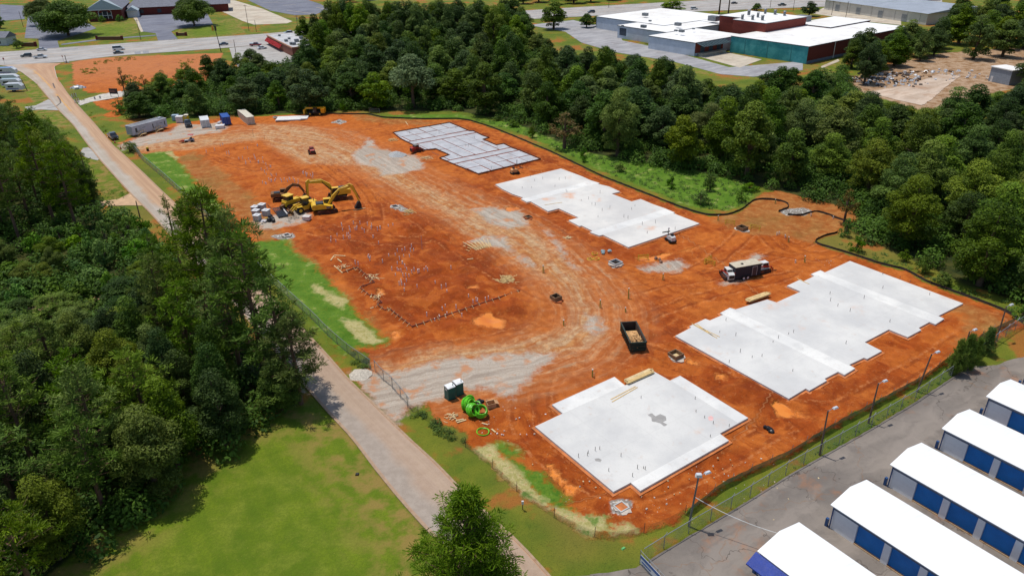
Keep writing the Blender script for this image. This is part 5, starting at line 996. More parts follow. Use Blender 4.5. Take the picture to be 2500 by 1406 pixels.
def telehandler():
    g = GG(772, 281); t = thing('telehandler', 'bright yellow telehandler parked at the tree line', 'telehandler', g, head((795, 281), (750, 281)))
    for x in (-1.6, 1.7):
        for s in (-1, 1): w = MB().wheel((x, s*1.0, .62), .62, .42, 16).build('wheel', TYRE, t); MB().wheel((x, s*1.22, .62), .3, .03, 10).build('rim', CATO, w)
    MB().side([(-3.0, .7), (-3.0, 1.9), (-2.3, 2.0), (-1.9, 1.2), (2.5, 1.1), (2.6, .7)], -.85, .85).build('chassis', DARKM, t); MB().box2((-3.2, -1.1, .9), (-2.0, 1.1, 2.4)).build('counterweight', CATO, t)
    b = MB(); b.bar((-3.0, -.1, 2.45), (3.2, -.1, 2.3), .5, .5); b.bar((3.2, -.1, 2.3), (3.9, -.1, 1.2), .4, .4); b.build('boom', CATO, t); MB().box2((3.5, -1.1, .5), (4.0, 1.1, 1.9)).build('carriage', CATO, t)
    for s in (-.5, .5): MB().box2((4.0, s-.07, .5), (5.1, s+.07, .58)).build('fork', DARKM, t)
    c = MB().side([(-.6, 1.15), (-.6, 2.5), (.5, 2.5), (.8, 1.15)], .3, 1.08).build('cab', SMOKE, t); MB().box2((-.65, .28, 2.503), (.6, 1.1, 2.6)).build('cab_roof', DARKM, c); MB().box2((-.9, -1.05, 1.0), (1.0, -.45, 1.7)).build('engine_box', DARKM, t)
telehandler()
def skid_steer(px, front_px, label, body, arm=None, roof=DARKM, bucket=True, up=False, sc=1.0):
    g = GG(*px); f = G(*front_px); t = thing('skid_steer', label, 'skid steer', g, math.atan2(f.y-g.y, f.x-g.x), 'compact track loaders'); t.scale = (sc,)*3; arm = arm or body
    tracks(t, 2.6, .75, .42, 1.5)
    MB().side([(-1.75, .6), (-1.8, 1.5), (-1.3, 1.75), (-.5, 1.6), (-.4, 1.1), (1.0, .95), (1.15, .5), (-1.5, .4)], -.56, .56).build('body', body, t)
    c = MB().side([(-.75, 1.2), (-.6, 2.05), (.6, 2.05), (.85, 1.0)], -.5, .5).build('cab', SMOKE, t); fr = MB(); fr.box2((-.7, -.56, 2.053), (.66, .56, 2.14))
    for s in (-1, 1): fr.bar((-.74, s*.52, 1.2), (-.62, s*.52, 2.06), .09); fr.bar((.86, s*.52, 1.0), (.61, s*.52, 2.06), .08)
    fr.build('cab_frame', roof, c)
    for s in (-1, 1):
        a = MB(); z1 = 2.0 if up else 1.0; a.bar((-1.5, s*.72, 1.7), (1.2, s*.72, 1.25 if not up else 2.3), .13, .2); a.bar((1.2, s*.72, 1.25 if not up else 2.3), (1.75, s*.72, .4 if not up else 1.5), .13, .2); a.build('loader_arm', arm, t)
    MB().box2((-1.83, -.5, .75), (-1.8, .5, 1.4)).build('rear_grille', DARKM, t)
    if bucket: z = 0 if not up else 1.0; MB().side([(1.6, .05+z), (1.6, .75+z), (1.9, .85+z), (1.75, .2+z), (2.5, .1+z), (2.5, .04+z)], -.95, .95).build('bucket', TRACK, t)
    else:
        for s in (-.45, .45): MB().box2((1.6, s-.06, .1), (2.9, s+.06, .18)).build('fork', TRACK, t)
    return t
skid_steer((1776, 676), (1757, 655), 'white and red skid steer left of the black trailer', MWHT, MRED, MWHT)
skid_steer((1862, 662), (1895, 655), 'white skid steer with forks behind the black trailer\'s right end', MWHT, MRED, MWHT, bucket=False)
skid_steer((1016, 372), (1045, 364), 'red skid steer beside the grey gridded pad', MRED, None, paint('grey_cab_roof', (130, 128, 122), .6))
skid_steer((762, 374), (752, 354), 'red dusty skid steer alone on the upper clay pad', MRED, None, paint('dusty_red', (150, 70, 56), .7, dirt=.4), bucket=True)
def ride_on():
    g = GG(464, 346); t = thing('trencher', 'small red ride-on trencher with a red sun canopy near the office trailer', 'trencher', g, head((472, 346), (446, 347)), None)
    MB().side([(-1.2, .4), (-1.2, 1.1), (0, 1.15), (.5, .8), (1.5, .75), (1.5, .4)], -.5, .5).build('chassis', paint('grey_white_body', (180, 184, 190), .5), t)
    for x in (-.8, .9):
        for s in (-1, 1): MB().wheel((x, s*.62, .4), .4, .28, 12).build('wheel', TYRE, t)
    MB().cyl((-.6, 0, 1.1), (-.6, 0, 2.3), .05).build('canopy_post', MRED, t); MB().box((-.5, 0, 2.35), (1.7, 1.5, .1), .8).build('canopy', MRED, t); MB().box2((-.7, -.3, 1.15), (-.2, .3, 1.5)).build('seat', DARKM, t)
    b = MB(); b.bar((1.5, 0, .7), (3.0, 0, .4), .3, .3); b.bar((1.4, .4, .6), (3.2, .4, .35), .2, .2); b.box((2.0, -.2, .5), (.9, .9, .5)); b.build('digging_chain', MRED, t)
ride_on()
def screed(px, rz, label, hood, h=3.2):
    g = GG(*px); t = thing('laser_screed', label, 'site machine', g, rz, 'small machines with upright masts')
    MB().side([(-1.1, .5), (-1.1, 1.3), (-.5, 1.5), (.7, 1.15), (1.0, .6)], -.5, .5).build('hood', hood, t); MB().box2((-1.2, -.55, .3), (1.1, .55, .52)).build('chassis', DARKM, t)
    for x in (-.75, .7):
        for s in (-1, 1): MB().wheel((x, s*.68, .36), .36, .24, 12).build('wheel', TYRE, t)
    MB().cyl((.75, .2, .5), (.75, .2, h), .07).build('mast', DARKM, t); MB().box((.75, .2, h+.1), (.25, .25, .3)).build('sensor', LAMPW, t)
    a = MB(); a.bar((.6, 0, 1.0), (1.9, -.3, 1.5), .12); a.bar((1.9, -.9, 1.45), (1.9, .9, 1.45), .12, .2); a.build('arm', DARKM, t); MB().box2((-.6, -.3, 1.5), (-.2, .3, 1.9)).build('seat', DARKM, t)
screed((1637, 588), R(110), 'small white machine with dark mast beside the clay-stained slab', MWHT, 2.6)
screed((1257, 423), R(30), 'small orange-white machine with dark mast between grey pad and slab', paint('faded_orange', (222, 168, 110), .6, dirt=.3), 3.4)
def box_trailer():
    a, b = G(1793, 684), G(1853, 673); d = (b-a); rz = math.atan2(d.y, d.x); g = GG(1793, 684); g.z += .0; L = 5.6; W_ = 2.2; t = thing('cargo_trailer', 'black enclosed cargo trailer with a pale roof on the clay', 'trailer', g, rz)
    MB().box2((0, .0, .45), (L, W_, 2.75)).build('body', paint('black_trailer_skin', (36, 38, 50), .7, .0, .08), t); MB().box2((-.04, -.04, 2.753), (L+.04, W_+.04, 2.82)).build('roof', paint('dusty_cream_roof', (206, 194, 170), .8, var=.12), t)
    MB().box((L*.35, W_*.45, 2.88), (.4, .4, .12)).build('roof_vent', DARKM, t); dr = MB(); dr.box2((L*.66, -.035, .6), (L*.84, -.004, 2.4)); dr.build('side_door', paint('trailer_door', (58, 58, 68), .35), t)
    f = MB()
    for x in (L*.66, L*.84): f.bar((x, -.045, .6), (x, -.045, 2.4), .04)
    f.bar((L*.66, -.045, 2.4), (L*.84, -.045, 2.4), .04); f.build('door_frame', LAMPW, t)
    for y in (-.06, W_+.06):
        for x in (L*.34, L*.50): w = MB().wheel((x, y, .38), .38, .22, 14).build('wheel', TYRE, t); MB().wheel((x, y+(-.125 if y < 0 else .125), .38), .24, .03, 10).build('rim', LAMPW, w)
        MB().box((L*.42, y, .82), (L*.34, .3, .06)).build('fender', DARKM, t)
    MB().box2((L-.01, .1, .5), (L+.06, W_-.1, 2.7)).build('rear_door', paint('white_inner', (226, 228, 230), .5), t); h = MB(); h.bar((0, W_*.3, .5), (-1.2, W_/2, .45), .1); h.bar((0, W_*.7, .5), (-1.2, W_/2, .45), .1); h.build('tow_bar', DARKM, t)
box_trailer()
def dumpster():
    g = G(1556.5, 863); rz = head((1577, 862), (1552, 806)); a, b = G(1577, 840, 1.7), G(1552, 790, 1.7); rz = math.atan2(b.y-a.y, b.x-a.x); L = 6.4; W_ = 2.45; H = 1.75; g.z = gz_at(g.x, g.y); t = thing('dumpster', 'long dark green open dumpster filled with scrap wood', 'dumpster', g, rz)
    GRN = paint('dark_green_steel', (26, 62, 54), .5, .1, .15, 1.2, dirt=.12); INN = paint('rusty_inside', (84, 66, 56), .85, .1, .25, 1.2)
    for y0, y1 in ((-W_/2, -W_/2+.08), (W_/2-.08, W_/2)): MB().box2((0, y0, .25), (L, y1, H)).build('side_wall', INN, t)
    MB().box2((0, -W_/2+.081, .25), (.08, W_/2-.081, H)).build('front_wall', GRN, t); MB().box2((L-.08, -W_/2+.081, .25), (L, W_/2-.081, H)).build('end_wall', INN, t); MB().box2((0, -W_/2, .15), (L, W_/2, .248)).build('floor', GRN, t)
    r = MB()
    for y in (-W_/2-.06, W_/2+.06):
        for k in range(9): r.box((.2+k*.75, y, .95), (.1, .12, 1.4))
        r.box((L/2, y, H-.05), (L+.2, .14, .14)); 
    r.box((-.06, 0, H-.05), (.12, W_+.2, .14)); r.box((-.06, 0, 1.15), (.1, W_+.2, .12)); r.box((-.06, 0, .6), (.1, W_+.2, .12)); r.box((L+.06, 0, H-.05), (.12, W_+.2, .14)); r.build('ribs', GRN, t)
    for x in (.5, L-.5):
        for y in (-.8, .8): MB().wheel((x, y, .12), .14, .18, 10).build('roller', DARKM, t)
    q = random.Random(5); mb = MB(); WD = paint('scrap_wood', (216, 168, 112), .85, var=.3, scale=2)
    for k in range(150):
        x = q.uniform(.4, L-1.5); y = q.uniform(-.9, .9); z = .9+.35*math.sin(x)+q.uniform(-.3, .25); a = q.uniform(0, math.pi); l = q.uniform(.4, 1.6); d = Vector((math.cos(a), math.sin(a)*.6, q.uniform(-.3, .3)))*l/2
        if abs(y+d.y) > 1.05 or abs(y-d.y) > 1.05: d.y *= .2
        mb.bar(Vector((x, y, z))-d, Vector((x, y, z))+d, .1, .04)
    mb.box2((.1, -1.1, .26), (L-1.2, 1.1, .75)); o = mb.build('scrap_wood', WD); o.location = g; o.rotation_euler = (0, 0, rz); tag(o, 'heap of pale scrap wood inside the dark green dumpster', 'scrap wood', kind='stuff')
dumpster()
def toilet(px, label, body, roof, rz=SITE_YAW, grp='portable toilets at the entrance', sc=1.0):
    g = GG(*px); t = thing('portable_toilet', label, 'portable toilet', g, rz, grp); t.scale = (sc,)*3; w = .58
    MB().box((0, 0, 1.08), (2*w, 2*w, 1.9), .97).build('body', body, t); MB().box((0, 0, .07), (1.24, 1.24, .12)).build('skid', DARKM, t); MB().box2((-w-.012, -.4, .2), (-w-.003+.02, .4, 1.95)).build('door', body, t)
    pr = [(-.64, 2.03)]+[(-.64*math.cos(k*math.pi/8), 2.06+.17*math.sin(k*math.pi/8)) for k in range(9)]+[(.64, 2.03)]; MB().side(pr, -.62, .62).build('roof', roof, t); MB().cyl((.35, .35, 2.1), (.35, .35, 2.55), .05).build('vent_pipe', TGR if body is TGR else LAMPW, t)
    for q, M in ((0, (0, -w+.0, 1.72)), (1, (-w+.0, 0, 1.72))): mb = MB(); mb.box(M, (.5, .05, .24) if q == 0 else (.05, .5, .24)); mb.build('sign_plate', LOGOW, t)
TGR = paint('toilet_green', (18, 96, 90), .5, 0, .08); TROOF = paint('toilet_white_roof', (240, 240, 238), .4)
toilet((1099, 972), 'dark green portable toilet with white roof, left one at the entrance', TGR, TROOF); toilet((1119, 962), 'dark green portable toilet with white roof, right one at the entrance', TGR, TROOF)
toilet((457, 299), 'yellow portable toilet with a cream roof behind the black pickup', paint('toilet_yellow', (232, 204, 20), .5), paint('cream_roof', (238, 230, 206), .5), .2, 'toilets', 1.15)
def container(corner, along, L, W_, H, col, label, cat='shipping container'):
    """corner: front right ground pixel; along: direction pixel towards the rear"""
    g = GG(*corner); a = G(*along); rz = math.atan2(a.y-g.y, a.x-g.x); t = thing('shipping_container', label, cat, g, rz)
    mb = MB(); mb.box2((0.05, .05, .15), (L-.05, W_-.05, H-.05))
    for k in range(int(L/.28)): mb.box((.2+k*.28, .0+.04, H/2), (.14, .06, H-.35)); mb.box((.2+k*.28, W_-.04, H/2), (.14, .06, H-.35))
    mb.build('corrugated_body', col, t); MB().box2((.03, .03, H-.049), (L-.03, W_-.03, H)).build('roof', col, t)
    fr = MB()
    for x in (.06, L-.06):
        for y in (.06, W_-.06): fr.box((x, y, H/2), (.16, .16, H))
    for y in (.06, W_-.06): fr.box((L/2, y, .1), (L, .14, .18)); fr.box((L/2, y, H+.01), (L, .14, .1))
    fr.build('frame', col, t)
    for k in range(2): d = MB().box2((.0, .16+k*(W_/2-.15), .2), (.047, .14+(k+1)*(W_/2-.15), H-.15)).build('door', col, t); b = MB(); [b.cyl((-.03, .4+k*(W_/2-.15)+j*.4, .25), (-.03, .4+k*(W_/2-.15)+j*.4, H-.2), .03, n=5) for j in range(2)]; b.build('lock_rod', STEEL, d)
    return t
container((514, 311), (507, 293), 6.1, 2.6, 2.5, paint('container_white', (226, 228, 228), .5, dirt=.05), 'white shipping container in the gravel yard, grey doors facing us')
container((565, 304), (550, 284), 6.1, 2.44, 2.6, paint('container_blue', (22, 78, 160), .5, dirt=.05), 'blue shipping container behind the white bagged pallet')
container((623, 302), (596, 280), 12.2, 2.44, 2.6, paint('container_cream', (222, 214, 194), .55, dirt=.08), 'long cream shipping container at the right of the yard')
def office():
    a, b = GG(327, 336), G(413, 313); L = 12.2; t = thing('office_trailer', 'long pale grey site office trailer with two wooden steps', 'office trailer', a, math.atan2(b.y-a.y, b.x-a.x)); W_ = 3.2; SK = paint('grey_trailer_siding', (196, 200, 208), .55, var=.05, scale=.5)
    MB().box2((0, 0, .55), (L, W_, 3.2)).build('body', SK, t); MB().box2((.25, .25, 3.203), (L-.25, W_-.25, 3.24)).build('roof', paint('dirty_grey_roof', (134, 136, 140), .8, var=.25, scale=.5), t); rim = MB(); rim.box2((-.05, -.05, 3.2), (L+.05, .2, 3.33)); rim.box2((-.05, W_-.2, 3.2), (L+.05, W_+.05, 3.33)); rim.box2((-.05, .21, 3.2), (.2, W_-.21, 3.33)); rim.box2((L-.2, .21, 3.2), (L+.05, W_-.21, 3.33)); rim.build('roof_rim', SK, t)
    for x in (1.0, 1.35, 7.0, 11.2): MB().box2((x, -.03, 1.3), (x+.3, -.004, 2.6)).build('window', GLASS, t)
    for x in (2.3, 8.3): MB().box2((x, -.03, .75), (x+.9, -.004, 2.75)).build('door', paint('trailer_door_grey', (180, 184, 192), .5), t); MB().box2((x+1.2, -.04, 2.2), (x+2.2, -.004, 2.3)).build('door_sign', DARKM, t)
    for x in (3.5, 4.5, 8.5): MB().wheel((x, .4, .35), .35, .3).build('wheel', TYRE, t)
    for x in (2.0, 8.0):
        s = MB()
        s.box2((x, -1.4, .6), (x+1.6, -.05, .68)); [s.box2((x-.3-.3*k, -1.3, .45-.15*k), (x-.3*k, -.1, .5-.15*k)) for k in range(4)]
        for yy in (-1.35, -.1): s.bar((x-1.3, yy, .9), (x, yy, 1.6), .06); s.bar((x, yy, 1.6), (x+1.6, yy, 1.6), .06); s.bar((x, yy, .0), (x, yy, 1.6), .08); s.bar((x+1.6, yy, 0), (x+1.6, yy, 1.6), .08); s.bar((x-1.3, yy, .0), (x-1.3, yy, .9), .06)
        s.build('steps', paint('pale_wood', (214, 178, 128)), t)
    MB().box((L-1.2, W_*.5, 3.45), (1.0, .8, .4)).build('roof_unit', LAMPW, t)
office()
# ------------------------------------------------------------------ loose things about the site
WOODS = [paint('fresh_lumber', (224, 190, 128), .8, var=.2, scale=2), paint('pale_board', (226, 200, 150), .8, var=.2), paint('grey_board', (150, 132, 112), .85, var=.3)]
CONCB = paint('cast_concrete', (196, 196, 192), .85, var=.12, scale=1); HOLE = paint('dark_pit', (40, 28, 22), .95); GREENP = paint('lime_green_pipe', (108, 214, 40), .4, 0, .12, 3); BLKP = paint('black_plastic_pipe', (40, 42, 48), .4); WPIPE = paint('white_pvc_pipe', (232, 226, 220), .4); YELB = paint('yellow_barricade', (222, 190, 50), .6, dirt=.2); TIMB = paint('dirty_timber', (136, 104, 74), .85, var=.3)
def lumber_stack(a, b, label, n=7, rows=2, z=.34, w=1.1, L=None):
    p, q = G(*a), G(*b); rz = math.atan2(q.y-p.y, q.x-p.x); L = L or (q-p).length; t = thing('lumber_stack', label, 'lumber stack', ((p.x+q.x)/2, (p.y+q.y)/2, z), rz); r = random.Random(int(a[0]))
    for x in (-L*.35, L*.35): MB().box((x, 0, .05), (.1, w*1.1, .1)).build('bearer', WOODS[2], t)
    for k in range(rows):
        for i in range(n): o = r.uniform(-.25, .25); MB().box((o, (i-(n-1)/2)*w/n, .1+.05+k*.1), (L*r.uniform(.8, 1), w/n*.92, .09)).build('plank', WOODS[r.randrange(2)], t)
    return t
lumber_stack((1527, 941), (1594, 911), 'lumber stack on the upper edge of the smallest slab', 6, 3, .34)
lumber_stack((1822, 741), (1876, 722), 'lumber stack on the left edge of the largest slab', 6, 3, .30)
def board(a, b, label, w=.14, h=.05, z=None, m=0, group='loose boards', z0=0):
    p, q = G(*a), G(*b); L = (q-p).length; g = (p+q)/2; g.z = (gz_at(g.x, g.y)+.06 if z is None else z)+h/2
    o = MB().box((0, 0, 0), (L, w, h)).build('board', WOODS[m]); o.location = g; o.rotation_euler = (0, 0, math.atan2(q.y-p.y, q.x-p.x)); return tag(o, label, 'board', group)
for i, (a, b) in enumerate([((1491, 980), (1551, 948)), ((1494, 986), (1556, 950))]): board(a, b, ['left long thin board lying on the smallest slab', 'right long thin board lying on the smallest slab'][i], z=.345)
for i, (a, b) in enumerate([((1688, 794), (1750, 830)), ((1692, 796), (1756, 827)), ((1700, 795), (1740, 825))]): board(a, b, ['left', 'right', 'middle'][i]+' long thin board on the left corner of the largest slab', z=.345)
board((1945, 684), (1975, 698), 'thin board by the upper notch of the largest slab', z=.345); board((1330, 504), (1372, 498), 'thin board on the left edge of the clay-stained slab', z=.345)
r = random.Random(21)
for i in range(9): board((1122+i*9, 598-i*1.2), (1160+i*5, 612-i*1.0), 'dark-edged board in the row beside the haul track', .16, .06, group='boards laid beside the haul track')
for i in range(7): board((1130+i*10, 590-i*1), (1165+i*5, 611-i*1.5), 'pale board in the row beside the haul track', .12, .06, m=1, group='boards laid beside the haul track')
for a, b, l in [((1140, 630), (1155, 628), 'short pale board below the boards by the haul track'), ((808, 640), (816, 629), 'shortest of three pale boards laid as an arrow'), ((816, 629), (844, 631), 'horizontal one of three pale boards laid as an arrow'), ((818, 632), (835, 645), 'middle one of three pale boards laid as an arrow'), ((815, 649), (836, 667), 'pale thick board at the corner of the formwork'), ((904, 752), (912, 750), 'small white board outside the formwork'), ((1113, 1028), (1132, 1024), 'pale board below the green pipe coils'), ((1116, 1033), (1138, 1026), 'thin pale board below the green pipe coils'), ((1176, 1030), (1191, 1034), 'small board right below the green pipe coils'), ((990, 297), (997, 307), 'board standing out on clay above the grey pad'), ((862, 512), (892, 506), 'pale board at the front excavator\'s bucket'), ((1200, 1045), (1210, 1053), 'small board beside the single green hose ring')]: board(a, b, l, .2, .08, m=1)
def stick_pile(px, n, sp, label, L=1.8, m=0, seed=1):
    g = GG(*px); mb = MB(); q = random.Random(seed)
    for k in range(n):
        x, y = q.gauss(0, sp*.45), q.gauss(0, sp*.45); a = q.uniform(0, math.pi); d = Vector((math.cos(a), math.sin(a), q.uniform(-.12, .12)))*q.uniform(.5, L)/2; z = .05+max(0, .35-.25*math.hypot(x, y)/sp)*q.random()
        mb.bar(Vector((x, y, z))-d, Vector((x, y, z))+d, .09, .04)
    o = mb.build('scrap_wood_pile', WOODS[m]); o.location = g; return tag(o, label, 'wood pile', 'scattered wood scraps', 'stuff')
stick_pile((1240, 681), 90, 1.7, 'heap of pale broken sticks right of the pipe stubs', 2.2, 0, 1); stick_pile((912, 674), 22, 1.4, 'scattered pale sticks inside the formwork notch', 1.4, 1, 2); stick_pile((840, 655), 14, 1.2, 'few thin sticks above the formwork corner', 1.2, 1, 3)
stick_pile((996, 518), 45, 1.5, 'broken pallet wood right of the concrete box by the excavators', 1.6, 0, 4); stick_pile((958, 341), 40, 1.6, 'pale broken wood left of the grey pad', 1.5, 0, 5); stick_pile((1040, 388), 40, 1.8, 'long pale wood scraps below the red skid steer', 2.2, 1, 6); stick_pile((1105, 1018), 24, 1.0, 'small criss-crossed sticks left of the green coils', 1.0, 1, 7); stick_pile((1385, 583), 25, 1.0, 'pale broken wood beside the haul track', 1.0, 1, 8); stick_pile((922, 723), 22, 1.2, 'loose stakes at the formwork step', 1.0, 1, 9); stick_pile((716, 531), 26, 2.2, 'dark scraps and pipe ends on the pale gravel', 1.5, 2, 10)
def rubble(px, n, sp, label, mats, smin, smax, name='rubble', seed=1):
    g = GG(*px); mb = MB(); q = random.Random(seed)
    for k in range(n):
        x, y = q.gauss(0, sp[0]), q.gauss(0, sp[1]); s = q.uniform(smin, smax); mb.at((x, y, s*.2), q.uniform(0, 6), q.uniform(-.5, .5)); mb.mat(q.randrange(len(mats))); mb.box((0, 0, 0), (s, s*q.uniform(.4, 1), s*.5), q.uniform(.5, 1))
    o = mb.build(name, mats); o.location = g; return tag(o, label, 'rubble', kind='stuff')
STONE = paint('pale_stone', (206, 190, 172), .9, var=.2); DEB = paint('dark_debris', (84, 74, 70), .8, var=.3)
rubble((1600, 1240), 70, (5, 3), 'pale stones strewn below the smallest slab', [STONE], .08, .3, seed=2); rubble((1700, 1190), 90, (9, 3), 'small pale stones between slab and near light pole', [STONE, WOODS[1]], .06, .22, seed=3); rubble((1190, 1045), 40, (4, 2.5), 'white scraps around the single green ring', [STONE, WPIPE], .08, .25, seed=4)
rubble((2140, 195), 130, (9, 4), 'dark junk heap under the trees in the rubble yard', [DEB, LAMPW, TIMB], .3, 1.6, seed=5); rubble((2190, 205), 40, (5, 2.5), 'dark scrap pile on the stained slab', [DEB, LAMPW], .3, 1.3, seed=6); rubble((2210, 182), 40, (6, 2.5), 'white scrap pile beside the stained slab', [LAMPW, DEB, TIMB], .3, 1.6, seed=7); rubble((2350, 186), 35, (7, 4), 'scattered white scraps near the metal shed', [LAMPW, STONE], .3, 1.2, seed=8); rubble((2270, 176), 30, (7, 2), 'flat white scraps at the slab\'s far edge', [LAMPW, TIMB], .4, 1.8, seed=9); rubble((192, 215), 10, (1.5, .8), 'white dumped slabs on the upper left clay lot', [LAMPW], .8, 2.2, seed=10); rubble((2020, 640), 40, (2, 1), 'pale rubble at the upper end of the largest slab', [STONE], .05, .2, seed=12)
def gravel_pile(px, r, h, label, m):
    g = GG(*px); q = random.Random(3); mb = MB(); v = [(0, 0, h)]; f = []; n = 14
    for j, (rr, hh) in enumerate(((.35, .75), (.7, .32), (1.0, -.05))):
        for k in range(n): a = 2*math.pi*k/n; w = rr*r*q.uniform(.85, 1.15); v.append((w*math.cos(a), w*math.sin(a), h*hh*q.uniform(.85, 1.1)))
    f += [(0, 1+k, 1+(k+1) % n) for k in range(n)]
    for j in range(2): f += [(1+j*n+k, 1+(j+1)*n+k, 1+(j+1)*n+(k+1) % n, 1+j*n+(k+1) % n) for k in range(n)]
    mb.add(v, f); o = mb.build('gravel_pile', m, smooth=True); o.location = g; return tag(o, label, 'gravel pile')
GRV = paint('grey_gravel', (178, 178, 176), .95, var=.3, scale=4); gravel_pile((968, 379), 2.6, 1.2, 'grey gravel pile left of the red skid steer', GRV); gravel_pile((878, 914), 1.7, .45, 'pale gravel pile at the road end of the gate', paint('tan_gravel', (202, 192, 176), .95, var=.3, scale=4))
def catch_basin(px, s, label, rim, depth=.25, timber=False, ring=True, rz=SITE_YAW, lid=None):
    g = GG(*px); g.z = max(g.z, 0)+.02; t = thing('catch_basin', label, 'catch basin', g, rz, 'concrete catch basins')
    if ring:
        q = random.Random(int(px[0])); out = [((s*.72+.75*q.uniform(.1, 1))*math.cos(k*math.pi/8), (s*.72+.75*q.uniform(.1, 1))*math.sin(k*math.pi/8)*.8) for k in range(16)]; MB().prism(out, -.2, .05, bottom=False).build('spill_ring', rim, t)
    w = s/2
    for i, (x0, y0, x1, y1) in enumerate(((-w-.14, -w-.14, w+.14, -w), (-w-.14, w, w+.14, w+.14), (-w-.14, -w+.001, -w, w-.001), (w, -w+.001, w+.14, w-.001))): MB().box2((x0, y0, -.1), (x1, y1, depth)).build('rim_wall', TIMB if timber else CONCB, t)
    MB().box2((-w, -w, .052), (w, w, .07)).build('pit', HOLE if lid is None else lid, t)
    return t
SPILL = paint('spilled_concrete', (204, 190, 174), .9, var=.15, scale=2)
catch_basin((1517, 1238), 1.1, 'square concrete basin in a splashed white patch below the smallest slab', SPILL, .15, lid=FOOT_M); catch_basin((1649, 871), 1.5, 'basin framed in dark boards with a tan lid near the dumpster', SPILL, .7, True, True, lid=WOODS[1]); catch_basin((1811, 564), 1.5, 'basin with dark raised timber frame between two yellow barriers', SPILL, .8, True); catch_basin((1503, 643), 1.7, 'pale round-cornered basin below the clay-stained slab', SPILL, .4); catch_basin((964, 505), 1.2, 'basin in pale concrete right of the excavators', SPILL, .2); catch_basin((700, 574), 1.0, 'basin in pale concrete below the stored pipes', SPILL, .12); catch_basin((827, 298), 1.2, 'low pale basin right of the telehandler', SPILL, .15); catch_basin((1357, 731), 1.3, 'timber-framed basin left of the haul track bend', paint('dug_clay', (170, 92, 50), .9), .75, True); catch_basin((1290, 531), 1.0, 'small dark basin at the upper haul track', paint('dug_clay', (170, 92, 50)), .3, True); catch_basin((672, 287), .9, 'small concrete basin left of the white sheets', SPILL, .2)
def barricade(px, rz, label):
    g = GG(*px); t = thing('barricade', label, 'barricade', g, rz, 'yellow safety barriers')
    for z in (.35, .7, 1.05): MB().box((0, 0, z), (2.2, .05, .12)).build('rail', YELB, t)
    for x in (-.95, .95):
        for s in (-1, 1): MB().bar((x, s*.45, 0), (x, s*.04, 1.15), .07).build('leg', YELB, t)
barricade((1781, 551), R(-20), 'yellow barrier left of the dark timber basin'); barricade((1843, 561), R(-30), 'yellow barrier right of the dark timber basin'); barricade((1733, 645), R(-38), 'yellow barrier standing left of the black trailer'); barricade((1570, 634), R(8), 'yellow barrier in the orange mud below the clay-stained slab'); barricade((1728, 638), R(40), 'short yellow barrier touching the one left of the trailer')
def valve_post(px, label, h=1.5, m=None):
    g = GG(*px); t = thing('marker_post', label, 'marker post', g, 0, 'marker posts')
    MB().cyl((0, 0, -.1), (0, 0, h), .09, n=8).build('post', m or paint('olive_post', (150, 164, 70), .6), t); MB().cyl((0, 0, h), (0, 0, h+.15), .11, n=8).build('cap', WPIPE, t); MB().cyl((.25, .1, 0), (.25, .1, h*.55), .06, n=6).build('stake', WOODS[1], t)
for px, l, h in [((1534, 727), 'tallest olive marker post above the dumpster', 2.0), ((1465, 748), 'olive marker post beside the haul track bend', 1.5), ((1326, 663), 'olive marker post at the grey patch of the haul track', 1.5), ((1618, 683), 'olive marker post below the gravel patch', 1.2), ((1963, 642), 'marker post right of the trailer near the largest slab', 1.3), ((1752, 541), 'marker post at the bend of the silt fence', 1.1), ((1892, 497), 'marker post inside the pond silt fence', 1.0), ((1924, 592), 'marker post at the short pair near the pond', 1.1), ((1446, 918), 'thin marker post left of the smallest slab', 1.2), ((1376, 790), 'thin marker post with a blue top on the haul track', 1.0), ((1527, 757), 'dark marker post above the dumpster', .8)]: valve_post(px, l, h)
for px, l in [((1896, 576), 'white capped stub left of a pair near the pond'), ((1901, 575), 'white capped stub right of a pair near the pond'), ((1916, 582), 'single white stub near the pond'), ((1941, 643), 'yellowish stub right of the black trailer'), ((1980, 523), 'white stub at the riprap'), ((2034, 532), 'white pipe stub at the right-hand silt fence end')]: valve_post(px, l, .5, WPIPE)
# pipe stubs
STUB = MB().cyl((0, 0, -.2), (0, 0, .6), .09, n=6).build('pipe_stub', paint('stub_white', (255, 246, 238), .5)); DSTUB = MB().cyl((0, 0, -.05), (0, 0, .5), .038, n=6).build('pipe_stub', paint('stub_dark', (112, 104, 100), .5)); first = {id(STUB): True, id(DSTUB): True}
def stub(x, y, z, src, label, group, k=1.0):
    if first[id(src)]: o = src; first[id(src)] = False
    else: o = src.copy(); COL.objects.link(o)
    o.location = (x, y, z); o.scale = (1, 1, k); tag(o, label, 'pipe stub', group)
q = random.Random(11)
LOW = [(852, 548, 8), (880, 555, 3), (855, 562, 4), (833, 570, 2), (800, 585, 2), (832, 582, 2), (853, 581, 2), (905, 583, 2), (927, 590, 1), (905, 550, 2), (925, 558, 3), (950, 549, 2), (978, 602, 3), (998, 602, 2), (993, 618, 2), (978, 624, 2), (905, 622, 2), (950, 630, 2), (975, 635, 3), (985, 645, 8), (1002, 650, 4), (1026, 655, 2), (1050, 653, 2), (1101, 648, 1), (998, 667, 3), (982, 675, 2), (975, 688, 2), (998, 690, 4), (1058, 693, 1), (1086, 700, 2), (1083, 712, 1), (1071, 743, 1), (1147, 717, 1), (1165, 730, 4), (1195, 720, 2), (1090, 758, 4), (1057, 766, 3), (1122, 753, 2), (872, 640, 2), (893, 632, 2)]
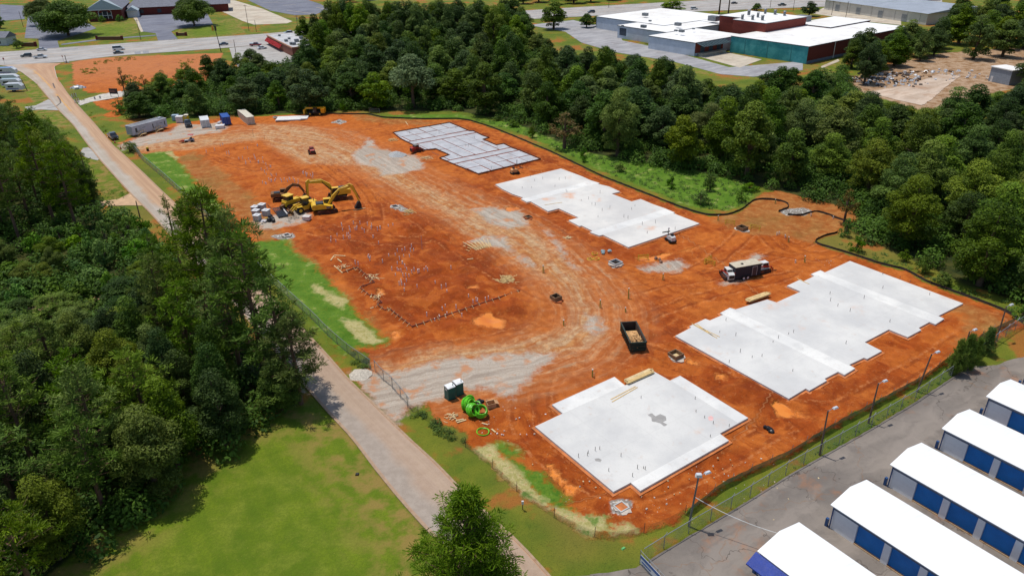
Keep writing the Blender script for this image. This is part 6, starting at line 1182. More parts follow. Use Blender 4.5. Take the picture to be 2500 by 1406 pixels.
UP = [(624, 385, 5), (612, 392, 3), (640, 396, 4), (655, 400, 3), (664, 424, 5), (672, 442, 5), (690, 443, 3), (715, 440, 5), (722, 450, 6), (735, 425, 3), (762, 424, 4), (745, 430, 3), (650, 444, 3), (600, 362, 2), (560, 370, 3), (520, 366, 2), (585, 380, 2), (630, 350, 2), (545, 350, 2), (645, 410, 2)]
for c, lb, gr, ex in ((LOW, 'white pipe stub poking from the dark clay pad inside the formwork', 'pipe stubs on the lower clay pad', 1.0), (UP, 'pale pipe stub poking from the bright upper clay pad', 'pipe stubs on the upper clay pad', 1.0)):
    for (px, py, n) in c:
        g = G(px, py+4)
        for k in range(n): x, y = g.x+q.gauss(0, .45+.12*n), g.y+q.gauss(0, .5+.12*n); stub(x, y, gz_at(x, y), STUB, lb, gr, q.uniform(.8, 1.5))
for px, py in [(1436, 1106), (1453, 1100), (1464, 1097), (1434, 1112), (1516, 1114), (1556, 1144), (1571, 1143), (1575, 1146), (1544, 1163), (1565, 972), (1697, 974), (1699, 1005), (1720, 1020), (1741, 1034), (1734, 1066), (1780, 1041), (1412, 1116), (1486, 1150)]:
    g = G(px, py, .34); stub(g.x, g.y, .34, DSTUB, 'thin dark pipe stub on the smallest slab', 'pipe stubs on the smallest slab', q.uniform(.7, 1.3))
for px, py in [(2155, 704), (2109, 729), (2026, 718), (2027, 735), (2045, 748), (2075, 760), (1925, 816), (1937, 812), (1900, 826), (1887, 836), (1807, 860), (1836, 873), (1780, 885), (1935, 906), (2172, 786), (2065, 839), (1757, 812), (1796, 820), (2155, 670), (2197, 680), (2221, 691), (2269, 720), (1860, 870), (1772, 783)]:
    g = G(px, py, .34); stub(g.x, g.y, .34, DSTUB, 'thin dark pipe stub on the largest slab', 'pipe stubs on the largest slab', q.uniform(.7, 1.4))
for px, py in [(1295, 431), (1305, 442), (1325, 438), (1355, 456), (1382, 466), (1384, 470), (1298, 459), (1419, 491), (1437, 487), (1445, 500), (1453, 502), (1489, 509), (1460, 530), (1523, 531), (1533, 534), (1550, 504), (1568, 549), (1580, 570), (1648, 560), (1465, 472), (1275, 460), (1380, 437), (1365, 440), (1470, 515), (1542, 512), (1600, 545)]:
    g = G(px, py, .34); stub(g.x, g.y, .34, DSTUB, 'thin dark pipe stub on the clay-stained slab', 'pipe stubs on the clay-stained slab', q.uniform(.8, 1.6))
for px, py in [(1072, 326), (1016, 345), (1140, 357), (1136, 357), (1144, 358), (1150, 356), (1057, 354), (1158, 338), (1116, 381), (1214, 360), (1270, 370), (1200, 413), (1113, 314), (1000, 326)]:
    g = G(px, py, .2); stub(g.x, g.y, .2, DSTUB, 'short dark pipe stub on the grey gridded pad', 'pipe stubs on the grey pad', q.uniform(1, 1.8))
g = GG(1030, 603); o = MB().cyl((0, 0, -.2), (0, 0, 3.0), .06, n=6).build('tall_pipe', paint('stub_pink', (222, 176, 168), .5)); o.location = g; tag(o, 'single tall pale pipe standing on the lower clay pad', 'pipe')
for px, l in [((619, 334), 'lone tall pale stake on the upper clay'), ((646, 340), 'short dark stake on the upper clay')]: o = MB().cyl((0, 0, -.1), (0, 0, 2.2 if px[0] < 630 else 1), .05, n=5).build('survey_stake', WOODS[1]); o.location = GG(*px); tag(o, l, 'stake')
# formwork around the lower pad
FORM = [(837, 667), (872, 656), (915, 690), (878, 701), (902, 721), (913, 720), (933, 738), (920, 743), (940, 757), (951, 753), (1006, 797), (1270, 712)]
FBRD = paint('form_board', (158, 96, 78), .8, var=.25); c = G(950, 740)
t = thing('formwork', 'stepped line of form boards with pale stakes along the lower clay pad', 'formwork', c); nst = 0
for a, b in zip(FORM[:-1], FORM[1:]):
    p, w = GG(*a)-c, GG(*b)-c; p.z = max(p.z, -.1); w.z = max(w.z, -.1); L = (w-p).length; MB().bar(p+Vector((0, 0, .12)), w+Vector((0, 0, .12)), .05, .24).build('form_board', FBRD, t); n = max(1, int(L/1.3)); d = (w-p).normalized(); nn = Vector((d.y, -d.x, 0))
    for k in range(n):
        s = p.lerp(w, (k+.5)/n); nst += 1
        if nst < 80: mb = MB(); mb.bar(s+nn*.08+Vector((0, 0, -.1)), s+nn*.08+Vector((0, 0, .55)), .07); mb.bar(s+nn*.1+Vector((0, 0, .45)), s+nn*.7+Vector((0, 0, .0)), .06); mb.build('stake', WOODS[1], t)
# green pipe coils, boxes, bags
def coil(px, R_, w, label, tilt=0.0, rz=0.0, n=8, pr=.07, m=GREENP, zc=None):
    g = GG(*px); q = random.Random(int(px[0]*7)); mb = MB()
    for k in range(n):
        off = (k/(n-1)-.5)*w; rr = R_*q.uniform(.74 if n > 6 else .9, 1.02); ph = q.uniform(0, 6); mb.tube([(rr*math.cos(a)+q.uniform(-.02, .02), rr*math.sin(a)+q.uniform(-.02, .02), off+.04*math.sin(a*3+ph)) for a in [2*math.pi*i/22 for i in range(23)]], pr, 5)
    o = mb.build('pipe_coil', m); o.rotation_euler = (tilt, 0, rz); h = R_*abs(math.sin(tilt))+w/2*abs(math.cos(tilt)); g.z += (zc if zc is not None else h); o.location = g; return tag(o, label, 'pipe coil', 'coils of lime green pipe')
coil((1143, 1000), .95, .95, 'upright lime green pipe coil on the left of the heap', R(80), R(60), 15); coil((1155, 1016), .9, 1.0, 'lime green pipe coil lying in front, opening to the left', R(66), R(50), 15); coil((1174, 1014), 1.0, .8, 'lime green pipe coil leaning at the front right', R(28), R(20), 14); coil((1162, 992), .8, .4, 'lime green pipe coil lying flat at the back of the heap', R(8), 0, 11); coil((1146, 984), .7, .5, 'small lime green coil behind the upright one', R(55), R(30), 12); coil((1179, 1053), .85, .12, 'single thin lime green ring of pipe alone on the clay', 0, 0, 3, .05)
coil((1440, 632), .55, .1, 'left yellow pipe ring by the blue bag', 0, 0, 3, .06, YELB); coil((1456, 630), .6, .12, 'middle yellow pipe ring by the blue bag', 0, 0, 3, .06, YELB); coil((1452, 619), .6, .1, 'upper yellow pipe ring by the blue bag', 0, 0, 3, .05, YELB)
def crate(px, d, rz, label, m, name='open_box', cat='box', lid=False):
    g = GG(*px); t = thing(name, label, cat, g, rz); a, b, h = d
    for i, (x0, y0, x1, y1) in enumerate(((-a, -b, a, -b+.05), (-a, b-.05, a, b), (-a, -b+.051, -a+.05, b-.051), (a-.05, -b+.051, a, b-.051))): MB().box2((x0/2 if 0 else x0, y0, 0), (x1, y1, h)).build('side', m, t)
    MB().box2((-a+.051, -b+.051, 0), (a-.051, b-.051, .06)).build('base', m, t)
    mb = MB(); mb.add([(-a, b, h), (a, b, h), (a, b+.5, h-.25), (-a, b+.5, h-.25)], [(0, 1, 2, 3)]); mb.add([(a, -b, h), (a, b, h), (a+.45, b, h-.2), (a+.45, -b, h-.2)], [(0, 1, 2, 3)]); mb.build('flap', m, t)
crate((1199, 992), (.6, .5, .7), R(20), 'open cardboard box right of the green pipe coils', paint('cardboard', (206, 158, 112), .85)); 
def bags(px, label, m, n=6, s=.4, name='bag_heap', cat='bags', flat=.6):
    g = GG(*px); q = random.Random(int(px[0])); mb = MB()
    for k in range(n):
        c = Vector((q.gauss(0, s), q.gauss(0, s), s*.35+.15*q.random())); r_ = s*q.uniform(.6, 1); v = []; f = []
        for i in range(5):
            th = math.pi*i/4
            for j in range(8): ph = 2*math.pi*j/8; w = r_*(1+q.uniform(-.15, .15)); v.append(c+Vector((w*math.sin(th)*math.cos(ph), w*math.sin(th)*math.sin(ph), flat*w*math.cos(th))))
        for i in range(4):
            for j in range(8): f.append((i*8+j, (i+1)*8+j, (i+1)*8+(j+1) % 8, i*8+(j+1) % 8))
        mb.add(v, f)
    o = mb.build(name, m); o.location = g; return tag(o, label, cat)
bags((1177, 985), 'black plastic bags behind the green pipe coils', paint('black_plastic', (30, 28, 30), .35), 7, .42); bags((1470, 615), 'blue and white bag beside the yellow pipe rings', paint('teal_tarp', (150, 176, 180), .5), 3, .5); bags((1608, 637), 'brown stacked boxes in the orange mud', paint('box_brown', (150, 112, 90), .8), 4, .4, 'box_heap', 'boxes', 1)
bags((1880, 1043), 'black plastic sheet crumpled right of the smallest slab', paint('black_plastic', (30, 28, 30)), 5, .42, 'plastic_sheet', 'plastic sheet'); bags((536, 301), 'white bagged material standing behind the white pallet box', paint('white_bag', (232, 228, 228), .6), 6, .55)
def pallet_box(px, d, rz, label, m, name='pallet_box', cat='pallet box'):
    g = GG(*px); t = thing(name, label, cat, g, rz); a, b, h = d; MB().box((0, 0, .12+h/2), (a, b, h)).build('load', m, t)
    for x in (-a*.42, 0, a*.42): MB().box((x, 0, .06), (.12, b, .12)).build('runner', WOODS[2], t)
    MB().box((0, 0, .12+h+.03), (a*1.04, b*1.04, .05)).build('cover', m, t)
pallet_box((538, 313), (2.6, 2.0, .9), .15, 'low white pallet box in front of the blue container', paint('white_sheet', (232, 230, 228), .5)); pallet_box((441, 299), (2.2, 2.0, 1.9), .1, 'white tank unit left of the yellow toilet', paint('white_sheet', (232, 230, 228))); pallet_box((430, 294), (2.0, 1.6, 1.7), .1, 'blue-white generator left of the white tank unit', paint('pale_blue_unit', (170, 190, 206), .5)); pallet_box((749, 533), (1.6, 1.3, .8), -.2, 'shrink-wrapped pallet of white blocks below the front excavator', paint('white_wrap', (226, 214, 206), .5)); pallet_box((2000, 188), (3, 2, 1), .2, 'grey crate at the edge of the right-hand woods', CONCB)
def sheets(px, L, w, rz, label):
    g = GG(*px); t = thing('panel_stack', label, 'panel stack', g, rz); q = random.Random(2)
    for k in range(4): MB().box((q.uniform(-.1, .1), q.uniform(-.1, .1), .08+k*.11), (L, w, .1)).build('panel', paint('white_panel', (240, 238, 234), .5), t)
sheets((706, 291), 8.0, 5, .1, 'large stack of white panels left of the telehandler'); sheets((740, 289), 3.2, 4.2, .1, 'small stack of white panels nearest the telehandler')
def conc_box(px, label, s=1.35, h=1.2):
    g = GG(*px); t = thing('concrete_box', label, 'concrete box', g, SITE_YAW+R(38), 'precast concrete boxes'); w = s/2; th = .16
    for x0, y0, x1, y1 in ((-w, -w, w, -w+th), (-w, w-th, w, w), (-w, -w+th+.001, -w+th, w-th-.001), (w-th, -w+th+.001, w, w-th-.001)): MB().box2((x0, y0, 0), (x1, y1, h)).build('side', CONCB, t)
    MB().box2((-w-.08, -w-.08, h+.003), (w+.08, w+.08, h+.16)).build('lid', paint('pale_concrete_lid', (226, 226, 224), .8), t); MB().box2((-w*.5, -w*.5, h+.163), (w*.5, w*.5, h+.17)).build('opening', paint('grey_shade', (176, 178, 182), .8), t)
for px, l in [((624, 516), 'precast concrete box, upper left of the stored five'), ((641, 513), 'precast concrete box, upper right of the stored five'), ((626, 525), 'precast concrete box, middle left of the stored five'), ((651, 526), 'precast concrete box, right of the middle in the stored five'), ((629, 537), 'precast concrete box, lowest of the stored five')]: conc_box(px, l)
def pipes(a, b, n, label, m, r_=.16, gap=.36, group='stored pipes'):
    p, w = G(*a), G(*b); L = (w-p).length; rz = math.atan2(w.y-p.y, w.x-p.x); c = (p+w)/2
    for k in range(n):
        mb = MB(); mb.cyl((-L/2, 0, 0), (L/2, 0, 0), r_, n=10); o = mb.build('stored_pipe', m) if k == 0 else first_.copy()
        if k == 0: first_ = o
        else: COL.objects.link(o)
        o.location = (c.x-math.sin(rz)*(k-(n-1)/2)*gap, c.y+math.cos(rz)*(k-(n-1)/2)*gap, gz_at(c.x, c.y)+r_+.02); o.rotation_euler = (0, 0, rz); tag(o, label, 'pipe', group)
pipes((676, 508), (692, 530), 6, 'black plastic pipe lying in the row beside the concrete boxes', BLKP); pipes((688, 507), (702, 524), 1, 'white pipe lying right of the black pipes', WPIPE); pipes((693, 508), (706, 522), 1, 'short dark pipe right of the white pipe', BLKP, .14); pipes((652, 500), (676, 524), 1, 'thin brown pipe lying left of the black pipes', paint('rusty_pipe', (120, 70, 46), .7), .07)
bags((670, 538), 'black roll of plastic beside the concrete boxes', BLKP, 4, .7, 'plastic_roll', 'plastic roll', 1.2); bags((655, 534), 'yellow fittings between concrete box and black roll', YELB, 6, .25, 'fittings_heap', 'fittings'); bags((644, 541), 'white bags below the concrete boxes', paint('white_bag', (232, 228, 228)), 7, .35)
def cone(px, label):
    g = GG(*px); t = thing('traffic_cone', label, 'traffic cone', g, 0, 'orange traffic cones'); MB().cyl((0, 0, .04), (0, 0, .8), .2, .04, 10).build('body', paint('cone_orange', (240, 84, 40), .5), t); MB().box((0, 0, .02), (.42, .42, .04)).build('base', DARKM, t); MB().cyl((0, 0, .45), (0, 0, .58), .125, .095, 10).build('band', LOGOW, t); t.scale = (1.2, 1.2, 1.2)
cone((281, 350), 'orange cone beside the black pickup at the road'); cone((295, 364), 'orange cone at the corner of the chain-link fence')
g = GG(361, 368); t = thing('waste_barrel', 'small dark barrel with a yellow top above the green strip', 'barrel', g); MB().cyl((0, 0, 0), (0, 0, .7), .35, n=12).build('body', DARKM, t); MB().cyl((0, 0, .703), (0, 0, 1.1), .38, .3, 12).build('top', YELB, t)
def site_sign():
    g = GG(280, 237); t = thing('site_sign', 'dark brown board sign on posts beside the gravel drive', 'sign', g, -.15); h = 3.2
    MB().box2((-1.7, -.05, 1.2), (1.7, .05, h)).build('board', paint('dark_sign', (56, 44, 48), .6), t); MB().box2((-1.4, -.062, 1.9), (.6, -.052, 2.5)).build('printed_panel', paint('sign_rust', (120, 80, 66), .6), t)
    for x in (-1.5, 1.5): MB().box((x, .12, h/2), (.12, .12, h+.1)).build('post', DARKM, t)
site_sign()
def road_block(px, label, rz):
    g = GG(*px); t = thing('road_barricade', label, 'barricade', g, rz, 'red and white road barricades'); q = MB()
    for z in (.45, .95, 1.45):
        for k in range(5): MB().box((-1+.4*k+.2, 0, z), (.38, .05, .24)).build('rail_stripe', MRED if k % 2 else LOGOW, t)
    for x in (-.8, .8): MB().bar((x, -.4, 0), (x, 0, 1.6), .08).build('leg', LOGOW, t); MB().bar((x, .4, 0), (x, .04, 1.5), .08).build('leg', LOGOW, t)
road_block((182, 239), 'red and white barricade at the gravel drive, upper one', R(60)); road_block((189, 252), 'red and white barricade at the gravel drive, lower one', R(70))
def stop_sign(px, label, rz, h=2.6):
    g = GG(*px); t = thing('stop_sign', label, 'road sign', g, rz); MB().cyl((0, 0, 0), (0, 0, h), .05, n=6).build('post', STEEL, t); p = MB(); p.cyl((0, -.06, h), (0, -.10, h), .55, n=8); p = p.build('octagon', MRED, t); lettering('STOP', .34, LOGOW, p, Matrix.Translation((0, -.112, h)) @ Matrix.Rotation(math.pi/2, 4, 'X'))
stop_sign((156, 152), 'red stop sign at the local road junction', R(-40)); stop_sign((12, 158), 'dark-faced road sign at the left edge of the highway', R(160))
g = GG(163, 154); t = thing('signal_box', 'small dark post with white base at the junction corner', 'utility post', g); MB().cyl((0, 0, 0), (0, 0, 3.4), .14).build('post', DARKM, t); MB().box((-.5, 0, .4), (.6, .6, .8)).build('cabinet', LOGOW, t); MB().box((.8, 0, .35), (.7, .6, .7)).build('cabinet', LOGOW, t)
g = GG(1276, 1243); t = thing('meter_post', 'short post with small white meter box on the verge', 'meter post', g); MB().cyl((0, 0, -.1), (0, 0, 1.35), .06, n=6).build('post', TIMB, t); MB().box((0, -.1, 1.15), (.26, .14, .5)).build('meter_box', LOGOW, t)
g = GG(872, 1157); o = MB().box((0, 0, .1), (.45, .4, .2), .8).build('drain_cap', DARKM); o.location = g; tag(o, 'small dark drain cap alone on the mown lawn', 'drain cap')
g = GG(1522, 1338); o = MB().box((0, 0, .06), (.5, .3, .14), .7).build('green_litter', paint('green_scrap', (110, 190, 110), .6)); o.location = g; o.rotation_euler = (0, 0, .6); tag(o, 'small green scrap on the verge near the lot gate', 'litter')
for px, l in [((905, 276), 'steel frame leaning at the silt fence right of the telehandler')]:
    g = GG(*px); t = thing('steel_frame', l, 'frame', g, .1)
    for z in (.4, .9, 1.4): MB().bar((-.5, 0, z+.3), (3.2, 0, z-.2), .08).build('rail', STEEL, t)
    for x in (-.4, 3): MB().bar((x, 0, 0), (x, 0, 1.7 if x < 0 else 1.2), .08).build('post', STEEL, t)
for px, l in [((232, 243), 'left short concrete marker by the gravel drive'), ((245, 241), 'right short concrete marker by the gravel drive')]: o = MB().box((0, 0, .5), (.4, .4, 1.0)).build('marker_stone', CONCB); o.location = GG(*px); tag(o, l, 'marker stone')
# ------------------------------------------------------------------ vegetation
def foliage(name, dark, light, var=.5, trans=.3, hue=.03):
    t = NT(name); tone = t.attr('tone'); r = t.rnd()
    c = t.mix(t.ramp(tone, .1, .9, smooth=False), lin(*dark), lin(*light))
    c = t.hsv(c, t.math('ADD', .5-hue/2, t.math('MULTIPLY', r, hue)), t.math('MULTIPLY_ADD', t.math('FRACT', t.math('MULTIPLY', r, 7.3)), .25, .85), t.math('MULTIPLY_ADD', t.math('FRACT', t.math('MULTIPLY', r, 13.7)), var, 1-var*.5))
    tl = t.t.nodes.new('ShaderNodeBsdfTranslucent'); t.put(tl.inputs[0], t.mix(.5, c, lin(110, 140, 30), 'MULTIPLY') if False else c)
    mx = t.t.nodes.new('ShaderNodeMixShader'); mx.inputs[0].default_value = trans; t.t.links.new(t.pbr(c, .6, 0, None, .14), mx.inputs[1]); t.t.links.new(tl.outputs[0], mx.inputs[2]); return t.done(mx.outputs[0])
LEAF = foliage('broad_leaves', (56, 82, 20), (122, 148, 46)); LEAFY = foliage('yellow_green_leaves', (70, 92, 20), (134, 152, 48)); YNEEDLE = foliage('young_needles', (76, 106, 28), (136, 164, 58), .3); LEAFD = foliage('dark_leaves', (44, 68, 24), (96, 124, 48)); LEAFG = foliage('grey_green_leaves', (76, 98, 58), (142, 164, 114)); NEEDLE = foliage('pine_needles', (64, 92, 18), (132, 160, 46), .5); BUSHM = foliage('bush_leaves', (60, 100, 22), (114, 152, 44)); RUST = foliage('rusty_leaves', (86, 84, 32), (150, 126, 58)); BARK = paint('bark', (104, 84, 66), .95, var=.3, scale=.8); BARKP = paint('pine_bark', (116, 88, 68), .95, var=.3, scale=.8)
def leaf_arrays(lobes, dens, size, seed, up=.3, minz=-.55, long=1.0, wide=.55, spread=.75, shell=(.66, 1.08)):
    g = np.random.default_rng(seed); L = np.array(lobes, float); area = (L[:, 3]*L[:, 4]+L[:, 3]*L[:, 5]+L[:, 4]*L[:, 5])*4.2; n = np.maximum(6, (area*dens).astype(int)); idx = np.repeat(np.arange(len(L)), n); N = len(idx)
    d = g.normal(size=(N, 3)); d /= np.linalg.norm(d, axis=1)[:, None]; flip = d[:, 2] < minz; d[flip, 2] *= -1
    r = g.uniform(shell[0], shell[1], N)[:, None]; c = L[idx, :3]+d*r*L[idx, 3:6]
    nrm = d+g.normal(size=(N, 3))*spread*.7; nrm[:, 2] += up; nrm /= np.linalg.norm(nrm, axis=1)[:, None]
    t = np.cross(nrm, g.normal(size=(N, 3))); t /= np.linalg.norm(t, axis=1)[:, None]; b = np.cross(nrm, t); s = size*g.uniform(.6, 1.35, N)[:, None]
    v = np.stack([c-t*s*.5*long, c+b*s*wide*.5, c+t*s*.5*long, c-b*s*wide*.5], 1).reshape(-1, 3)
    lt = g.random(len(L)); tone = np.clip(.5*lt[idx]+.5*g.random(N), 0, 1); return v, tone
def leaf_mesh(name, parts, mat):
    v = np.concatenate([p[0] for p in parts]); tone = np.concatenate([p[1] for p in parts]); n = len(v)//4
    me = bpy.data.meshes.new(name); me.vertices.add(len(v)); me.vertices.foreach_set('co', v.astype(np.float32).ravel()); me.loops.add(n*4); me.loops.foreach_set('vertex_index', np.arange(n*4, dtype=np.int32)); me.polygons.add(n); me.polygons.foreach_set('loop_start', np.arange(0, n*4, 4, dtype=np.int32)); me.update(calc_edges=True)
    me.attributes.new('tone', 'FLOAT', 'FACE').data.foreach_set('value', tone.astype(np.float32)); me.materials.append(mat); return me
MEADOW = foliage('meadow_leaves', (80, 114, 26), (134, 160, 50)); TREES = {}
def broad(key, h, r, seed, mat, base=.22, dens=9.0, size=.52, nl=34, trunk=True, top=1.0, cone=0.0, lob=(.2, .36)):
    """trunk and limbs as one mesh, crown as another; both shared by every copy of this kind"""
    q = random.Random(seed); lobes = []; zc = h*(base+1)/2; rz = h*(1-base)/2
    for k in range(nl):
        while True:
            x, y, z = q.uniform(-1, 1), q.uniform(-1, 1), q.uniform(-1, 1); m_ = math.sqrt(x*x+y*y+z*z)
            if .35 < m_ < .9: break
        tap = 1-.35*max(0, z)**1.5; lr = r*q.uniform(*lob); tap = (1-cone*(z+1)/2)*tap; lobes.append((x*r*.9*tap, y*r*.86*tap, zc+z*rz*.84, lr, lr, lr*q.uniform(.6, .95)))
    lobes.append((0, 0, h-r*.32*top, r*.34, r*.34, r*.34)); crown = leaf_mesh(key+'_crown', [leaf_arrays(lobes, dens, size, seed)], mat)
    mb = MB(); tr = .02*h+.06; mb.tube([(0, 0, -.3), (q.uniform(-.1, .1), q.uniform(-.1, .1), h*.3), (q.uniform(-.3, .3), q.uniform(-.3, .3), h*.62), (0, 0, h*.85)], [tr*1.25, tr, tr*.6, tr*.2], 7)
    for k in range(7):
        l = lobes[q.randrange(len(lobes))]; z0 = h*q.uniform(.22, .5); mb.tube([(0, 0, z0), (l[0]*.5, l[1]*.5, (z0+l[2])/2+.3), (l[0], l[1], l[2])], [tr*.5, tr*.3, tr*.1], 5)
    o = mb.build(key+'_trunk', BARK); me = o.data; bpy.data.objects.remove(o); TREES[key] = (me, crown, h, r); return key
def pine(key, h, rmax, seed, base=.35, sparse=1.0, mat=None, cone=False, tuft=.62, blades=24, blade=.55, bw=.105):
    q = random.Random(seed); mb = MB(); tr = .012*h+.08; bend = [(q.uniform(-.25, .25)*k, q.uniform(-.25, .25)*k) for k in (0, .4, .7, 1)]; mb.tube([(bend[i][0], bend[i][1], z) for i, z in enumerate((-.3, h*.4, h*.75, h*.98))], [tr*1.2, tr*.85, tr*.5, tr*.12], 7); T = []
    z = h*base
    while z < h*.985:
        k = (z-h*base)/(h*(1-base)); prof = rmax*(math.sin(min(1, .38+k*.5)*math.pi)**.8*(1-k**3*.55)); nb = q.randint(3, 5)
        if cone: prof = rmax*(1.02-k)**.75*(.75+.3*min(1, k*5)); nb += 2
        for j in range(nb):
            if q.random() > sparse: continue
            a = q.uniform(0, 2*math.pi); L = max(.5, prof*q.uniform(.55, 1.1)); rise = q.uniform(.1, .55)*L*(.4+k); e = Vector((math.cos(a)*L, math.sin(a)*L, z+rise)); s = Vector((0, 0, z)); md = s.lerp(e, .5)+Vector((0, 0, -.06*L)); mb.tube([s, md, e], [tr*.32*(1-k*.6), tr*.2*(1-k*.6), .02], 4)
            for i in range(max(2, int(L*1.5*sparse+.5))):
                f = q.uniform(.42, 1.02); p = s.lerp(e, f)+Vector((q.gauss(0, .22*L*f), q.gauss(0, .22*L*f), q.uniform(-.1, .45))); T.append((p.x, p.y, p.z, tuft*q.uniform(.7, 1.25)))
        z += h*.034*q.uniform(.7, 1.3)
    T.append((0, 0, h-.2, .6)); T = np.array(T); g = np.random.default_rng(seed); N = len(T)*blades; idx = np.repeat(np.arange(len(T)), blades)
    d = g.normal(size=(N, 3)); d[:, 2] = d[:, 2]*.7+.45; out = T[idx, :3].copy(); out[:, 2] = 0; out /= np.maximum(.3, np.linalg.norm(out, axis=1))[:, None]; d += out*.45; d /= np.linalg.norm(d, axis=1)[:, None]
    s = T[idx, 3:4]; c0 = T[idx, :3]+d*s*.25+g.normal(size=(N, 3))*s*.2; c1 = c0+d*s*blade*1.6; w = np.cross(d, g.normal(size=(N, 3))); w /= np.linalg.norm(w, axis=1)[:, None]; w *= bw*s*1.5
    v = np.stack([c0-w*.35, c0+w*.35, c1+w*.5, c1-w*.5], 1).reshape(-1, 3); tone = np.clip(.5*g.random(len(T))[idx]+.5*g.random(N), 0, 1)
    crown = leaf_mesh(key+'_crown', [(v, tone)], mat or NEEDLE); o = mb.build(key+'_trunk', BARKP); me = o.data; bpy.data.objects.remove(o); TREES[key] = (me, crown, h, rmax); return key
B = [broad('broad%d' % i, 15, 5.6, 100+i, [LEAFY, LEAF, LEAFD, LEAF, LEAFY, LEAFD, LEAF, LEAFD][i], dens=8.5, size=.5, nl=52+4*i, base=-.08+.05*(i % 3), cone=[0, .35, .1, .55, .2, 0, .45, .3][i], lob=(.15, .31)) for i in range(8)]
BN = [broad('near%d' % i, 15, 5.2, 140+i, [LEAFY, LEAF, LEAFD, LEAF][i], dens=16, size=.33, nl=62, base=-.06, cone=.15*i, lob=(.14, .30)) for i in range(4)]
BG = [broad('greygreen', 14, 5.8, 160, LEAFG, dens=7, size=.55)]
BR = [broad('rusty%d' % i, 9, 2.6, 170+i, RUST if i else LEAFY, dens=7, size=.4, nl=26, base=.12) for i in range(2)]
OAK = [broad('oak%d' % i, 14, 9, 180+i, LEAF, dens=6, size=.62, nl=60, base=.02) for i in range(2)]
BU = [broad('bush%d' % i, 3.2, 2.1, 190+i, BUSHM if i < 2 else LEAF, dens=13, size=.36, nl=16, base=-.1) for i in range(3)]
PN = [pine('pine%d' % i, 20, 4.6, 200+i, base=.24+.06*i, sparse=.7, tuft=.72) for i in range(4)]
PT = [pine('tall_pine%d' % i, 24, 5.4, 220+i, base=.34+.1*i, sparse=.78, tuft=.8) for i in range(2)]
PS = [pine('thin_pine%d' % i, 16, 2.6, 230+i, base=.35, sparse=.5, mat=RUST if i else None, tuft=.45, blades=14) for i in range(2)]
PY = [pine('young_pine', 14.5, 5.2, 240, base=.03, sparse=1.0, tuft=.56, blades=24, bw=.085, cone=True, mat=YNEEDLE)]
PB = [pine('fence_pine', 4, 1.9, 250, base=.02, sparse=1.0, tuft=.42, blades=26, mat=YNEEDLE)]
NT_ = {}
def tree(key, x, y, h, rad, label, cat='tree', group='trees', name=None, rz=None, z=None):
    tm, cm, h0, r0 = TREES[key]; k = 'pine_tree' if 'pine' in key else 'bush' if 'bush' in key else 'tree'
    t = thing(name or k, label, cat, (x, y, (gz_at(x, y)-.05) if z is None else z), rng.uniform(0, 6.28) if rz is None else rz, group); t.scale = (rad/r0, rad/r0, h/h0)
    for nm, me in (('trunk', tm), ('crown', cm)): o = bpy.data.objects.new(nm, me); COL.objects.link(o); o.parent = t
    return t
def in_poly(x, y, P):
    r = False; n = len(P)
    for i in range(n):
        a, b = P[i], P[(i+1) % n]
        if (a.y > y) != (b.y > y) and x < a.x+(y-a.y)/(b.y-a.y)*(b.x-a.x): r = not r
    return r
PLACED = []
def scatter(px, sp, n_try, seed, fn, avoid=True):
    P = GP(px); q = random.Random(seed); x0, x1 = min(p.x for p in P), max(p.x for p in P); y0, y1 = min(p.y for p in P), max(p.y for p in P); n = 0; cell = {}
    for (x, y, s) in PLACED: cell.setdefault((int(x//20), int(y//20)), []).append((x, y, s))
    for _ in range(n_try):
        x, y = q.uniform(x0, x1), q.uniform(y0, y1)
        if not in_poly(x, y, P): continue
        u, v = PX((x, y, 0))
        if u < -260 or u > 2760 or v > 1750: continue
        s = sp*q.uniform(.85, 1.2); ci, cj = int(x//20), int(y//20)
        if any((x-a)**2+(y-b)**2 < ((s+c)/2)**2 for i in (-1, 0, 1) for j in (-1, 0, 1) for a, b, c in cell.get((ci+i, cj+j), [])): continue
        cell.setdefault((ci, cj), []).append((x, y, s)); PLACED.append((x, y, s)); fn(x, y, u, v, q); n += 1
    return n
# single trees first
def one(key, px, ytop, rad, label, cat='tree', group=None, hh=None):
    g = G(*px); h = hh or height_for(px[0], px[1], ytop); PLACED.append((g.x, g.y, rad*1.7)); return tree(key, g.x, g.y, h, rad, label, cat, group)
one(OAK[0], (168, 88), 2, 17, 'huge spreading oak shading the church driveway'); one(OAK[1], (110, 62), -2, 10, 'broad tree left of the huge oak at the church'); one(OAK[1], (475, 64), -6, 12.5, 'round oak on an island in the church parking')
one(B[1], (1352, 72), 0, 9.5, 'tall pale green tree beside the highway left of the factory'); one(B[2], (1432, 68), 33, 5.2, 'small tree on the left of a pair in the factory yard island'); one(B[4], (1456, 66), 38, 3.8, 'small tree on the right of a pair in the factory yard island'); one(B[0], (1642, 34), -2, 9.5, 'round tree behind the factory roof at the highway'); one(B[3], (1847, 28), 8, 5, 'small round tree above the factory penthouse'); one(B[5], (1975, 40), 3, 6.2, 'bushy tree behind the factory\'s big roof unit')
one(PT[1], (1755, 36), -60, 7, 'tall bare-trunked pine at the highway, left of two'); one(PT[1], (1778, 35), -60, 6, 'tall bare-trunked pine at the highway, right of two')
one(BU[0], (22, 104), 74, 3.2, 'bush by the small building at the left edge'); one(BU[2], (42, 118), 94, 3.6, 'dark round bush beside the left church sign'); one(B[1], (2, 70), 30, 4, 'narrow tree at the left edge above the small building')
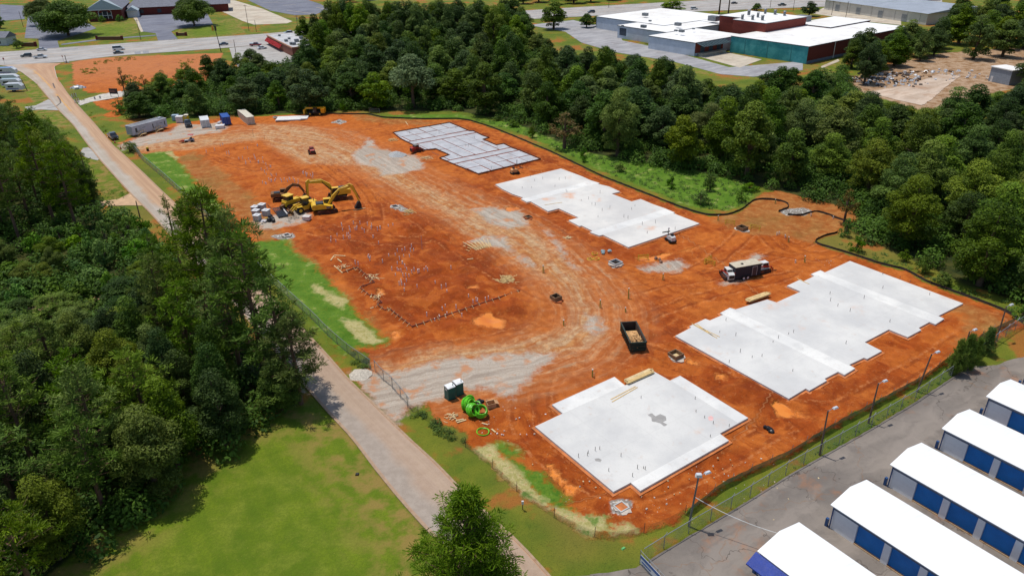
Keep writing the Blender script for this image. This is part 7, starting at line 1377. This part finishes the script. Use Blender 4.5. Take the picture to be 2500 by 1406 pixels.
for px, yt, rd, l in [((250, 55), 38, 2.5, 'left clipped bush at the church wall'), ((292, 53), 36, 3, 'right clipped bush at the church wall'), ((306, 34), 22, 2.4, 'small bush at the church walk')]: one(BU[1], px, yt, rd, l, 'bush')
one(PY[0], (1148, 1482), 1203, 6.2, 'single dense young pine at the bottom edge beside the road', group=None)
for px, yt, rd, l in [((2328, 912), 842, 1.15, 'leftmost of the bushy young pines on the lot fence'), ((2352, 900), 830, 1.2, 'second bushy young pine from the left on the lot fence'), ((2378, 885), 836, 1.0, 'third bushy young pine from the left on the lot fence'), ((2404, 866), 814, 1.1, 'rightmost tall bushy young pine on the lot fence')]: one(PB[0], px, yt, rd, l, 'pine tree', 'young pines on the lot fence')
one(BR[0], (318, 371), 346, 2.4, 'small bush at the road end of the chain-link fence', 'bush'); one(BG[0], (1010, 262), 132, 9, 'grey-green rounded tree behind the long silt fence')
one(BR[1], (1378, 362), 275, 5.2, 'olive-brown rounded tree at the wood edge above the clay-stained slab'); one(BR[1], (2060, 545), 462, 2.6, 'small yellowish tree at the pond\'s right silt fence')
one(BU[0], (1425, 395), 358, 1.3, 'slim dark sapling in the meadow above the clay-stained slab', 'bush'); one(BU[2], (1300, 336), 305, 1.5, 'slim sapling in the meadow above the grey pad', 'bush')
one(PT[0], (560, 838), 466, 5.6, 'tallest near pine with bare lower trunk, at the roadside', 'pine tree'); one(PN[1], (512, 800), 486, 4.6, 'near pine just left of the tallest roadside pine', 'pine tree'); one(PN[0], (650, 925), 560, 5.4, 'dense near pine right of the tallest roadside pine', 'pine tree'); one(PN[2], (705, 955), 690, 4.6, 'lower near pine overhanging the road', 'pine tree'); one(PN[1], (735, 985), 770, 4.2, 'short near pine at the lawn corner by the road', 'pine tree'); one(BN[1], (690, 1000), 880, 4.2, 'leafy tree at the lawn corner under the near pines'); one(PT[1], (610, 862), 520, 4.8, 'tall near pine with open crown behind the densest one', 'pine tree'); one(PS[0], (453, 700), 486, 2.6, 'thin bare-looking pine against the road', 'pine tree'); one(PS[1], (487, 694), 492, 2.8, 'thin rusty pine against the road', 'pine tree'); one(PN[3], (590, 915), 640, 4.6, 'near pine in front of the tallest roadside pine', 'pine tree')
# the woods
SKY_X = [300, 420, 480, 560, 620, 680, 722, 740, 770, 807, 1240, 1290, 1330, 1400, 1480, 1560, 1650, 1700, 1740, 1800, 1850, 1900, 1960, 2000, 2050, 2100, 2180, 2250, 2280, 2320, 2380, 2440, 2500]
SKY_Y = [150, 165, 135, 128, 118, 145, 150, 95, 70, -5, 8, 82, 82, 92, 115, 130, 150, 165, 185, 185, 168, 125, 116, 150, 205, 218, 248, 262, 235, 198, 195, 225, 170]
def upper(x, y, u, v, q):
    fringe = False; h = q.triangular(10, 20, 14); k = q.choice(B)
    if u > 1500 and v > 330: k = q.choice(B+BN)
    if v > 420 and u > 2000: k = q.choice(BN); h = q.uniform(11, 17)
    if u < 740: h = q.uniform(8, 14)
    cap = height_for(u, v, np.interp(u, SKY_X, SKY_Y)+q.uniform(0, 14)); h = min(h, cap) if v > 130 or u < 740 or u > 1290 else min(max(h, cap), 25)
    if h < 4.5: return
    if u > 1280 and v < 215: h = q.uniform(7, 11)
    if u > 1690 and u < 2080 and v < 300: h *= .8
    zone = ('behind the containers and office trailer' if u < 740 else 'behind the telehandler and long silt fence' if u < 1000 else 'behind the grey gridded pad' if u < 1290 else 'between the clay-stained slab and the factory' if u < 1700 else 'between the pond and the teal wall' if u < 2050 else 'between the largest slab and the rubble yard')
    tone = 'yellow-green' if k in (B[0], B[4], BN[0]) else 'dark green' if k in (B[2], B[5], B[7], BN[2]) else 'mid-green'; size = 'tall' if h > 15 else 'medium'
    tree(k, x, y, h, q.uniform(5.8, 8.2)*(1 if h > 11 else .8), '%s %s broadleaf tree in the wood %s' % (size, tone, zone), 'tree', 'broadleaf trees of the wood behind the site', 'broadleaf_tree')
n1 = scatter(REG['wood'][0], 9.7, 9000, 31, upper)
def shrubs(x, y, u, v, q):
    zone = 'behind the containers' if u < 740 else 'below the wood above the grey pad' if u < 1250 else 'in the meadow above the clay-stained slab' if u < 1850 else 'along the right silt fence'
    tree(q.choice(BU), x, y, q.uniform(1.8, 4.2), q.uniform(1.4, 2.6), 'green bush %s' % zone, 'bush', 'bushes along the wood edge')
n2 = scatter([(300, 292), (430, 288), (620, 280), (870, 270), (1120, 274), (1240, 298), (1340, 345), (1440, 386), (1500, 396), (1640, 422), (1780, 446), (1840, 462), (1830, 486), (1780, 508), (1700, 500), (1640, 470), (1560, 436), (1440, 396), (1300, 336), (1120, 278), (870, 274), (620, 284), (430, 293)], 8.0, 2500, 32, shrubs)
n2 += scatter([(2050, 575), (2160, 600), (2350, 690), (2480, 735), (2560, 770), (2490, 785), (2430, 748), (2260, 684), (2090, 620)], 4.8, 900, 33, shrubs); n2 += scatter([(1650, 452), (1760, 446), (1780, 500), (1690, 490)], 3.6, 400, 34, shrubs)
def slender(x, y, u, v, q): tree(q.choice(BR), x, y, q.uniform(7, 11), q.uniform(2, 3.2), 'slender %s tree beside the upper left clay lot' % q.choice(['reddish', 'olive']), 'tree', 'slender trees by the upper left clay lot')
n3 = scatter([(285, 240), (330, 228), (440, 212), (470, 222), (420, 245), (330, 255)], 5.5, 300, 35, slender)
def leftbush(x, y, u, v, q): tree(q.choice(BU[:2]+BR[:1]), x, y, q.uniform(3, 6), q.uniform(2, 3.2), 'bush on the slope behind the office trailer', 'bush', 'bushes behind the office trailer')
n3 += scatter([(285, 285), (300, 255), (420, 245), (480, 240), (480, 288), (300, 300)], 4.6, 400, 36, leftbush)
def rightwood(x, y, u, v, q): tree(q.choice(B), x, y, q.uniform(11, 15)*(1.35 if u > 2300 and v < 160 else 1), q.uniform(5.5, 8)*(1.3 if u > 2300 and v < 160 else 1), '%s tree around the rubble yard at the upper right' % q.choice(['dark green', 'wide']), 'tree', 'trees around the rubble yard')
n4 = scatter([(2070, 200), (2060, 165), (2120, 140), (2230, 120), (2300, 115), (2320, 130), (2240, 150), (2160, 170), (2110, 205)], 9, 600, 37, rightwood); n4 += scatter([(2330, 150), (2330, 60), (2500, 40), (2700, 80), (2700, 160), (2480, 130), (2400, 155)], 13, 900, 38, rightwood); n4 += scatter([(2480, 230), (2520, 190), (2700, 200), (2700, 300), (2500, 290)], 10, 300, 39, rightwood)
def farrow(x, y, u, v, q):
    if 900 < u < 1225: return
    tree(q.choice(B), x, y, q.uniform(11, 16), q.uniform(6, 9), 'dark tree in the row beyond the highway', 'tree', 'trees beyond the highway')
n5 = scatter([(770, -2), (1000, 20), (1250, 18), (1420, 8), (1650, -8), (1640, -30), (1250, -14), (1000, -20), (800, -26)], 13, 1600, 40, farrow)
def leftpines(x, y, u, v, q):
    w = q.random(); k = q.choice(PN+PT[:1]) if w < .75 else q.choice(BN)
    cap = height_for(u, v, np.interp(u, [0, 60, 110, 150, 190, 215, 240], [228, 240, 268, 292, 335, 380, 440])+q.uniform(0, 25))
    tree(k, x, y, min(cap, q.uniform(17, 23) if w < .75 else q.uniform(12, 16)), q.uniform(3.6, 5.2), '%s in the tall grove left of the local road' % ('pine' if w < .75 else 'broadleaf tree'), 'pine tree' if w < .75 else 'tree', 'trees of the left roadside grove')
n6 = scatter([(-300, 420), (0, 372), (110, 356), (178, 410), (205, 470), (235, 520), (230, 570), (60, 590), (-300, 640)], 6.0, 2500, 41, leftpines)
def lowgreen(x, y, u, v, q): tree(q.choice(BU[:2]+BU[:2]+BN[:1]), x, y, q.uniform(3, 6.5), q.uniform(2.2, 3.6), 'low bright green tree between the left grove and near pines', 'tree', 'low trees above the pale track')
n6 += scatter([(-200, 640), (60, 600), (260, 580), (330, 560), (400, 640), (360, 720), (250, 735), (60, 765), (-200, 800)], 4.6, 1500, 42, lowgreen)
def nearwood(x, y, u, v, q):
    w = q.random(); pn = w < .56; k = q.choice(PN) if pn else q.choice(BN); edge = v > 1060
    zone = 'beside the mown lawn' if edge else 'left of the roadside pines' if u > 300 else 'at the left edge of the photo'
    h = (q.uniform(13, 18) if pn else q.uniform(9, 13)); h = max(4, min(h, height_for(u, v, np.interp(u, [0, 250, 330, 400, 450, 520], [775, 735, 650, 550, 485, 460])+q.uniform(0, 70)))); tree(k, x, y, h, q.uniform(3.2, 4.8) if pn else q.uniform(3.4, 5), '%s %s' % ('tufted pine in the near wood' if pn else 'leafy tree in the near wood', zone), 'pine tree' if pn else 'tree', 'trees of the near wood')
n7 = scatter([(-200, 800), (100, 770), (300, 745), (410, 705), (450, 790), (500, 880), (560, 960), (640, 1000), (660, 1015), (640, 1030), (560, 1085), (470, 1180), (380, 1225), (280, 1290), (200, 1400), (120, 1500), (-200, 1600)], 4.9, 4000, 43, nearwood)
print('TREES', n1, n2, n3, n4, n5, n6, n7)
# undergrowth and weeds: nobody could count these
def ground_cover(name, label, px_list, gap, rr, hh, dens, size, mat, seed, kind_cat):
    q = random.Random(seed); lobes = []
    for px in px_list:
        P = GP(px); x0, x1 = min(p.x for p in P), max(p.x for p in P); y0, y1 = min(p.y for p in P), max(p.y for p in P); n = int((x1-x0)*(y1-y0)/gap**2)
        for _ in range(n):
            x, y = q.uniform(x0, x1), q.uniform(y0, y1)
            if not in_poly(x, y, P): continue
            u, v = PX((x, y, 0))
            if u < -150 or u > 2650 or v > 1600: continue
            r = q.uniform(*rr); lobes.append((x, y, gz_at(x, y)+r*.2, r, r, r*q.uniform(*hh)))
    me = leaf_mesh(name, [leaf_arrays(lobes, dens, size, seed, minz=0, up=.5)], mat); o = bpy.data.objects.new(name, me); COL.objects.link(o); return tag(o, label, kind_cat, None, 'stuff')
ground_cover('undergrowth', 'dark green undergrowth beneath the trees of the woods', REG['wood'], 3.3, (1.4, 3.0), (.7, 1.5), 2.6, .62, LEAFD, 51, 'undergrowth')
ground_cover('meadow_weeds', 'bright tall weeds between silt fence and wood', [REG['bgrass'][4], [(2030, 585), (2160, 620), (2350, 700), (2480, 745), (2490, 785), (2430, 748), (2350, 718), (2212, 655), (2080, 618)]], 1.5, (.25, .6), (.5, 1.1), 9, .28, MEADOW, 52, 'weeds')
ground_cover('verge_weeds', 'dark weeds by the entrance gate and along the verge', [[(1005, 1005), (1060, 1020), (1120, 1055), (1145, 1085), (1130, 1098), (1070, 1065), (1010, 1030)], [(840, 862), (880, 862), (905, 895), (890, 905), (850, 880)], [(300, 352), (330, 350), (345, 385), (330, 380)]], .8, (.3, .6), (.8, 1.4), 16, .22, BUSHM, 53, 'weeds')
ground_cover('fence_weeds', 'rough weeds at the foot of fences and poles', [[(2440, 820), (2340, 893), (2233, 965), (2127, 1030), (2020, 1090), (1931, 1140), (1931, 1150), (2020, 1100), (2127, 1040), (2233, 976), (2340, 905), (2440, 832)], [(225, 470), (262, 462), (318, 470), (300, 486), (235, 495)]], .9, (.15, .32), (.6, 1.2), 14, .2, BUSHM, 54, 'weeds')
ground_cover('lot_weeds', 'green weeds on the upper left clay lot', [[(190, 168), (240, 165), (255, 178), (210, 182)], [(225, 150), (330, 140), (330, 146), (230, 158)], [(430, 148), (480, 142), (490, 152), (440, 156)], [(200, 240), (240, 300), (285, 335), (270, 345), (215, 275)]], 2.2, (.4, 1.0), (.3, .6), 5, .4, LEAFY, 55, 'weeds')
